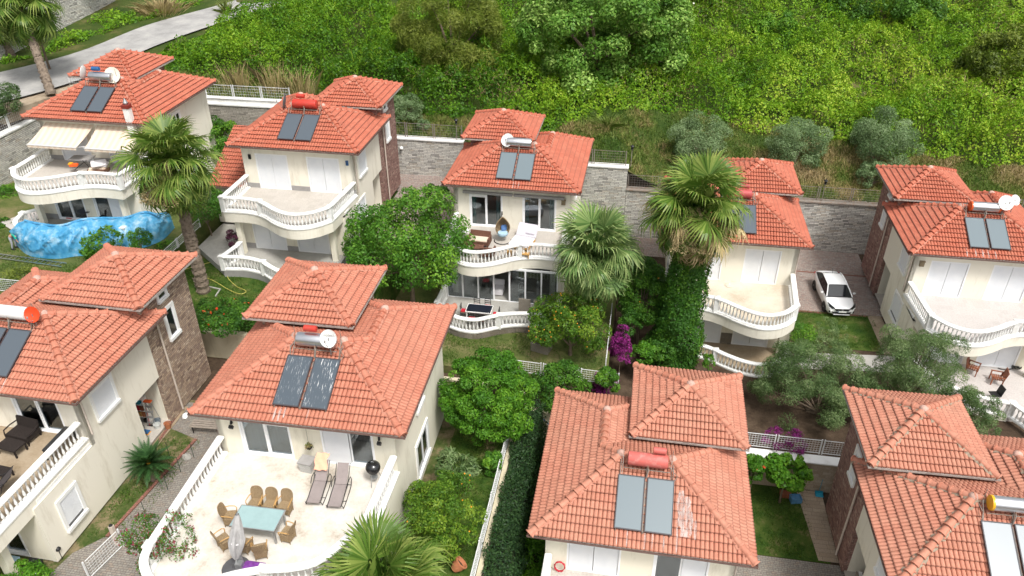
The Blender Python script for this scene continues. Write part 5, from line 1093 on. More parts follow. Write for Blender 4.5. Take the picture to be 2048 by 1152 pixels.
def fan_palm(label, base, top, size, nf, m_, dead=0, seed=1, tr=.26, low=-55, group='fan palms', flower=False, hi=80, gap=False):
    rng = random.Random(seed); T = thing('fan_palm', label, 'palm tree', base, 0, group); L = Vector(top)-Vector(base)
    b = MB(); n = max(6, int(L.length/.22)); prof = []
    path = [L*(i/n)+Vector((math.sin(i*.25)*.03, 0, 0)) for i in range(n+1)]; b.tube(path, [tr*(1.25-.45*i/n)*(1.06 if i % 2 else .94)*rng.uniform(.95, 1.05) for i in range(n+1)], 10)
    for i in range(int(n*5*(1 if L.length < 12 else .6))):
        t = rng.random()**.8; a = rng.random()*6.28; p = L*t; r = tr*(1.2-.4*t); b.obox((p.x+math.cos(a)*r, p.y+math.sin(a)*r, p.z), .03, .12, .22, a, 0, .5)
    b.build('trunk', BARK_P, T)
    rc = np.random.default_rng(seed+50); dd = rdir(rc, 420); dd[:, 2] = np.abs(dd[:, 2])*1.1-.15; leafmesh('young_blades', dd*size*(.25+.75*rc.random(420))[:, None]+np.array(L)+[0, 0, .15*size], np.cross(dd, rdir(rc, 420)), .75*size, m_, T, .16, None, rc)
    for i in range(nf+dead):
        d = i >= nf; f = (i+.5)/nf; el = rad(hi-(hi-low)*f**.85) if not d else rad(rng.uniform(-80, 25) if gap else rng.uniform(-82, -50)); az = i*2.39996+rng.uniform(-.25, .25)
        if gap and not d and abs((az+1.75+math.pi) % (2*math.pi)-math.pi) < .5 and -1.15 < el < .8: continue
        ms = FR[.15] if el > .7 else FR[.5] if el > -.1 else FR[.9]; me = ms[rng.randrange(3)]; s = size*rng.uniform(.85, 1.1)*(1 if not d else 1.0 if gap else .85)
        o = instanced(me, 'frond' if not d else 'dead_frond', L_PALM, T, tuple(L+Vector((0, 0, (.25 if not d else -.1)*size*(1-f*.5)))))
        if d or m_ is not L_PALM: o.material_slots[0].link = 'OBJECT'; o.material_slots[0].material = L_PALMD if d else m_
        M = Matrix.Rotation(az, 4, 'Z') @ Matrix.Rotation(-el, 4, 'Y') @ Matrix.Rotation(rng.uniform(-.35, .35), 4, 'X'); o.rotation_euler = M.to_euler(); o.scale = (s, s*(.55 if d else 1), s)
    if flower:
        n = 2600; rg = np.random.default_rng(seed); a = (rg.integers(0, 5, n)-2)*.22+rg.normal(size=n)*.03; t = rg.random(n)**.7; P = np.stack([a*(.5+1.0*t), -.55-.85*t, .45-1.35*t**1.3], 1)*size+rg.normal(size=(n, 3))*(.04+.08*t)[:, None]; leafmesh('flower_stalks', P+np.array(L), rg.normal(size=(n, 3)), .16, L_PALMD, T, .35, .8+.3*rg.random(n), rg)
    return T
fan_palm('tall fan palm with dry hanging tufts in front of the awning villa', (-25.9, 37.5, 3.9), tuple(W(345, 335, 'y', 37.3)), 1.42, 46, L_PALM, 14, 3, .32, low=-68, flower=True)
fan_palm('short blue green fan palm in front of the egg chair villa', (-2.0, 39.4, 1.7), tuple(W(1190, 515, 'y', 39.4)), 1.4, 44, L_PALMB, 3, 4, .3, low=-40)
g3 = W(1390, 425, 'y', 40.0); fan_palm('tall fan palm with cream flower stalks and many dead fronds over an ivy covered trunk', (3.5, 40.4, -.2), tuple(g3), 1.5, 60, L_PALM, 34, 5, .3, low=-72, flower=True, gap=True)
ivy_column('tall column of ivy wrapped around the palm trunk', (3.1, 40.2, -.2), tuple(W(1383, 505, 'y', 40.1)), 1.32, 30000, 6)
fan_palm('bright green fan palm at the bottom edge beside the dining terrace', (-7.1, 16.6, 2.6), tuple(W(765, 1195, 'y', 16.6)), 1.3, 26, L_PALM, 1, 7, .2, low=-20)
fan_palm('nearer fan palm in the top left corner with a long leaning trunk', tuple(W(103, 190, 'z', 10.0)), tuple(W(40, 12, 'y', 57.3)), 1.75, 34, L_PALM, 6, 8, .3, low=-60)
fan_palm('fan palm at the left edge beyond the road, its crown cut by the frame', tuple(W(27, 118, 'y', 62.5)), tuple(W(-25, 20, 'y', 62.5)), 1.7, 30, L_PALM, 4, 9, .28, low=-60)
fan_palm('fan palm beyond the road with only its trunk inside the top edge', tuple(W(180, 38, 'y', 74.5)), tuple(W(150, -90, 'y', 74.5)), 1.6, 28, L_PALM, 4, 10, .28, low=-50)
# cycad
def cycad(label, base, top_z, R, nf, seed):
    rng = random.Random(seed); T = thing('cycad', label, 'sago palm', base); h = top_z; MB().tube([(0, 0, 0), (0, 0, h*.5), (0, 0, h)], [.2, .22, .2], 10).build('trunk', BARK_P, T)
    V = []; F = []; tt = []
    for i in range(nf):
        az = i*2.39996; el = rad(78-85*(i/nf)); L = R*rng.uniform(.9, 1.1); n = 26
        for j in range(n):
            t = (j+1)/n; e = el-t*t*.75; x = L*(t*math.cos(el-.3*t)); z = h+L*(t*math.sin(el)-.42*t*t*math.cos(el)); d = Vector((math.cos(az), math.sin(az), 0)); sd_ = Vector((-d.y, d.x, 0)); p = d*x+Vector((0, 0, z))
            ll = .30*math.sin(math.pi*min(1, t*1.05)**.6)*.9+.04; ax = (d*.6*math.cos(e)+Vector((0, 0, .6*math.sin(e)))).normalized()
            for s in (-1, 1):
                b = len(V); tip = p+(sd_*s+ax*.6).normalized()*ll+Vector((0, 0, .05*ll)); V += [p-ax*.028, p+ax*.028, tip]; F.append((b, b+1, b+2)); tt += [rng.random()]*3
    me = bpy.data.meshes.new('crown'); me.from_pydata([tuple(v) for v in V], [], F); me.update(); a = me.attributes.new('tint', 'FLOAT', 'POINT'); a.data.foreach_set('value', np.array(tt, 'f')); link(me, 'crown', L_CYC, T)
    MB().lathe([(.02, .2), (.1, .12), (.13, 0)][::-1], 10, (0, 0, h)).build('cone', YELLOW, T); return T
cb = W(308, 958, 'z', 2.62); cycad('dark green sago palm on the patchy lawn between the two foreground villas', tuple(cb), 1.0, 1.2, 46, 3)
# ================================================================ ground floor patios, in villa coordinates
def lflip(pts, m): return [((x-CX) if m else (RW-x-CX), y) for x, y in pts]
def lower_patio(par, m, pts, z, depth, wm, fm, posts_at, side=None, back=.5, name='lower_balustrade'):
    P = lflip(pts, m)
    if not m: P = P[::-1]
    run = patio(par, P, z, wm, fm, depth, back); posts = [min(run, key=lambda q: (q[0]-a)**2+(q[1]-b)**2) for a, b in lflip(posts_at, m)]; segs = [run]
    for s in (side or []): 
        S2 = lflip(s, m); segs.append(S2); posts += [S2[-1]]
    return balustrade(par, segs, z, posts=posts, name=name)
lower_patio(VB, 1, [(.95, -4.87), (2.2, -4.72), (3.0, -4.80), (3.83, -5.06), (4.5, -5.5), (5.24, -5.9), (6.2, -6.15), (7.2, -5.9), (8.0, -5.1)], .06, .6, GREYP, CONC, [(.95, -4.87), (3.83, -5.06), (8.0, -5.1)], side=[[(.95, -4.87), (1.3, -3.1)]])
MB().prism([(-CX-2.2, -2.4), (-CX+.9, -4.9), (-CX+1.0, .5), (-CX-.6, 1.0), (-CX-2.2, 1.0)], -.4, .045).build('patio_step', CONC, VB)
lower_patio(VC, 0, [(.9, -5.9), (1.5, -6.5), (2.17, -6.87), (2.9, -7.05), (3.61, -7.0), (4.4, -6.55), (5.25, -6.1), (6.0, -5.9), (6.82, -5.8), (7.8, -5.9)], .04, .62, RUBBLE, CONC, [(.9, -5.9), (4.6, -6.45), (7.8, -5.9)]) if False else None
# villa C path is measured in its own plan x, so it is not mirrored
def lower_patio_raw(par, pts, z, depth, wm, fm, posts_at, sides=(), back=.5):
    P = [(x-CX, y) for x, y in pts]; run = patio(par, P, z, wm, fm, depth, back); posts = [min(run, key=lambda q: (q[0]-a+CX)**2+(q[1]-b)**2) for a, b in posts_at]; segs = [run]
    for s in sides: segs.append([(x-CX, y) for x, y in s]); posts.append(segs[-1][-1])
    return balustrade(par, segs, z, posts=posts, name='lower_balustrade')
lower_patio_raw(VC, [(.75, -5.5), (1.4, -6.4), (2.17, -6.87), (2.9, -7.05), (3.61, -7.0), (4.4, -6.55), (5.25, -6.1), (6.0, -5.9), (6.82, -5.8), (7.8, -5.9)], .04, .62, RUBBLE, CONC, [(.75, -5.5), (4.9, -6.3), (7.8, -5.9)], sides=[[(.75, -5.5), (.75, -3.6)]])
lower_patio_raw(VG, [(.9, -3.6), (2.33, -3.55), (3.0, -3.7), (3.58, -4.0), (4.3, -4.45), (5.1, -4.85), (6.0, -5.05), (6.8, -4.9), (7.5, -4.3), (7.95, -3.4)], .04, .75, CREAM, TERR_B, [(.9, -3.6), (3.58, -4.0), (7.95, -3.4)], sides=[[(7.95, -3.4), (7.95, -2.6)]])
lower_patio_raw(VF, [(.9, -3.3), (1.3, -4.4), (2.1, -5.4), (3.1, -6.0), (4.2, -6.4), (5.2, -6.55)], .04, .75, CREAM, TERR_P, [(.9, -3.3), (5.2, -6.55)], sides=[[(5.2, -6.55), (6.2, -8.2)]])
pv = MB().box(5.2-CX, -6.6, -.7, 9-CX, .5, .03).build('patio_extension', TERR_P, VF)
lower_patio_raw(VA, [(.3, -3.1), (.7, -4.3), (1.7, -5.0), (2.8, -5.2), (4.0, -4.9), (5.2, -4.3), (6.4, -4.0), (7.6, -4.1), (8.2, -4.0)], .04, .6, CREAM, CONC, [(.3, -3.1), (8.2, -4.0)], sides=[[(.3, -3.1), (1.0, -2.3)]])
MB().box(1.0-CX, -5.0, -.4, 8.2-CX, -3.2, .03).build('porch_paving', PAVER, VD)
# rubble stone panels on villa G's ground floor
MB().box(4.05-CX, -1.93, .05, 4.75-CX, -1.905, .9).build('stone_facing', RUBBLE, VG)

# short grass on the lawns
def lawn_blades(rects, n, name):
    rg = np.random.default_rng(77); ar = np.array([(x1-x0)*(y1-y0) for x0, x1, y0, y1, z in rects]); k = rg.choice(len(rects), n, p=ar/ar.sum()); R = np.array(rects)[k]
    x = R[:, 0]+(R[:, 1]-R[:, 0])*rg.random(n); y = R[:, 2]+(R[:, 3]-R[:, 2])*rg.random(n); lo = fbm(x, y, 1.3, 3, 15); m = rg.random(n) < (lo-.3)*3; x, y, z, lo = x[m], y[m], R[m, 4], lo[m]
    o = blades(name, np.stack([x, y, z], 1), rg.normal(size=(len(x), 3))*.5+[0, 0, 1], .07+.10*lo, .012, L_LAWN, None, lo*.7+rg.random(len(x))*.4-.1); tag(o, 'short uneven grass growing on the garden lawns', 'grass', kind='stuff')
L_LAWN = m_leaf('lawn_blades', [(0, (.02, .06, .008)), (.6, (.07, .15, .015)), (1, (.20, .24, .06))], .2)
lawn_blades([(-29, -17, 33.6, 40, 3.95), (-14.8, -1, 35.6, 39.5, 1.77), (11.2, 16.8, 43.8, 47.8, -.165), (5.9, 10.3, 27.3, 31.9, -1.43), (-7.8, -5.3, 17, 32.5, 2.62), (-22.4, -20.4, 19.8, 26.3, 2.6), (-43, -29.5, 34, 41, 5.2)], 90000, 'lawn_grass')

# ================================================================ furniture
def at(par, x, y, z=0.0): return (Matrix.Translation(par.location) @ Matrix.Rotation(par.rotation_euler.z, 4, 'Z')) @ Vector((x-CX, y, z))
def copy_tree(src, loc, rz, label=None):
    o = src.copy(); COL.objects.link(o); o.location = loc; o.rotation_euler = (0, 0, rz)
    if label: o['label'] = label
    for ch in list(src.children):
        c = ch.copy(); COL.objects.link(c); c.parent = o
        for g in list(ch.children): d = g.copy(); COL.objects.link(d); d.parent = c
    return o
def place(kind, items, label0=None):
    """first item builds, others copy. items: (loc, rz, label)"""
    o = None
    for loc, rz, lab in items:
        if o is None: o = kind(loc, rz, lab)
        else: copy_tree(o, loc, rz, lab)
    return o
def wicker_chair(loc, rz, lab, wm=WICKER, arm=WOODL, grp='wicker chairs around the glass table', legs=None):
    t = thing('wicker_chair', lab, 'chair', loc, rz, grp); t.scale = (.86, .86, .95)   # faces +y
    MB().add([(-.26, -.22, .36), (.26, -.22, .36), (.29, .27, .38), (-.29, .27, .38), (-.26, -.22, .45), (.26, -.22, .45), (.29, .27, .46), (-.29, .27, .46)], [(0, 3, 2, 1), (4, 5, 6, 7), (0, 1, 5, 4), (1, 2, 6, 5), (2, 3, 7, 6), (3, 0, 4, 7)]).add([(-.24, -.2, .1), (.24, -.2, .1), (.27, .25, .1), (-.27, .25, .1), (-.25, -.21, .36), (.25, -.21, .36), (.28, .26, .37), (-.28, .26, .37)], [(0, 1, 5, 4), (1, 2, 6, 5), (2, 3, 7, 6), (3, 0, 4, 7)]).build('seat', wm, t)
    b = MB(); n = 8; pts = []; m = 6; vs = []
    for k, off in ((0, 0), (1, -.035)):
        for j in range(m+1):
            for i in range(n+1):
                u = i/n*2-1; v = j/m; w = (.25+.05*math.sin(v*2.6))*(1 if v < .85 else 1-.15*((v-.85)/.15)**2); vs.append((u*w, -.20-.17*v+.06*u*u+off, .42+.56*v+.03*(1-u*u)*(v > .9)))
    fs = []; q = (n+1)*(m+1)
    for j in range(m):
        for i in range(n): a = j*(n+1)+i; fs += [(a, a+1, a+n+2, a+n+1), (q+a, q+a+n+1, q+a+n+2, q+a+1)]
    for i in range(n): a = m*(n+1)+i; fs.append((a, a+1, q+a+1, q+a))
    for j in range(m):
        a = j*(n+1); fs.append((a, a+n+1, q+a+n+1, q+a)); a += n; fs.append((a, q+a, q+a+n+1, a+n+1))
    b.add(vs, fs).build('backrest', wm, t, smooth=50)
    lm = MB().lathe([(.02, 0), (.026, .42)], 6).mesh('leg')
    for x, y in ((-.23, -.19), (.23, -.19), (-.25, .23), (.25, .23)): instanced(lm, 'leg', wm, t, (x, y, 0))
    if arm:
        for s in (-1, 1): MB().tube([(s*.27, -.27, .66), (s*.31, -.05, .68), (s*.33, .18, .66), (s*.31, .27, .60), (s*.28, .25, .44)], .022, 6).build('arm', arm, t)
    return t
def dining_table(name, loc, rz, lab, sx, sy, h, topm, legm, glass=True):
    t = thing(name, lab, 'table', loc, rz); MB().box(-sx/2, -sy/2, h-.03, sx/2, sy/2, h).build('tabletop', topm, t)
    f = MB().box(-sx/2-.03, -sy/2-.03, h-.055, sx/2+.03, -sy/2, h+.012).box(-sx/2-.03, sy/2, h-.055, sx/2+.03, sy/2+.03, h+.012).box(-sx/2-.03, -sy/2, h-.055, -sx/2, sy/2, h+.012).box(sx/2, -sy/2, h-.055, sx/2+.03, sy/2, h+.012).build('frame', legm, t)
    lm = MB().box(-.035, -.035, 0, .035, .035, h-.055).mesh('leg')
    for a in (-1, 1):
        for b in (-1, 1): instanced(lm, 'leg', legm, t, (a*(sx/2-.05), b*(sy/2-.05), 0))
    return t
PURE = mat('black_tabletop', (.012, .016, .026), .3, .05, 4)
FROST = mat('frosted_table_glass', (.30, .43, .43), .12, .06, 2, spec=.7)
dining_table('dining_table', at(VD, 4.03, -3.27, 3.615), VD.rotation_euler.z, 'glass topped dining table with wicker chairs around it on the white terrace', 1.72, 1.0, .75, FROST, GALV)
wc = [((3.42, -2.25), 180, 'wicker chair behind the glass table, leftmost of three'), ((4.02, -2.22), 180, 'wicker chair behind the glass table, middle of three'), ((4.62, -2.2), 175, 'wicker chair behind the glass table, rightmost of three'),
      ((2.72, -3.05), -80, 'wicker chair at the left end of the glass table'), ((3.0, -4.15), -35, 'wicker chair left of the closed parasol, in front of the table'), ((3.85, -4.2), -5, 'wicker chair half hidden behind the closed parasol'),
      ((4.55, -4.35), 25, 'wicker chair at the near right corner of the glass table'), ((5.25, -3.45), 80, 'wicker chair at the right end of the glass table')]
place(lambda l, r, b: wicker_chair(l, r, b), [(at(VD, *p, 3.615), rad(a), lab) for p, a, lab in wc])
# closed parasol
t = thing('parasol', 'closed grey parasol leaning beside the glass table', 'parasol', at(VD, 3.85, -5.0, 3.615))
d = W(540/3.098+300, 770/3.098+780, 'y', t.location.y+.1)-t.location; top = Vector((d.x, .1, 2.35)) if d.z > 3 else Vector((d.x, .1, d.z)); pm_ = MB().tube([(0, 0, .05), top*.5, top], .03, 8).build('pole', GALV, t)
vs = []; n = 18; L_ = 12
for j in range(L_+1):
    q = j/L_; c = top*(1-q*.80); r = .03+.155*math.sin(math.pi*min(1, q*.9+.05))**.8*(1.25 if q > .55 else 1)
    for k in range(n): a = 2*math.pi*k/n; rr = r*(1.0+(.38 if k % 3 else -.35)*min(1, q*2)); vs.append((c.x+math.cos(a)*rr, c.y+math.sin(a)*rr, c.z))
MB().add(vs, [(j*n+k, j*n+(k+1) % n, (j+1)*n+(k+1) % n, (j+1)*n+k) for j in range(L_) for k in range(n)]).build('canopy', FAB_G, t, smooth=70)
MB().tube([tuple(top*.52+Vector((.2*math.cos(a), .2*math.sin(a), 0))) for a in [i*.7 for i in range(9)]], .02, 5, closed=True).build('strap', FAB_W, t)
b = MB().lathe([(.48, 0), (.5, .05), (.46, .10), (.12, .13), (.06, .3)], 16).build('base', mat('dark_grey_base', (.09, .09, .095), .6), t, smooth=40); MB().box(.05, -.1, .1, .3, .12, .34).box(.1, .12, .1, .24, .2, .55).build('clamp', GALV, t)
t = thing('cloth', 'crumpled purple cloth beside the parasol base', 'cloth', at(VD, 4.45, -4.95, 3.615)); rg = random.Random(4); n = 9
MB().add([((i/n-.5)*.85, (j/n-.5)*.55, .10+.22*rg.random()*math.sin(math.pi*i/n)*math.sin(math.pi*j/n)) for j in range(n+1) for i in range(n+1)], [(j*(n+1)+i, j*(n+1)+i+1, (j+1)*(n+1)+i+1, (j+1)*(n+1)+i) for j in range(n) for i in range(n)]).build('folds', PURPLE, t, smooth=80)
def lounger(loc, rz, lab):
    t = thing('sun_lounger', lab, 'sun lounger', loc, rz, 'taupe rocking loungers'); t.scale = (.86, .78, .92)  # head at +y
    def slab(pts, w, name): 
        vs = []; 
        for y, z in pts: vs += [(-w, y, z), (w, y, z), (-w, y, z-.02), (w, y, z-.02)]
        n = len(pts); fs = []
        for i in range(n-1): a = 4*i; fs += [(a, a+1, a+5, a+4), (a+2, a+6, a+7, a+3), (a, a+4, a+6, a+2), (a+1, a+3, a+7, a+5)]
        fs += [(0, 2, 3, 1), (4*n-4, 4*n-3, 4*n-1, 4*n-2)]; MB().add(vs, fs).build(name, TAUPE, t)
    slab([(-1.25, .30), (-.9, .30), (-.4, .37), (.1, .40)], .29, 'seat'); slab([(.12, .41), (.4, .56), (.8, .88), (.95, 1.0)], .27, 'backrest')
    f = MB()
    for s in (-.32, .32):
        f.tube([(s, -1.25, .28), (s, -.9, .27), (s, -.4, .34), (s, .12, .38), (s, .5, .62), (s, .95, .98)], .018, 6)
        f.tube([(s*1.15, -1.2, .28), (s*1.2, -1.1, .06), (s*1.2, -.6, .02), (s*1.2, 0, .03), (s*1.2, .45, .1), (s*1.2, .62, .3), (s*1.2, .5, .55), (s*1.2, .1, .6), (s*1.1, -.2, .5)], .02, 6)
    f.tube([(-.38, -.6, .03), (.38, -.6, .03)], .016, 5).tube([(-.38, .45, .1), (.38, .45, .1)], .016, 5); f.build('frame', BLACKP, t, smooth=60); return t
place(lounger, [(at(VD, 5.5, -.85, 3.615), rad(5), 'left taupe rocking lounger with a peach towel over its head end'), (at(VD, 6.38, -.9, 3.615), rad(5), 'right taupe rocking lounger without a towel')])
t = thing('towel', 'peach towel draped over the head of the left lounger', 'towel', at(VD, 5.42, -.25, 3.615+.80), rad(5)); n = 8
MB().add([((i/n-.5)*.52+.04*math.sin(j), (j/n-.5)*.6, .06+.38*((j/n)-.3)+.03*math.sin(i*1.3+j)) for j in range(n+1) for i in range(n+1)], [(j*(n+1)+i, j*(n+1)+i+1, (j+1)*(n+1)+i+1, (j+1)*(n+1)+i) for j in range(n) for i in range(n)]).build('folds', PEACH, t, smooth=80)
t = thing('kettle_barbecue', 'black kettle barbecue in the right corner of the dining terrace', 'barbecue', at(VD, 7.55, -.15, 3.615))
MB().lathe([(.02, .58), (.2, .60), (.28, .72), (.3, .82)], 20).build('bowl', BLACKP, t, smooth=50); MB().lathe([(.305, .825), (.29, .93), (.22, 1.03), (.10, 1.08), (.01, 1.09)], 20).build('lid', mat('black_enamel', (.01, .01, .011), .12, .02, spec=.8), t, smooth=50); MB().tube([(-.06, 0, 1.08), (-.05, 0, 1.14), (.05, 0, 1.14), (.06, 0, 1.08)], .012, 6).build('handle', GALV, t)
for k in range(3): a = k*2.1+.4; MB().tube([(math.cos(a)*.16, math.sin(a)*.16, .66), (math.cos(a)*.34, math.sin(a)*.34, 0)], .014, 6).build('leg', GALV, t)
MB().lathe([(.14, .28), (.15, .33)], 12).build('ash_pan', GALV, t)
t = thing('planter_box', 'white patterned planter box with a grey slab top against the terrace wall', 'planter', at(VD, 4.58, .12, 3.615), rad(-6))
MB().add([(-.24, -.2, 0), (.24, -.2, 0), (.24, .2, 0), (-.24, .2, 0), (-.29, -.25, .5), (.29, -.25, .5), (.29, .25, .5), (-.29, .25, .5)], [(0, 3, 2, 1), (4, 5, 6, 7), (0, 1, 5, 4), (1, 2, 6, 5), (2, 3, 7, 6), (3, 0, 4, 7)]).build('box', m_brick('white_relief', [(.62, .62, .60), (.75, .75, .73)], (.42, .42, .40), .09, .06, .01, dist=.0, bump=.6), t); MB().box(-.31, -.27, .502, .31, .27, .54).build('slab', GREYP, t)
t = thing('hanging_basket', 'small hanging basket of dried flowers between the two terrace doors', 'hanging basket', at(VD, 4.65, .42, 4.55)); MB().tube([(0, 0, .35), (0, 0, 1.25)], .006, 4).tube([(-.12, 0, .1), (0, 0, .38), (.12, 0, .1)], .005, 4).build('chain', BLACKP, t); MB().lathe([(.03, -.1), (.12, 0), (.15, .1)], 10).build('basket', WICKER_D, t)
rg = np.random.default_rng(2); leafmesh('dried_flowers', rg.normal(size=(160, 3))*[.07, .07, .05]+[0, 0, .12], rg.normal(size=(160, 3)), .07, L_DRYG, t)

# left terrace furniture (villa I)
def sofa(name, loc, rz, lab, w, wm, cm=None, d=.78, h=.72, grp=None, arm=.62):
    t = thing(name, lab, 'sofa' if w > 1 else 'armchair', loc, rz, grp)   # faces -y
    MB().box(-w/2, -d/2, .16, w/2, d/2, .38).build('seat', wm, t, bevel=.015)
    MB().obox((0, d/2-.06, .52), w, .10, .62, 0, -.16).build('backrest', wm, t, bevel=.015)
    for s in (-1, 1): MB().tube([(s*(w/2), d/2-.05, arm), (s*(w/2+.05), 0, arm), (s*(w/2+.05), -d/2+.04, arm-.04), (s*(w/2+.03), -d/2, .35), (s*(w/2+.02), -d/2, 0)], .03, 6).build('arm', wm, t, smooth=60) if arm < .6 or wm is WICKER_D else MB().box(s*w/2-.05, -d/2, .16, s*w/2+.05, d/2, arm).build('arm', wm, t, bevel=.015)
    lm = MB().box(-.03, -.03, 0, .03, .03, .16).mesh('leg')
    for a in (-1, 1):
        for b in (-1, 1): instanced(lm, 'leg', wm, t, (a*(w/2-.06), b*(d/2-.06), 0))
    if cm: MB().box(-w/2+.06, -d/2+.02, .385, w/2-.06, d/2-.12, .47).build('cushion', cm, t, bevel=.03)
    return t
def low_table(loc, rz, lab, sx, sy, h, wm, name='coffee_table', grp=None):
    t = thing(name, lab, 'table', loc, rz, grp); MB().box(-sx/2, -sy/2, h-.07, sx/2, sy/2, h).build('tabletop', wm, t, bevel=.01); lm = MB().box(-.03, -.03, 0, .03, .03, h-.07).mesh('leg')
    for a in (-1, 1):
        for b in (-1, 1): instanced(lm, 'leg', wm, t, (a*(sx/2-.05), b*(sy/2-.05), 0))
    return t
ZT = 3.615
sofa('wicker_sofa', at(VI, 5.55, .12, ZT), rad(-8), 'dark wicker two seat sofa under the window of the left edge villa', 1.15, WICKER_D, arm=.58)
low_table(at(VI, 5.65, -.75, ZT), rad(-8), 'dark wicker coffee table in front of the wicker sofa', 1.05, .65, .42, WICKER_D)
low_table(at(VI, 7.62, -.25, ZT), rad(0), 'long dark sideboard standing behind the white railing', .45, 1.5, .62, mat('dark_sideboard', (.03, .03, .03), .5), 'sideboard')
MB_ = low_table(at(VI, 6.3, -2.15, ZT), rad(-5), 'small dark wicker side table next to the reclining chair', .75, .5, .40, WICKER_D)
t = thing('recliner', 'dark mesh reclining chair by the white railing, cut by the left edge', 'lounger', at(VI, 6.75, -2.95, ZT), rad(-60))
MB().add([(-.3, -.9, .32), (.3, -.9, .32), (.3, .1, .36), (-.3, .1, .36), (.3, .75, .95), (-.3, .75, .95)], [(0, 1, 2, 3), (3, 2, 4, 5)]).build('sling', mat('dark_sling', (.06, .05, .05), .8), t)
f = MB()
for s in (-.32, .32): f.tube([(s, -.9, .32), (s, .1, .36), (s, .75, .95)], .018, 6).tube([(s, -.5, .33), (s, -.3, 0)], .016, 6).tube([(s, .3, .5), (s, .1, 0)], .016, 6).tube([(s, -.1, .55), (s, .45, .66)], .016, 6)
f.build('frame', BLACKP, t)
# under the terrace of villa I
low_table(at(VI, 6.75, -3.85, 0.03), 0, 'wooden bench table in the dark porch at the bottom left', 1.1, .5, .5, WOOD, 'bench_table')
low_table(at(VI, 7.72, -3.7, 0.03), 0, 'small dark side table beside the wooden bench table', .6, .45, .5, BLACKP, 'side_table')
t = thing('cushion', 'grey patterned cushion on the wooden bench table', 'cushion', at(VI, 6.72, -3.85, .54)); MB().obox((0, 0, .1), .9, .4, .14, 0, .15).build('pad', FAB_LB, t, bevel=.04)
# porch store of villa I
def W2(px_, py_, z=2.66): return W(px_, py_, 'z', z)
t = thing('shelf_unit', 'white shelf unit with boxes and jars inside the porch', 'shelf', (-23.85, 27.1, 2.72), rad(0)); b = MB()
for z in (0, .45, .85, 1.25, 1.6): b.box(-.28, -.18, z, .28, .18, z+.03)
b.box(-.3, -.18, 0, -.28, .18, 1.63).box(.28, -.18, 0, .3, .18, 1.63).box(-.28, .16, .03, .28, .18, 1.6).build('carcass', WHITE, t)
for i, (x, z, c) in enumerate(((-.12, .03, GALV), (.12, .03, BLACKP), (-.1, .48, WOODL), (.13, .48, TERRA), (-.1, .88, REDC), (.12, .88, WOOD), (0, 1.28, BLUEH), (.05, 1.63, ORANGE))): o = thing('storage_box', ['grey box on the bottom shelf', 'black box on the bottom shelf', 'light wooden box on the second shelf', 'clay pot shaped box on the second shelf', 'red tin on the third shelf', 'brown box on the third shelf', 'turquoise tin on the fourth shelf', 'orange box on top of the shelf unit'][i]+' in the porch', 'box', (-23.85+x, 27.02, 2.72+z)); MB().box(-.09, -.1, 0, .09, .08, .24).build('body', c, o, bevel=.01); MB().box(-.095, -.105, .241, .095, .085, .26).build('lid', c, o)
for p, c, lab in (((-23.12, 27.0, 2.72), mat('grey_bucket', (.15, .19, .22), .5), 'dark grey bucket stacked at the porch corner'), ((-22.95, 26.7, 2.72), mat('white_bucket', (.6, .62, .6), .5), 'white bucket in front of the grey one at the porch'), ((-22.5, 26.9, 2.68), TERRA, 'brown flower pot beside the buckets')):
    t = thing('bucket', lab, 'bucket', p); MB().lathe([(.13, 0), (.18, .32), (.165, .32), (.12, .02)], 14).build('shell', c, t, smooth=50); MB().tube([(math.cos(a)*.18, 0, .32+math.sin(a)*.12) for a in [i*math.pi/8 for i in range(9)]], .006, 4).build('handle', GALV, t)
t = thing('step_ladder', 'grey step ladder with an orange top leaning in the porch', 'ladder', (-23.3, 27.0, 2.72)); b = MB()
for s in (-.2, .2): b.tube([(s, -.3, 0), (s*.8, 0, 1.5)], .02, 5).tube([(s, .3, 0), (s*.8, 0, 1.5)], .015, 5)
for k in range(1, 5): b.box(-.19, -.3+.06*k-.05, .3*k, .19, -.3+.06*k+.06, .3*k+.03)
b.build('frame', GALV, t); MB().box(-.2, -.1, 1.5, .2, .1, 1.55).build('top_step', ORANGE, t)
t = thing('broom', 'red handled broom leaning inside the porch', 'broom', (-23.4, 26.75, 2.72)); MB().tube([(0, 0, .1), (-.15, .35, 1.5)], .014, 5).build('handle', REDC, t); MB().box(-.15, -.04, 0, .15, .04, .12).build('head', BLACKP, t)
t = thing('toy_crate', 'yellow and blue crate at the porch threshold', 'crate', W2(293, 870, 2.66)); MB().box(-.22, -.15, 0, .22, .15, .2).build('body', mat('yellow_plastic', (.75, .35, .03), .5), t, bevel=.01); MB().box(-.2, -.13, .2, .2, .13, .26).build('contents', BLUEC, t)
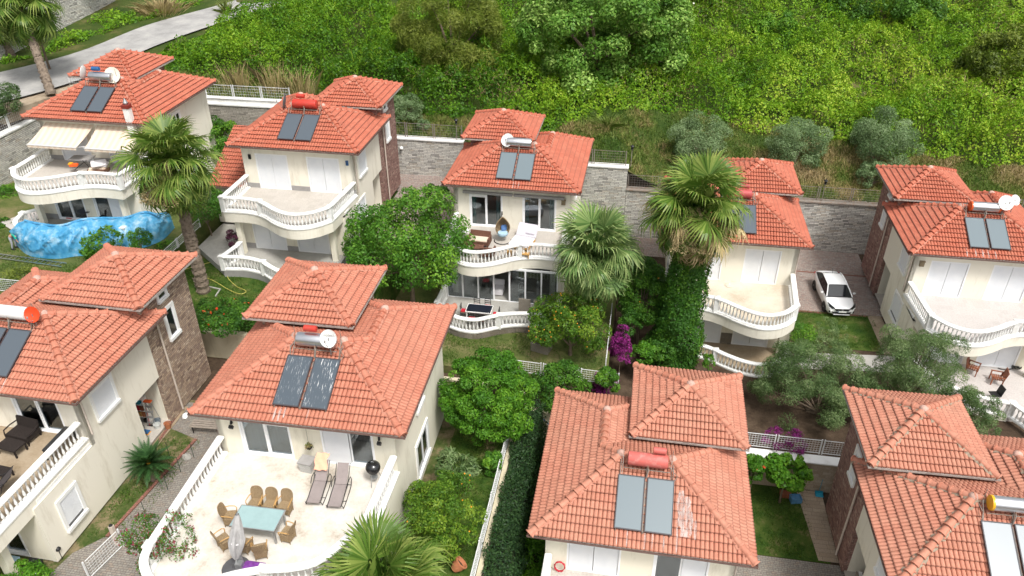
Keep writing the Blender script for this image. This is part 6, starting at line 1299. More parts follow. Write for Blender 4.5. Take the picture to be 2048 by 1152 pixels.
# path and lawn bits between the foreground villas
for i, (a, b_, lab) in enumerate(((388, 915, 'thin dark garden stake at the kerb corner near the stone'), (340, 915, 'thin dark garden stake behind the sago palm'), (362, 945, 'thin dark garden stake halfway along the kerb'), (336, 980, 'thin dark garden stake in front of the sago palm'), (293, 1035, 'thin dark garden stake on the worn lawn, nearest the gate'), (297, 880, 'thin dark garden stake by the porch threshold'))):
    p = W2(a, b_, 2.62); t = thing('garden_stake', lab, 'stake', p, 0, 'thin stakes around the sago palm lawn'); MB().tube([(0, 0, 0), (.01, 0, .95)], .014, 5).build('rod', mat('dark_green_stake', (.02, .05, .03), .6), t); MB().lathe([(.016, .95), (.02, .97), (.005, 1.0)], 6).build('cap', BLACKP, t)
def rock(name, lab, p, s, m_, seed=1):
    rg = random.Random(seed); bm = bmesh.new(); bmesh.ops.create_icosphere(bm, subdivisions=2, radius=1)
    for v in bm.verts: v.co = Vector((v.co.x*s[0], v.co.y*s[1], max(-.1, v.co.z)*s[2]))*rg.uniform(.82, 1.12)
    me = bpy.data.meshes.new(name); bm.to_mesh(me); bm.free(); boxuv(me); o = link(me, name, m_, None, p, (0, 0, seed)); return tag(o, lab, name.replace('_', ' '))
rock('stone', 'pale stone on the kerb corner of the patchy lawn', W2(374, 915, 2.66), (.22, .17, .28), CONC, 3); rock('sack', 'white plastic sack lying by the foot of the stone tower', W2(370, 832, 2.68), (.26, .15, .10), WHITE, 5)
t = thing('slatted_bench', 'weathered slatted bench against the dining terrace villa', 'bench', W2(418, 862, 2.62), rad(3)); b = MB()
for k in range(4): b.box(-.85, -.28+.15*k, .42, .85, -.17+.15*k, .46)
b.build('seat', WOODG, t); 
for x in (-.7, .7): MB().box(x-.02, -.25, .0, x+.02, -.21, .42).box(x-.02, .21, 0, x+.02, .25, .42).box(x-.02, -.21, .38, x+.02, .21, .42).build('leg', BLACKP, t)
t = thing('garden_light', 'small round black garden light by the wall at the bottom left', 'lamp', W2(125, 1118, 2.62)); MB().tube([(0, 0, 0), (0, 0, .55)], .015, 6).build('post', BLACKP, t); MB().lathe([(.02, .52), (.10, .58), (.12, .64), (.09, .70), (.02, .73)], 12).build('head', BLACKP, t, smooth=50)
t = thing('gate_post', 'white and pink masonry post at the garden gate', 'post', W2(236, 1088, 2.62)); MB().box(-.09, -.09, 0, .09, .09, 1.15).build('shaft', PIPE, t, bevel=.01); MB().lathe([(.07, 1.15), (.09, 1.17), (.02, 1.26)], 8).build('cap', BLACKP, t)

# egg chair villa terrace
t = thing('egg_chair', 'hanging rattan egg chair with blue cushions on a curved black stand', 'hanging chair', at(VC, 4.15, -1.2, 3.315), rad(15)); st = MB()
st.tube([(math.cos(a)*.55, math.sin(a)*.5, .03) for a in [rad(q) for q in range(-200, 25, 15)]], .03, 6).tube([(0, .5, .03), (0, .72, .7), (0, .68, 1.5), (0, .35, 1.95), (0, 0, 1.9)], .03, 8).build('stand', BLACKP, t, smooth=60)
vs = []; n1, n2 = 14, 18
for j in range(n1+1):
    v = j/n1; th = v*math.pi*.96
    for i in range(n2+1): a = rad(-20+220*i/n2) if 0 else rad(-12+204*i/n2); r = .46*math.sin(th)**.8*(1-.25*max(0, v-.6)); vs.append((math.cos(a)*r, math.sin(a)*r*.85, 1.75-1.45*v))
shell = MB().add(vs, [(j*(n2+1)+i, j*(n2+1)+i+1, (j+1)*(n2+1)+i+1, (j+1)*(n2+1)+i) for j in range(n1) for i in range(n2)]).build('shell', WICKER, t, smooth=80); so = shell.modifiers.new('s', 'SOLIDIFY'); so.thickness = .04
MB().tube([vs[j*(n2+1)] for j in range(n1+1)], .035, 6).tube([vs[j*(n2+1)+n2] for j in range(n1+1)], .035, 6).build('rim', WICKER, t)
MB().lathe([(.05, .34), (.3, .40), (.38, .55), (.34, .66), (.02, .68)], 12, (0, .05, 0)).build('seat_cushion', FAB_LB, t, smooth=60); MB().obox((.12, .22, .85), .42, .14, .4, .3, -.3).build('back_cushion', FAB_B, t, bevel=.05)
sofa('wicker_sofa', at(VC, 2.75, -1.9, 3.315), rad(-4), 'reddish wicker sofa with a cream cushion facing the balcony edge', 1.35, WICKER_R, FAB_C)
sofa('wicker_armchair', at(VC, 3.6, -3.35, 3.315), rad(178), 'reddish wicker armchair at the balcony railing, back to the viewer', .75, WICKER_R)
sofa('wicker_armchair', at(VC, 1.75, -2.7, 3.315), rad(90), 'reddish wicker armchair half hidden behind the green tree', .75, WICKER_R)
low_table(at(VC, 2.75, -2.85, 3.315), rad(-4), 'reddish wicker coffee table between the balcony sofa and armchairs', .8, .55, .38, WICKER_R)
t = thing('daybed', 'wide white daybed with a raised head and pale lilac cushion on the balcony', 'daybed', at(VC, 5.55, -1.2, 3.315), rad(-12)); MB().box(-.7, -1.1, .12, .7, .25, .24).build('base', WOODL, t); MB().box(-.68, -1.08, .245, .68, .23, .36).build('mattress', FAB_W, t, bevel=.04)
MB().obox((0, .62, .60), 1.36, .12, .92, 0, -.75).build('back_mattress', FAB_L, t, bevel=.04); MB().obox((.28, .52, .66), .62, .1, .45, 0, -.75).build('cushion', FAB_L, t, bevel=.04)
for x in (-.55, .55): MB().lathe([(.09, 0), (.09, .12)], 10, (x, -.95, 0)).build('wheel', BLACKP, t)
low_table(at(VC, 4.9, -3.0, 3.315), 0, 'light wooden stool at the foot of the white daybed', .35, .3, .3, WOODL, 'stool')
low_table(at(VC, 5.9, -3.1, 3.315), 0, 'dark and tan box stool behind the balcony railing', .6, .35, .32, WOODL, 'stool')
t = thing('round_table', 'round white table behind the leaves on the egg chair balcony', 'table', at(VC, 1.5, -1.2, 3.315)); MB().lathe([(.02, .5), (.42, .5), (.44, .53), (.42, .55), (.02, .55)], 20).build('tabletop', WHITE, t); MB().lathe([(.2, 0), (.04, .06), (.04, .5)], 10).build('pedestal', WHITE, t)
# ground floor of the egg chair villa
dining_table('patio_table', at(VC, 3.45, -5.55, .05), VC.rotation_euler.z, 'black topped white table with dark chairs on the lower patio', 1.55, .85, .75, PURE, WHITE)
def dchair(loc, rz, lab):
    t = thing('dining_chair', lab, 'chair', loc, rz, 'dark chairs with red seats around the patio table')
    MB().box(-.2, -.2, .43, .2, .2, .46).build('seat', WOOD, t); MB().box(-.18, -.18, .462, .18, .18, .50).build('cushion', REDC, t, bevel=.015)
    b = MB().box(-.2, -.22, .46, -.17, -.19, .92).box(.17, -.22, .46, .2, -.19, .92)
    for z in (.6, .74, .88): b.box(-.17, -.22, z, .17, -.195, z+.04)
    b.build('backrest', BLACKP, t); lm = MB().box(-.018, -.018, 0, .018, .018, .43).mesh('leg')
    for x in (-.18, .18):
        for y in (-.18, .18): instanced(lm, 'leg', BLACKP, t, (x, y, 0))
    return t
place(dchair, [(at(VC, x, y, .05), rad(a), lab) for x, y, a, lab in ((3.1, -4.85, 180, 'dark chair behind the black patio table, left one'), (3.8, -4.82, 180, 'dark chair behind the black patio table, right one'), (2.45, -5.5, -90, 'dark chair at the left end of the black patio table'), (4.5, -5.55, 90, 'dark chair at the right end of the black patio table'), (3.1, -6.3, 0, 'dark chair with red seat in front of the patio table, left one'), (3.8, -6.3, 0, 'dark chair with red seat in front of the patio table, right one'))])
for x, lab in ((6.15, 'left beige upright panel on the lower patio'), (7.1, 'right beige upright panel on the lower patio')):
    t = thing('panel_screen', lab, 'panel', at(VC, x, -4.6, .05)); MB().box(-.38, -.04, .08, .38, .04, 1.15).build('panel', WICKER_W, t, bevel=.01)
    for s in (-.3, .3): MB().box(s-.04, -.2, 0, s+.04, .2, .078).build('foot', GALV, t)
t = thing('wicker_crate', 'open pale wicker crate lying on the lawn under the orange tree', 'crate', W(1083, 699, 'z', 1.78), rad(-15)); b = MB().box(-.55, -.38, 0, .55, -.32, .55).box(-.55, .32, 0, .55, .38, .55).box(-.55, -.32, 0, -.49, .32, .55).box(.49, -.32, 0, .55, .32, .55).box(-.49, -.32, 0, .49, .32, .06).build('body', WICKER_W, t); MB().box(-.56, -.39, .551, .56, -.31, .58).box(-.56, .31, .551, .56, .39, .58).build('rim', WICKER_W, t)
t = thing('bistro_chair', 'ornate white metal chair behind the glass enclosure', 'chair', at(VC, 5.6, -2.6, .05)); MB().lathe([(.2, .43), (.21, .46)], 14).build('seat', WHITE, t); MB().tube([(-.2, .18, .45), (-.2, .25, .8), (0, .28, .95), (.2, .25, .8), (.2, .18, .45)], .015, 5).tube([(-.1, .22, .5), (0, .26, .9), (.1, .22, .5)], .012, 5).build('backrest', WHITE, t)
for k in range(4): a = k*1.57+.78; MB().tube([(math.cos(a)*.18, math.sin(a)*.18, .43), (math.cos(a)*.24, math.sin(a)*.24, 0)], .013, 5).build('leg', WHITE, t)
t = thing('armchair', 'white upholstered armchair behind the glass enclosure', 'armchair', at(VC, 4.0, -2.4, .05)); MB().box(-.4, -.4, .05, .4, .4, .42).build('seat', FAB_W, t, bevel=.04); MB().box(-.4, .3, .42, .4, .45, .85).build('backrest', FAB_W, t, bevel=.04)

# awning villa
t = thing('folding_table', 'grey table with a dark folding frame under the awnings', 'table', at(VA, 3.9, -.5, 3.315), rad(8)); MB().box(-.75, -.4, .74, .75, .4, .78).build('tabletop', GREYP, t); MB().tube([(-.6, -.3, 0), (.5, .3, .74)], .02, 5).tube([(-.6, .3, 0), (.5, -.3, .74)], .02, 5).tube([(.6, -.3, 0), (-.4, .3, .74)], .02, 5).build('frame', BLACKP, t)
t = thing('laundry', 'orange and yellow cloth heap on the balcony under the awning', 'cloth', at(VA, 3.75, -1.25, 3.8)); MB().obox((0, 0, .06), .55, .35, .16, .3, .1).build('orange_cloth', ORANGE, t, bevel=.05); MB().obox((-.25, .05, .12), .3, .3, .1, .1, .1).build('yellow_cloth', YELLOW, t, bevel=.04)
for k, (x, y, z, mm) in enumerate(((5.25, -.75, 3.6, FAB_C), (5.3, -.7, 3.78, FAB_W), (5.1, -1.05, 3.5, FAB_C), (5.35, -.9, 3.95, FAB_W))):
    t = thing('seat_cushion', ['cream cushion at the bottom of the heap', 'white cushion second in the heap', 'cream cushion in front of the heap', 'white cushion topmost of the heap'][k]+' on the awning balcony', 'cushion', at(VA, x, y, z)); MB().obox((0, 0, 0), .95, .6, .16, .2*k, .1*k).build('pad', mm, t, bevel=.05)
t = thing('storage_bench', 'brown rattan bench under the heap of cushions on the awning balcony', 'bench', at(VA, 5.2, -.9, 3.315)); MB().box(-.6, -.35, .05, .6, .35, .26).build('body', WICKER_R, t)
for s in (-.5, .5): MB().box(s-.05, -.3, 0, s+.05, .3, .05).build('foot', WICKER_R, t)
t = thing('patio_table', 'round dark glass garden table on the patio behind the blue tarp', 'table', W(176, 440, 'z', 5.75)); MB().lathe([(.02, .70), (.48, .70), (.50, .72), (.48, .74), (.02, .74)], 20).build('tabletop', DARKG, t)
for k in range(4): a = k*1.57+.5; MB().tube([(math.cos(a)*.4, math.sin(a)*.4, 0), (math.cos(a)*.15, math.sin(a)*.15, .4), (math.cos(a)*.4, math.sin(a)*.4, .7)], .015, 5).build('leg', BLACKP, t)
wicker_chair(W(212, 442, 'z', 5.75), rad(100), 'dark wicker chair beside the round glass table behind the tarp', WICKER_D, None, None)
t = thing('broom', 'broom with a red head standing by the patio door behind the tarp', 'broom', W(139, 438, 'z', 5.75)); MB().tube([(0, 0, .1), (-.05, .3, 1.4)], .014, 5).build('handle', GALV, t); MB().box(-.2, -.05, 0, .2, .05, .1).build('head', REDC, t)
# blue tarp draped over the lower balustrade
def m_tarp():
    m, t = newmat('blue_plastic_sheet'); co = t.new('NewGeometry').outputs['Position']; n = t.noise(co, 1.6, 7, .75)
    t.l(t.ramp(n, [(.33, (.03, .24, .50)), (.5, (.10, .42, .70)), (.64, (.45, .68, .82))]), t.b.inputs['Base Color']); t.b.inputs['Roughness'].default_value = .38; t.b.inputs['Specular IOR Level'].default_value = .5
    tl = t.new('BsdfTranslucent'); tl.inputs['Color'].default_value = (.25, .6, .85, 1); mx = t.new('MixShader'); mx.inputs[0].default_value = .35; t.l(t.b.outputs[0], mx.inputs[1]); t.l(tl.outputs[0], mx.inputs[2]); t.l(mx.outputs[0], t.o.inputs[0])
    t.bump(t.noise(co, 5, 5, .7), .6, .05); return m
TP = [W(a, b, 'z', 7.02) for a, b in ((50, 442), (78, 448), (120, 452), (165, 440), (200, 437), (250, 436), (290, 425), (318, 432))]; BP = [W(a, b, 'z', 5.24) for a, b in ((34, 492), (60, 512), (110, 518), (160, 512), (215, 512), (262, 503), (322, 482), (350, 455))]
tt_ = catmull(TP, 22); bb_ = catmull(BP, 22); n = 40; vs = []; rg = random.Random(3)
for i, (a, b) in enumerate(zip(tt_, bb_)):
    for j in range(n+1):
        v = j/n; p = a.lerp(b, v**1.25); out = (b-a); out.z = 0; out.normalize(); q1 = 1-abs(2*float(fbm(i*.055+v*.9, v*.9+i*.01, 1.6, 2, 3))-1); q2 = 1-abs(2*float(fbm(i*.11-v*1.4, v*1.2, 2.4, 2, 9))-1); fold = .42*q1**4+.2*q2**5; bulge = (.35*math.sin(math.pi*v)+fold*math.sin(math.pi*min(1, v*1.1))); vs.append(p+out*bulge*.9+Vector((0, 0, .22*math.sin(math.pi*v)+(-.05*math.sin(i*.4)*(1-v)))))
m1 = len(tt_); t = thing('plastic_sheet', 'large crumpled translucent blue plastic sheet draped over the lower balustrade onto the lawn', 'tarp', TP[0]); o = MB().add([v-TP[0] for v in vs], [(i*(n+1)+j, (i+1)*(n+1)+j, (i+1)*(n+1)+j+1, i*(n+1)+j+1) for i in range(m1-1) for j in range(n)]).build('sheet', m_tarp(), t, smooth=80)
MB().tube([p-TP[0]+Vector((0, 0, .03)) for p in tt_], .09, 6).build('top_fold', o.data.materials[0], t, smooth=80)
# ladder on the lawn
a, b = W(-30, 508, 'z', 5.3), W(128, 530, 'z', 5.3); t = thing('aluminium_ladder', 'aluminium ladder lying flat on the worn lawn in front of the blue tarp', 'ladder', a); d = (b-a); s = Vector((-d.y, d.x, 0)).normalized()*.22; f = MB().tube([s, d+s], .035, 4).tube([-s, d-s], .035, 4).build('rails', STEEL, t); r = MB()
for k in range(1, 18): q = d*(k/18); r.tube([q+s, q-s], .02, 4)
r.build('rungs', STEEL, t)

# hoses
def hose(name, lab, pts, r, m_, cat='hose'): o = MB().tube(catmull([Vector(p) for p in pts], 6), r, 6).build(name, m_, None, smooth=60); return tag(o, lab, cat)
hose('garden_hose', 'yellow garden hose looping across the green lawn by the palm trunk', [W(a, b, 'z', 4.0) for a, b in ((366, 540), (400, 530), (443, 520), (480, 515))]+[W(a, b, 'z', 4.0) for a, b in ((478, 545), (455, 552), (472, 572), (492, 582), (480, 588), (455, 578), (430, 563), (405, 552))], .022, YHOSE)
tag(MB().tube([(math.cos(a*.6)*(.22+.02*math.sin(a)), .04*math.sin(a*2), .32+math.sin(a*.6)*.30) for a in range(42)], .018, 6).build('garden_hose', REDC, None, at(VE, 1.25, .42, 3.62), smooth=60), 'red hose coil leaning on the wall of the pale villa terrace', 'hose')
hose('garden_hose', 'coiled black hose at the right edge patio', [at(VF, 7.3+.35*math.cos(a)*(1+.1*math.sin(a*3)), -1.7+.3*math.sin(a), .08+.012*a) for a in [i*.6 for i in range(30)]]+[at(VF, 6.6, -2.1, .08), at(VF, 6.2, -2.0, .08)], .028, RUBBER)
hose('garden_hose', 'blue hose hanging on the shaded wall behind the pale villa', [(-3.9, 32.4, 1.2), (-3.4, 32.4, .7), (-2.8, 32.4, .55), (-2.0, 32.4, .6)], .025, BLUEC)
for i, (p, q) in enumerate((((-4.0, 31.5, .6), (-2.6, 31.3, .6)), ((-4.1, 27.0, .8), (-2.6, 30.2, .8)), ((-4.1, 26.8, .8), (-2.6, 26.5, .8)))): hose('clothes_line', ['far', 'slanting', 'near'][i]+' thin wire strung from the hedge across the dark yard', [p, q], .008, WMETAL, 'wire')
# small lawn behind the pale villa
t = thing('plastic_crate', 'stack of blue plastic crates on the small lawn', 'crate', W(1590, 1002, 'z', -1.42), rad(12)); c1 = mat('faded_blue_plastic', (.10, .26, .45), .6, .2, 6)
for k in range(3): b = MB(); z = k*.11; b.box(-.28, -.2, z, .28, -.17, z+.1).box(-.28, .17, z, .28, .2, z+.1).box(-.28, -.17, z, -.25, .17, z+.1).box(.25, -.17, z, .28, .17, z+.1).box(-.25, -.17, z, .25, .17, z+.02).build('crate', c1, t)
t = thing('wooden_box', 'small orange brown box under the lemon shrub', 'box', W(1570, 992, 'z', -1.42)); MB().box(-.28, -.18, 0, .28, .18, .22).build('body', WOOD, t, bevel=.01); MB().box(-.29, -.19, .221, .29, .19, .25).build('lid', WOOD, t)
t = thing('dustpan', 'turquoise long handled dustpan leaning on the beige tiled wall', 'dustpan', W(1638, 990, 'z', -1.38)); MB().add([(-.2, -.15, 0), (.2, -.15, 0), (.2, .15, 0), (-.2, .15, 0), (-.2, .15, .16), (.2, .15, .16)], [(0, 1, 2, 3), (3, 2, 5, 4), (0, 3, 4), (1, 5, 2)]).build('pan', BLUEH, t); MB().tube([(0, .14, .1), (.04, .2, .95)], .015, 5).build('handle', BLUEH, t)
t = thing('shoe_rack', 'wooden shoe rack with shoes in the porch at the bottom right', 'shoe rack', (12.25, 26.2, -1.2), rad(1)); MB().box(-.45, -.18, .4, .45, .18, .43).box(-.45, -.18, .12, .45, .18, .15).box(-.47, -.18, 0, -.45, .18, .46).box(.45, -.18, 0, .47, .18, .46).build('carcass', WOODG, t)
for k in range(4):
    for s in (0, 1):
        o = thing('shoe', f"{['white', 'black', 'white', 'grey'][k]} shoe on the porch rack, {['first', 'second', 'third', 'fourth'][k]} pair from the left, {['left', 'right'][s]} shoe", 'shoe', (12.25-.36+.2*k+.085*s, 26.2, -.76)); MB().add([(-.035, -.14, 0), (.035, -.14, 0), (.035, .12, 0), (-.035, .12, 0), (-.03, -.13, .05), (.03, -.13, .05), (.03, 0, .07), (-.03, 0, .07), (.033, .11, .11), (-.033, .11, .11)], [(0, 3, 2, 1), (4, 5, 6, 7), (7, 6, 8, 9), (0, 1, 5, 4), (1, 2, 8, 6, 5), (2, 3, 9, 8), (3, 0, 4, 7, 9)]).build('upper', [WHITE, BLACKP, WHITE, GREYP][k], o); MB().box(-.037, -.145, -.015, .037, .125, -.001).build('sole', RUBBER, o)
t = thing('terracotta_pot', 'terracotta pot tipped beside the white fence at the bottom edge', 'pot', (-6.05, 20.7, 2.8), rad(30)); M = Matrix.Rotation(rad(50), 4, 'Y'); MB().lathe([(.16, 0), (.26, .2), (.28, .4), (.32, .42), (.32, .48), (.26, .48), (.22, .2), (.1, .05)], 16, M=M).build('body', TERRA, t, smooth=50); MB().lathe([(.2, .30), (.25, .34)], 12, M=M).build('soil', SOIL, t)
# villa G and driveway bits
t = thing('roof_vent', 'flat round white cover on the cream terrace', 'vent', at(VG, 4.35, .02, 3.312)); MB().lathe([(.28, 0), (.30, .03), (.22, .07), (.05, .09)], 18).build('cover', TERR_C, t, smooth=40); MB().lathe([(.04, .091), (.03, .12)], 8).build('knob', WHITE, t)
for p, lab in (((12.0, 53.45), 'dark drain grate at the back of the driveway'), ((12.1, 47.95), 'dark drain grate at the front of the driveway')):
    t = thing('drain_grate', lab, 'drain grate', (p[0]-.6, p[1], -.165)); MB().box(-.42, -.18, 0, .42, .18, .012).build('frame', BLACKP, t); b = MB()
    for k in range(9): b.box(-.38+.09*k, -.15, .0125, -.34+.09*k, .15, .02)
    b.build('bars', GALV, t)
def wooden_chair(loc, rz, lab):
    t = thing('wooden_armchair', lab, 'chair', loc, rz, 'reddish wooden armchairs on the right edge patio'); b = MB()
    for k in range(5): b.box(-.3, -.3+.12*k, .38, .3, -.21+.12*k, .41)
    b.build('seat', WOOD, t); b = MB().obox((-.31, .36, .68), .06, .04, .62, 0, -.2).obox((.31, .36, .68), .06, .04, .62, 0, -.2).obox((0, .42, .97), .68, .04, .08, 0, -.2)
    for k in range(6): b.obox((-.24+.096*k, .36, .68), .05, .03, .55, 0, -.2)
    b.build('backrest', WOOD, t)
    for s in (-1, 1): MB().box(s*.33-.04, -.34, .6, s*.33+.04, .34, .64).build('arm', WOOD, t); MB().box(s*.31-.03, -.32, 0, s*.31+.03, -.26, .6).build('leg', WOOD, t); MB().box(s*.31-.03, .26, 0, s*.31+.03, .32, .6).build('leg', WOOD, t)
    return t
place(wooden_chair, [(W(1990, 765, 'z', .15), rad(-100), 'reddish wooden armchair in the open on the right edge patio'), (W(1942, 745, 'z', .15), rad(60), 'reddish wooden armchair under the curved balcony, half behind the olive tree')])
t = thing('folding_chair', 'black folding chair with a dark cushion beside the wooden armchair', 'chair', W(1985, 800, 'z', .15), rad(-80)); MB().box(-.25, -.25, .42, .25, .25, .46).build('seat', BLACKP, t); MB().obox((0, .28, .72), .5, .05, .55, 0, -.2).build('backrest', BLACKP, t); MB().tube([(-.24, -.25, 0), (-.24, .25, .45)], .015, 5).tube([(.24, -.25, 0), (.24, .25, .45)], .015, 5).tube([(-.24, .25, 0), (-.24, -.25, .45)], .015, 5).tube([(.24, .25, 0), (.24, -.25, .45)], .015, 5).build('frame', BLACKP, t)
tag(MB().sweep([(-26.0, 38.1, 3.96), (-25.0, 37.9, 3.96), (-24.9, 37.1, 3.96)], [(-.04, 0), (.04, 0), (.04, .06), (-.04, .06)]).build('garden_edging', CONC, None), 'short pale concrete edging on the lawn beside the palm trunk', 'edging')
def lantern(p, lab):
    t = thing('garden_lantern', lab, 'lamp', p, 0, 'black lanterns on the fence above the stone wall'); h = 1.35; MB().tube([(0, 0, 0), (0, 0, h)], .03, 6).build('post', RUSTG, t); MB().lathe([(.05, h), (.12, h+.05), (.10, h+.08)], 8).build('lantern_frame', BLACKP, t); MB().lathe([(.16, h+.30), (.10, h+.38), (.02, h+.42), (.02, h+.5)], 8).build('lantern_roof', BLACKP, t); MB().lathe([(.08, h+.08), (.12, h+.30)], 8).build('lantern_glass', DARKG, t); return t
place(lantern, [((-14.1, 57.05, 7.1), 0, 'black lantern on the fence left of the egg chair villa tower'), ((-.45, 57.05, 5.8), 0, 'black lantern at the wall step right of the egg chair villa'), ((14.1, 57.05, 3.97), 0, 'black lantern on the fence behind the parked car')]) if False else [lantern(p, l) for p, l in (((-14.1, 57.02, 7.1), 'black lantern on the fence left of the egg chair villa tower'), ((-.4, 57.02, 5.8), 'black lantern at the wall step right of the egg chair villa'), ((14.1, 57.02, 3.97), 'black lantern on the fence behind the parked car'))]
t = thing('globe_light', 'white globe lamp on the stone wall beside the red tank villa', 'lamp', (-18.6, 56.78, 6.3)); MB().lathe([(.02, -.15), (.12, -.1), (.15, 0), (.12, .1), (.02, .15)], 12, (0, -.12, 0)).build('globe', WHITE, t, smooth=60); MB().box(-.05, -.04, -.05, .05, 0, .05).build('bracket', GALV, t)
# ================================================================ car
def car(loc, rz, label):
    T = thing('parked_car', label, 'car', loc, rz); T.scale = (1.08, 1.05, 1.08)     # front towards -y
    St = [(-2.17, .62, .34, .58), (-2.12, .74, .24, .68), (-1.95, .83, .20, .76), (-1.55, .885, .19, .86), (-1.05, .90, .19, .95), (-.55, .90, .19, .985), (.1, .90, .19, 1.0), (.8, .90, .19, 1.02), (1.4, .885, .21, 1.05), (1.85, .84, .25, 1.06), (2.12, .76, .32, 1.0), (2.2, .66, .42, .86)]
    def sec(w, zb, zt): return [(0, zt+.035), (w*.45, zt+.028), (w*.80, zt), (w*.93, zt-.06), (w*.985, zt-.16), (w, (zt+zb)*.5+.08), (w*.985, (zt+zb)*.5-.05), (w*.97, zb+.10), (w*.90, zb), (0, zb)]
    vs = []; k = 10
    for y, w, zb, zt in St:
        s = sec(w, zb, zt); ring = [(x, y, z) for x, z in s]+[(-x, y, z) for x, z in s[-2:0:-1]]; vs += ring
    n = 18; fs = [(i*n+j, i*n+(j+1) % n, (i+1)*n+(j+1) % n, (i+1)*n+j) for i in range(len(St)-1) for j in range(n)]; fs += [tuple(range(n))[::-1], tuple(range((len(St)-1)*n, len(St)*n))]
    body = MB().add(vs, fs).build('body', CARWHITE, T, smooth=50); sm = body.modifiers.new('s', 'SUBSURF'); sm.levels = 1; sm.render_levels = 2
    # greenhouse: dark glass volume, white roof skin and pillars
    G = [(-1.18, .74, .985), (-.42, .60, 1.40), (.15, .60, 1.455), (.85, .585, 1.44), (1.15, .56, 1.38), (1.78, .70, 1.075)]; lo = [(.80, .97), (.825, .99), (.83, 1.0), (.82, 1.02), (.81, 1.03), (.76, 1.06)]
    vs = []; 
    for (y, wt, zt), (wb, zb) in zip(G, lo):
        if y in (-1.18, 1.78): wt, zt = wb-.02, zb+.012
        vs += [(-wb, y, zb-.04), (-wt, y, zt), (wt, y, zt), (wb, y, zb-.04)]
    fs = []
    for i in range(5):
        a = 4*i; fs += [(a, a+1, a+5, a+4), (a+1, a+2, a+6, a+5), (a+2, a+3, a+7, a+6)]
    MB().add(vs, fs+[(0, 3, 2, 1), (20, 21, 22, 23)]).build('windows', DARKG, T, smooth=20)
    R = [(-.40, .585, 1.415), (-.1, .60, 1.455), (.3, .60, 1.47), (.8, .59, 1.455), (1.12, .555, 1.40)]; vs = []
    for y, w, z in R: vs += [(-w, y, z-.02), (-w*.8, y, z+.012), (0, y, z+.022), (w*.8, y, z+.012), (w, y, z-.02)]
    MB().add(vs, [(5*i+j, 5*i+j+1, 5*i+6+j, 5*i+5+j) for i in range(4) for j in range(4)]).build('roof', CARWHITE, T, smooth=60)
    p = MB()
    for s in (-1, 1): p.tube([(s*.80, -1.2, .985), (s*.70, -.85, 1.2), (s*.60, -.40, 1.415), (s*.615, .15, 1.46), (s*.60, .85, 1.445), (s*.58, 1.14, 1.39), (s*.68, 1.5, 1.23), (s*.76, 1.8, 1.07)], .035, 6)
    p.build('pillars', CARWHITE, T, smooth=60)
    MB().box(-.45, .98, 1.41, .45, 1.12, 1.43).build('rear_spoiler', BLACKP, T)
    # wheels
    for x, y in ((-.80, -1.33), (.80, -1.33), (-.80, 1.30), (.80, 1.30)):
        s = 1 if x > 0 else -1; M = Matrix.Translation((x, y, .31)) @ Matrix.Rotation(s*math.pi/2, 4, 'Y'); w = MB().lathe([(.20, -.09), (.30, -.09), (.315, -.05), (.315, .07), (.30, .105), (.215, .11)], 24, M=M).build('wheel', RUBBER, T, smooth=40)
        r = MB().lathe([(.215, .05), (.21, .10), (.19, .085), (.05, .09), (.03, .115)], 20, M=M); r.build('rim', STEEL, w, smooth=40)
        MB().lathe([(.345, -.06), (.36, -.02), (.36, .093), (.335, .105)], 20, M=M).build('wheel_arch', BLACKP, w)
    # face: lamps, grille, bumper, emblem, plate, mirrors
    for s in (-1, 1):
        MB().add([(s*.42, -2.175, .70), (s*.80, -1.98, .80), (s*.86, -1.72, .86), (s*.80, -1.78, .885), (s*.60, -2.06, .80), (s*.82, -2.0, .70), (s*.60, -2.16, .64)], [(0, 4, 3, 2, 1), (0, 6, 5, 1)]).build('headlight', DARKG, T)
        MB().tube([(s*.82, -2.0, .70), (s*.70, -2.10, .66), (s*.72, -2.12, .56)], .02, 5).build('running_light', WHITE, T); MB().lathe([(.09, 0), (.07, .04)], 10, M=Matrix.Translation((s*.70, -2.09, .42)) @ Matrix.Rotation(math.pi/2, 4, 'X')).build('fog_lamp', BLACKP, T)
        m_ = MB().obox((s*1.0, -.78, 1.02), .20, .12, .13, s*.2).build('mirror', CARWHITE, T, bevel=.04); MB().tube([(s*.86, -.80, .97), (s*.93, -.79, 1.0)], .03, 5).build('mirror_arm', BLACKP, m_)
        MB().add([(s*.72, 2.17, .80), (s*.86, 1.95, .86), (s*.84, 1.98, .96), (s*.68, 2.14, .96)], [(0, 1, 2, 3)]).build('tail_light', REDC, T)
        MB().box(s*.905, -.28, .80, s*.93, -.14, .83).box(s*.905, .62, .82, s*.93, .76, .85).build('door_handles', CARWHITE, T)
    MB().add([(-.50, -2.19, .685), (.50, -2.19, .685), (.36, -2.225, .53), (-.36, -2.225, .53), (0, -2.23, .70)], [(0, 3, 2, 1, 4)]).build('grille', BLACKP, T)
    MB().add([(-.62, -2.15, .46), (.62, -2.15, .46), (.52, -2.215, .33), (-.52, -2.215, .33), (0, -2.235, .46), (0, -2.24, .33)], [(0, 3, 5, 4), (4, 5, 2, 1)]).build('lower_grille', BLACKP, T)
    MB().box(-.5, -2.25, .27, .5, -2.20, .31).build('bumper_lip', CARWHITE, T)
    e = MB(); a, b = .05, .085; e.tube([(0, -2.245, .64+b), (a, -2.25, .64), (0, -2.25, .64-b), (-a, -2.25, .64)], .011, 5, closed=True); e.build('emblem', STEEL, T)
    pl = MB().box(-.26, -2.27, .455, .26, -2.255, .565).build('number_plate', WHITE, T); MB().box(-.26, -2.273, .455, -.22, -2.2705, .565).build('plate_band', BLUEC, pl)
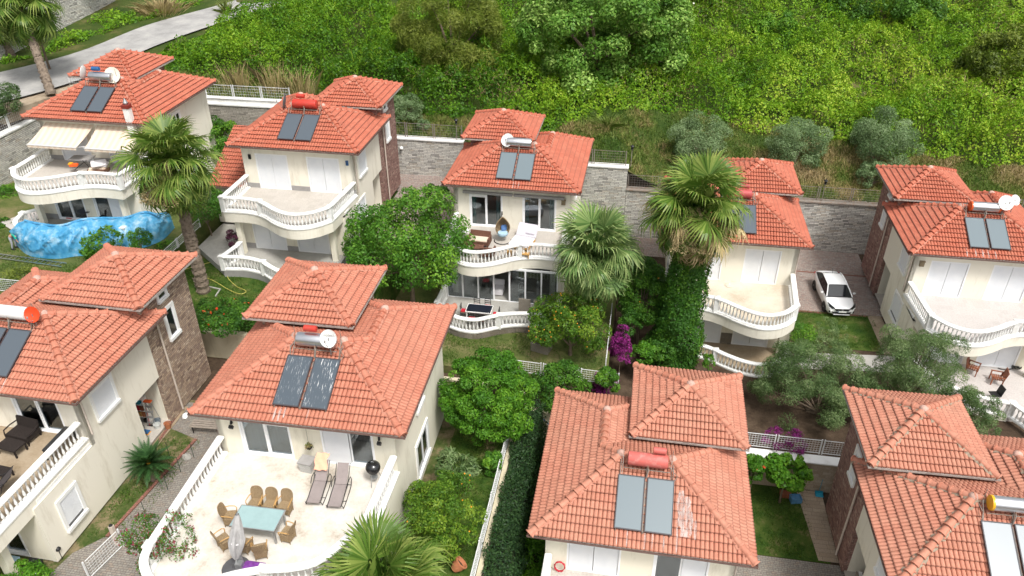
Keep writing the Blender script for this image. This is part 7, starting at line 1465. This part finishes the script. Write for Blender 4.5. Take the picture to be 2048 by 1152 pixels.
    MB().tube([(.0, 1.0, 1.44), (0, 1.18, 1.75)], .01, 5).build('antenna', BLACKP, T)
    MB().box(-.70, -1.22, .975, .70, -1.16, .995).build('wiper_cowl', BLACKP, T); return T
fl, rl = W(1641, 622, 'z', -.17), W(1626, 575, 'z', -.17)
car((14.42, 49.55, -.155), rad(4.5), 'white compact saloon car parked on the paved driveway between two villas')

# ================================================================ bending person at the left edge
def skin_body(name, pts, edges, radii, m_, parent, sub=2):
    me = bpy.data.meshes.new(name); me.from_pydata(pts, edges, []); o = link(me, name, m_, parent); md = o.modifiers.new('skin', 'SKIN'); md.use_smooth_shade = True
    for v, r in zip(me.skin_vertices[0].data, radii): v.radius = (r, r) if not isinstance(r, tuple) else r
    me.skin_vertices[0].data[0].use_root = True; s = o.modifiers.new('sub', 'SUBSURF'); s.levels = sub; s.render_levels = sub; return o
SKIN = mat('skin', (.45, .24, .16), .6, .1, 9); SHIRT = mat('teal_shirt', (.02, .36, .26), .9, .1, 8); TROU = mat('grey_trousers', (.34, .35, .38), .9, .15, 8); HAIR = mat('dark_hair', (.02, .015, .012), .8, .2, 20)
PT = thing('person', 'person in a green shirt and grey trousers bending forward beside the blue sheet', 'person', W(30, 498, 'z', 5.2), rad(8))
hip = (0, 0, .92)
P = [hip, (.12, 0, 1.02), (.30, 0, 1.08), (.46, 0, 1.04), (.57, -.01, .99), (.64, -.02, .95),            # pelvis, waist, chest, upper chest, neck, head base
     (.0, -.10, .88), (.04, -.13, .50), (-.06, -.14, .10), (.0, .10, .88), (.10, .13, .50), (.02, .15, .10),  # legs
     (.44, -.19, .98), (.52, -.24, .72), (.66, -.20, .50), (.44, .19, .98), (.56, .22, .72), (.72, .16, .52)]
E_ = [(0, 1), (1, 2), (2, 3), (3, 4), (4, 5), (0, 6), (6, 7), (7, 8), (0, 9), (9, 10), (10, 11), (3, 12), (12, 13), (13, 14), (3, 15), (15, 16), (16, 17)]
Rr = [.13, .125, .14, .12, .05, .05, .09, .055, .042, .09, .055, .042, .055, .04, .028, .055, .04, .028]
body = skin_body('body', P, E_, Rr, SKIN, PT)
def bits(idx, emap, grow): return [P[i] for i in idx], [(idx.index(a), idx.index(b)) for a, b in E_ if a in idx and b in idx], [Rr[i]+grow for i in idx]
a, b, c = bits([1, 2, 3, 12, 13, 15, 16], None, .018); a[4] = (.49, -.225, .82); a[6] = (.52, .215, .82); skin_body('shirt', a, b, c, SHIRT, PT)
a, b, c = bits([0, 1, 6, 7, 8, 9, 10, 11], None, .016); a[1] = (.08, 0, .99); skin_body('trousers', a, b, c, TROU, PT)
hd = Matrix.Translation((.73, -.02, .88)) @ Matrix.Rotation(rad(115), 4, 'Y'); MB().lathe([(.02, -.13), (.06, -.11), (.078, -.03), (.085, .04), (.07, .10), (.02, .125)], 14, M=hd).build('head', SKIN, PT, smooth=70)
MB().lathe([(.088, -.0), (.095, .05), (.08, .115), (.02, .14)], 14, M=hd @ Matrix.Translation((-.012, 0, 0))).build('hair', HAIR, PT, smooth=70)
f = MB()
f.tube([tuple(hd @ Vector((.08, 0, .0))), tuple(hd @ Vector((.105, 0, -.025)))], [.010, .016], 6).build('nose', SKIN, PT)
for s in (-1, 1): MB().lathe([(.012, -.02), (.02, 0), (.012, .02)], 8, tuple(hd @ Vector((0, s*.085, 0)))).build('ear', SKIN, PT); MB().lathe([(.004, -.006), (.009, 0), (.004, .006)], 8, tuple(hd @ Vector((.074, s*.03, .015)))).build('eye', BLACKP, PT)
MB().tube([tuple(hd @ Vector((.068, -.02, -.065))), tuple(hd @ Vector((.068, .02, -.065)))], .006, 5).build('mouth', REDC, PT)
for (wx, wy, wz) in ((.66, -.20, .50), (.72, .16, .52)):
    w = Vector((wx, wy, wz)); f = MB().obox(w+Vector((.02, 0, -.055)), .035, .08, .10, 0, 0, -.3)
    for k, L in enumerate((.065, .078, .074, .058)): y = -.03+.02*k; f.tube([w+Vector((.035, y, -.10)), w+Vector((.055, y, -.10-L*.5)), w+Vector((.05, y, -.10-L))], [.0095, .009, .007], 5)
    f.tube([w+Vector((.03, -.04, -.05)), w+Vector((.055, -.06, -.085)), w+Vector((.06, -.055, -.12))], [.011, .010, .008], 5); f.build('hand', SKIN, PT, smooth=60)
for s, x in ((-.14, -.06), (.15, .02)): MB().add([(x-.08, s-.045, 0), (x+.17, s-.045, 0), (x+.17, s+.045, 0), (x-.08, s+.045, 0), (x-.07, s-.04, .11), (x+.04, s-.04, .11), (x+.04, s+.04, .11), (x-.07, s+.04, .11), (x+.16, s-.035, .05), (x+.16, s+.035, .05)], [(0, 3, 2, 1), (4, 5, 6, 7), (5, 8, 9, 6), (0, 1, 8, 5, 4), (2, 3, 7, 6, 9), (1, 2, 9, 8), (3, 0, 4, 7)]).build('shoe', RUBBER, PT)
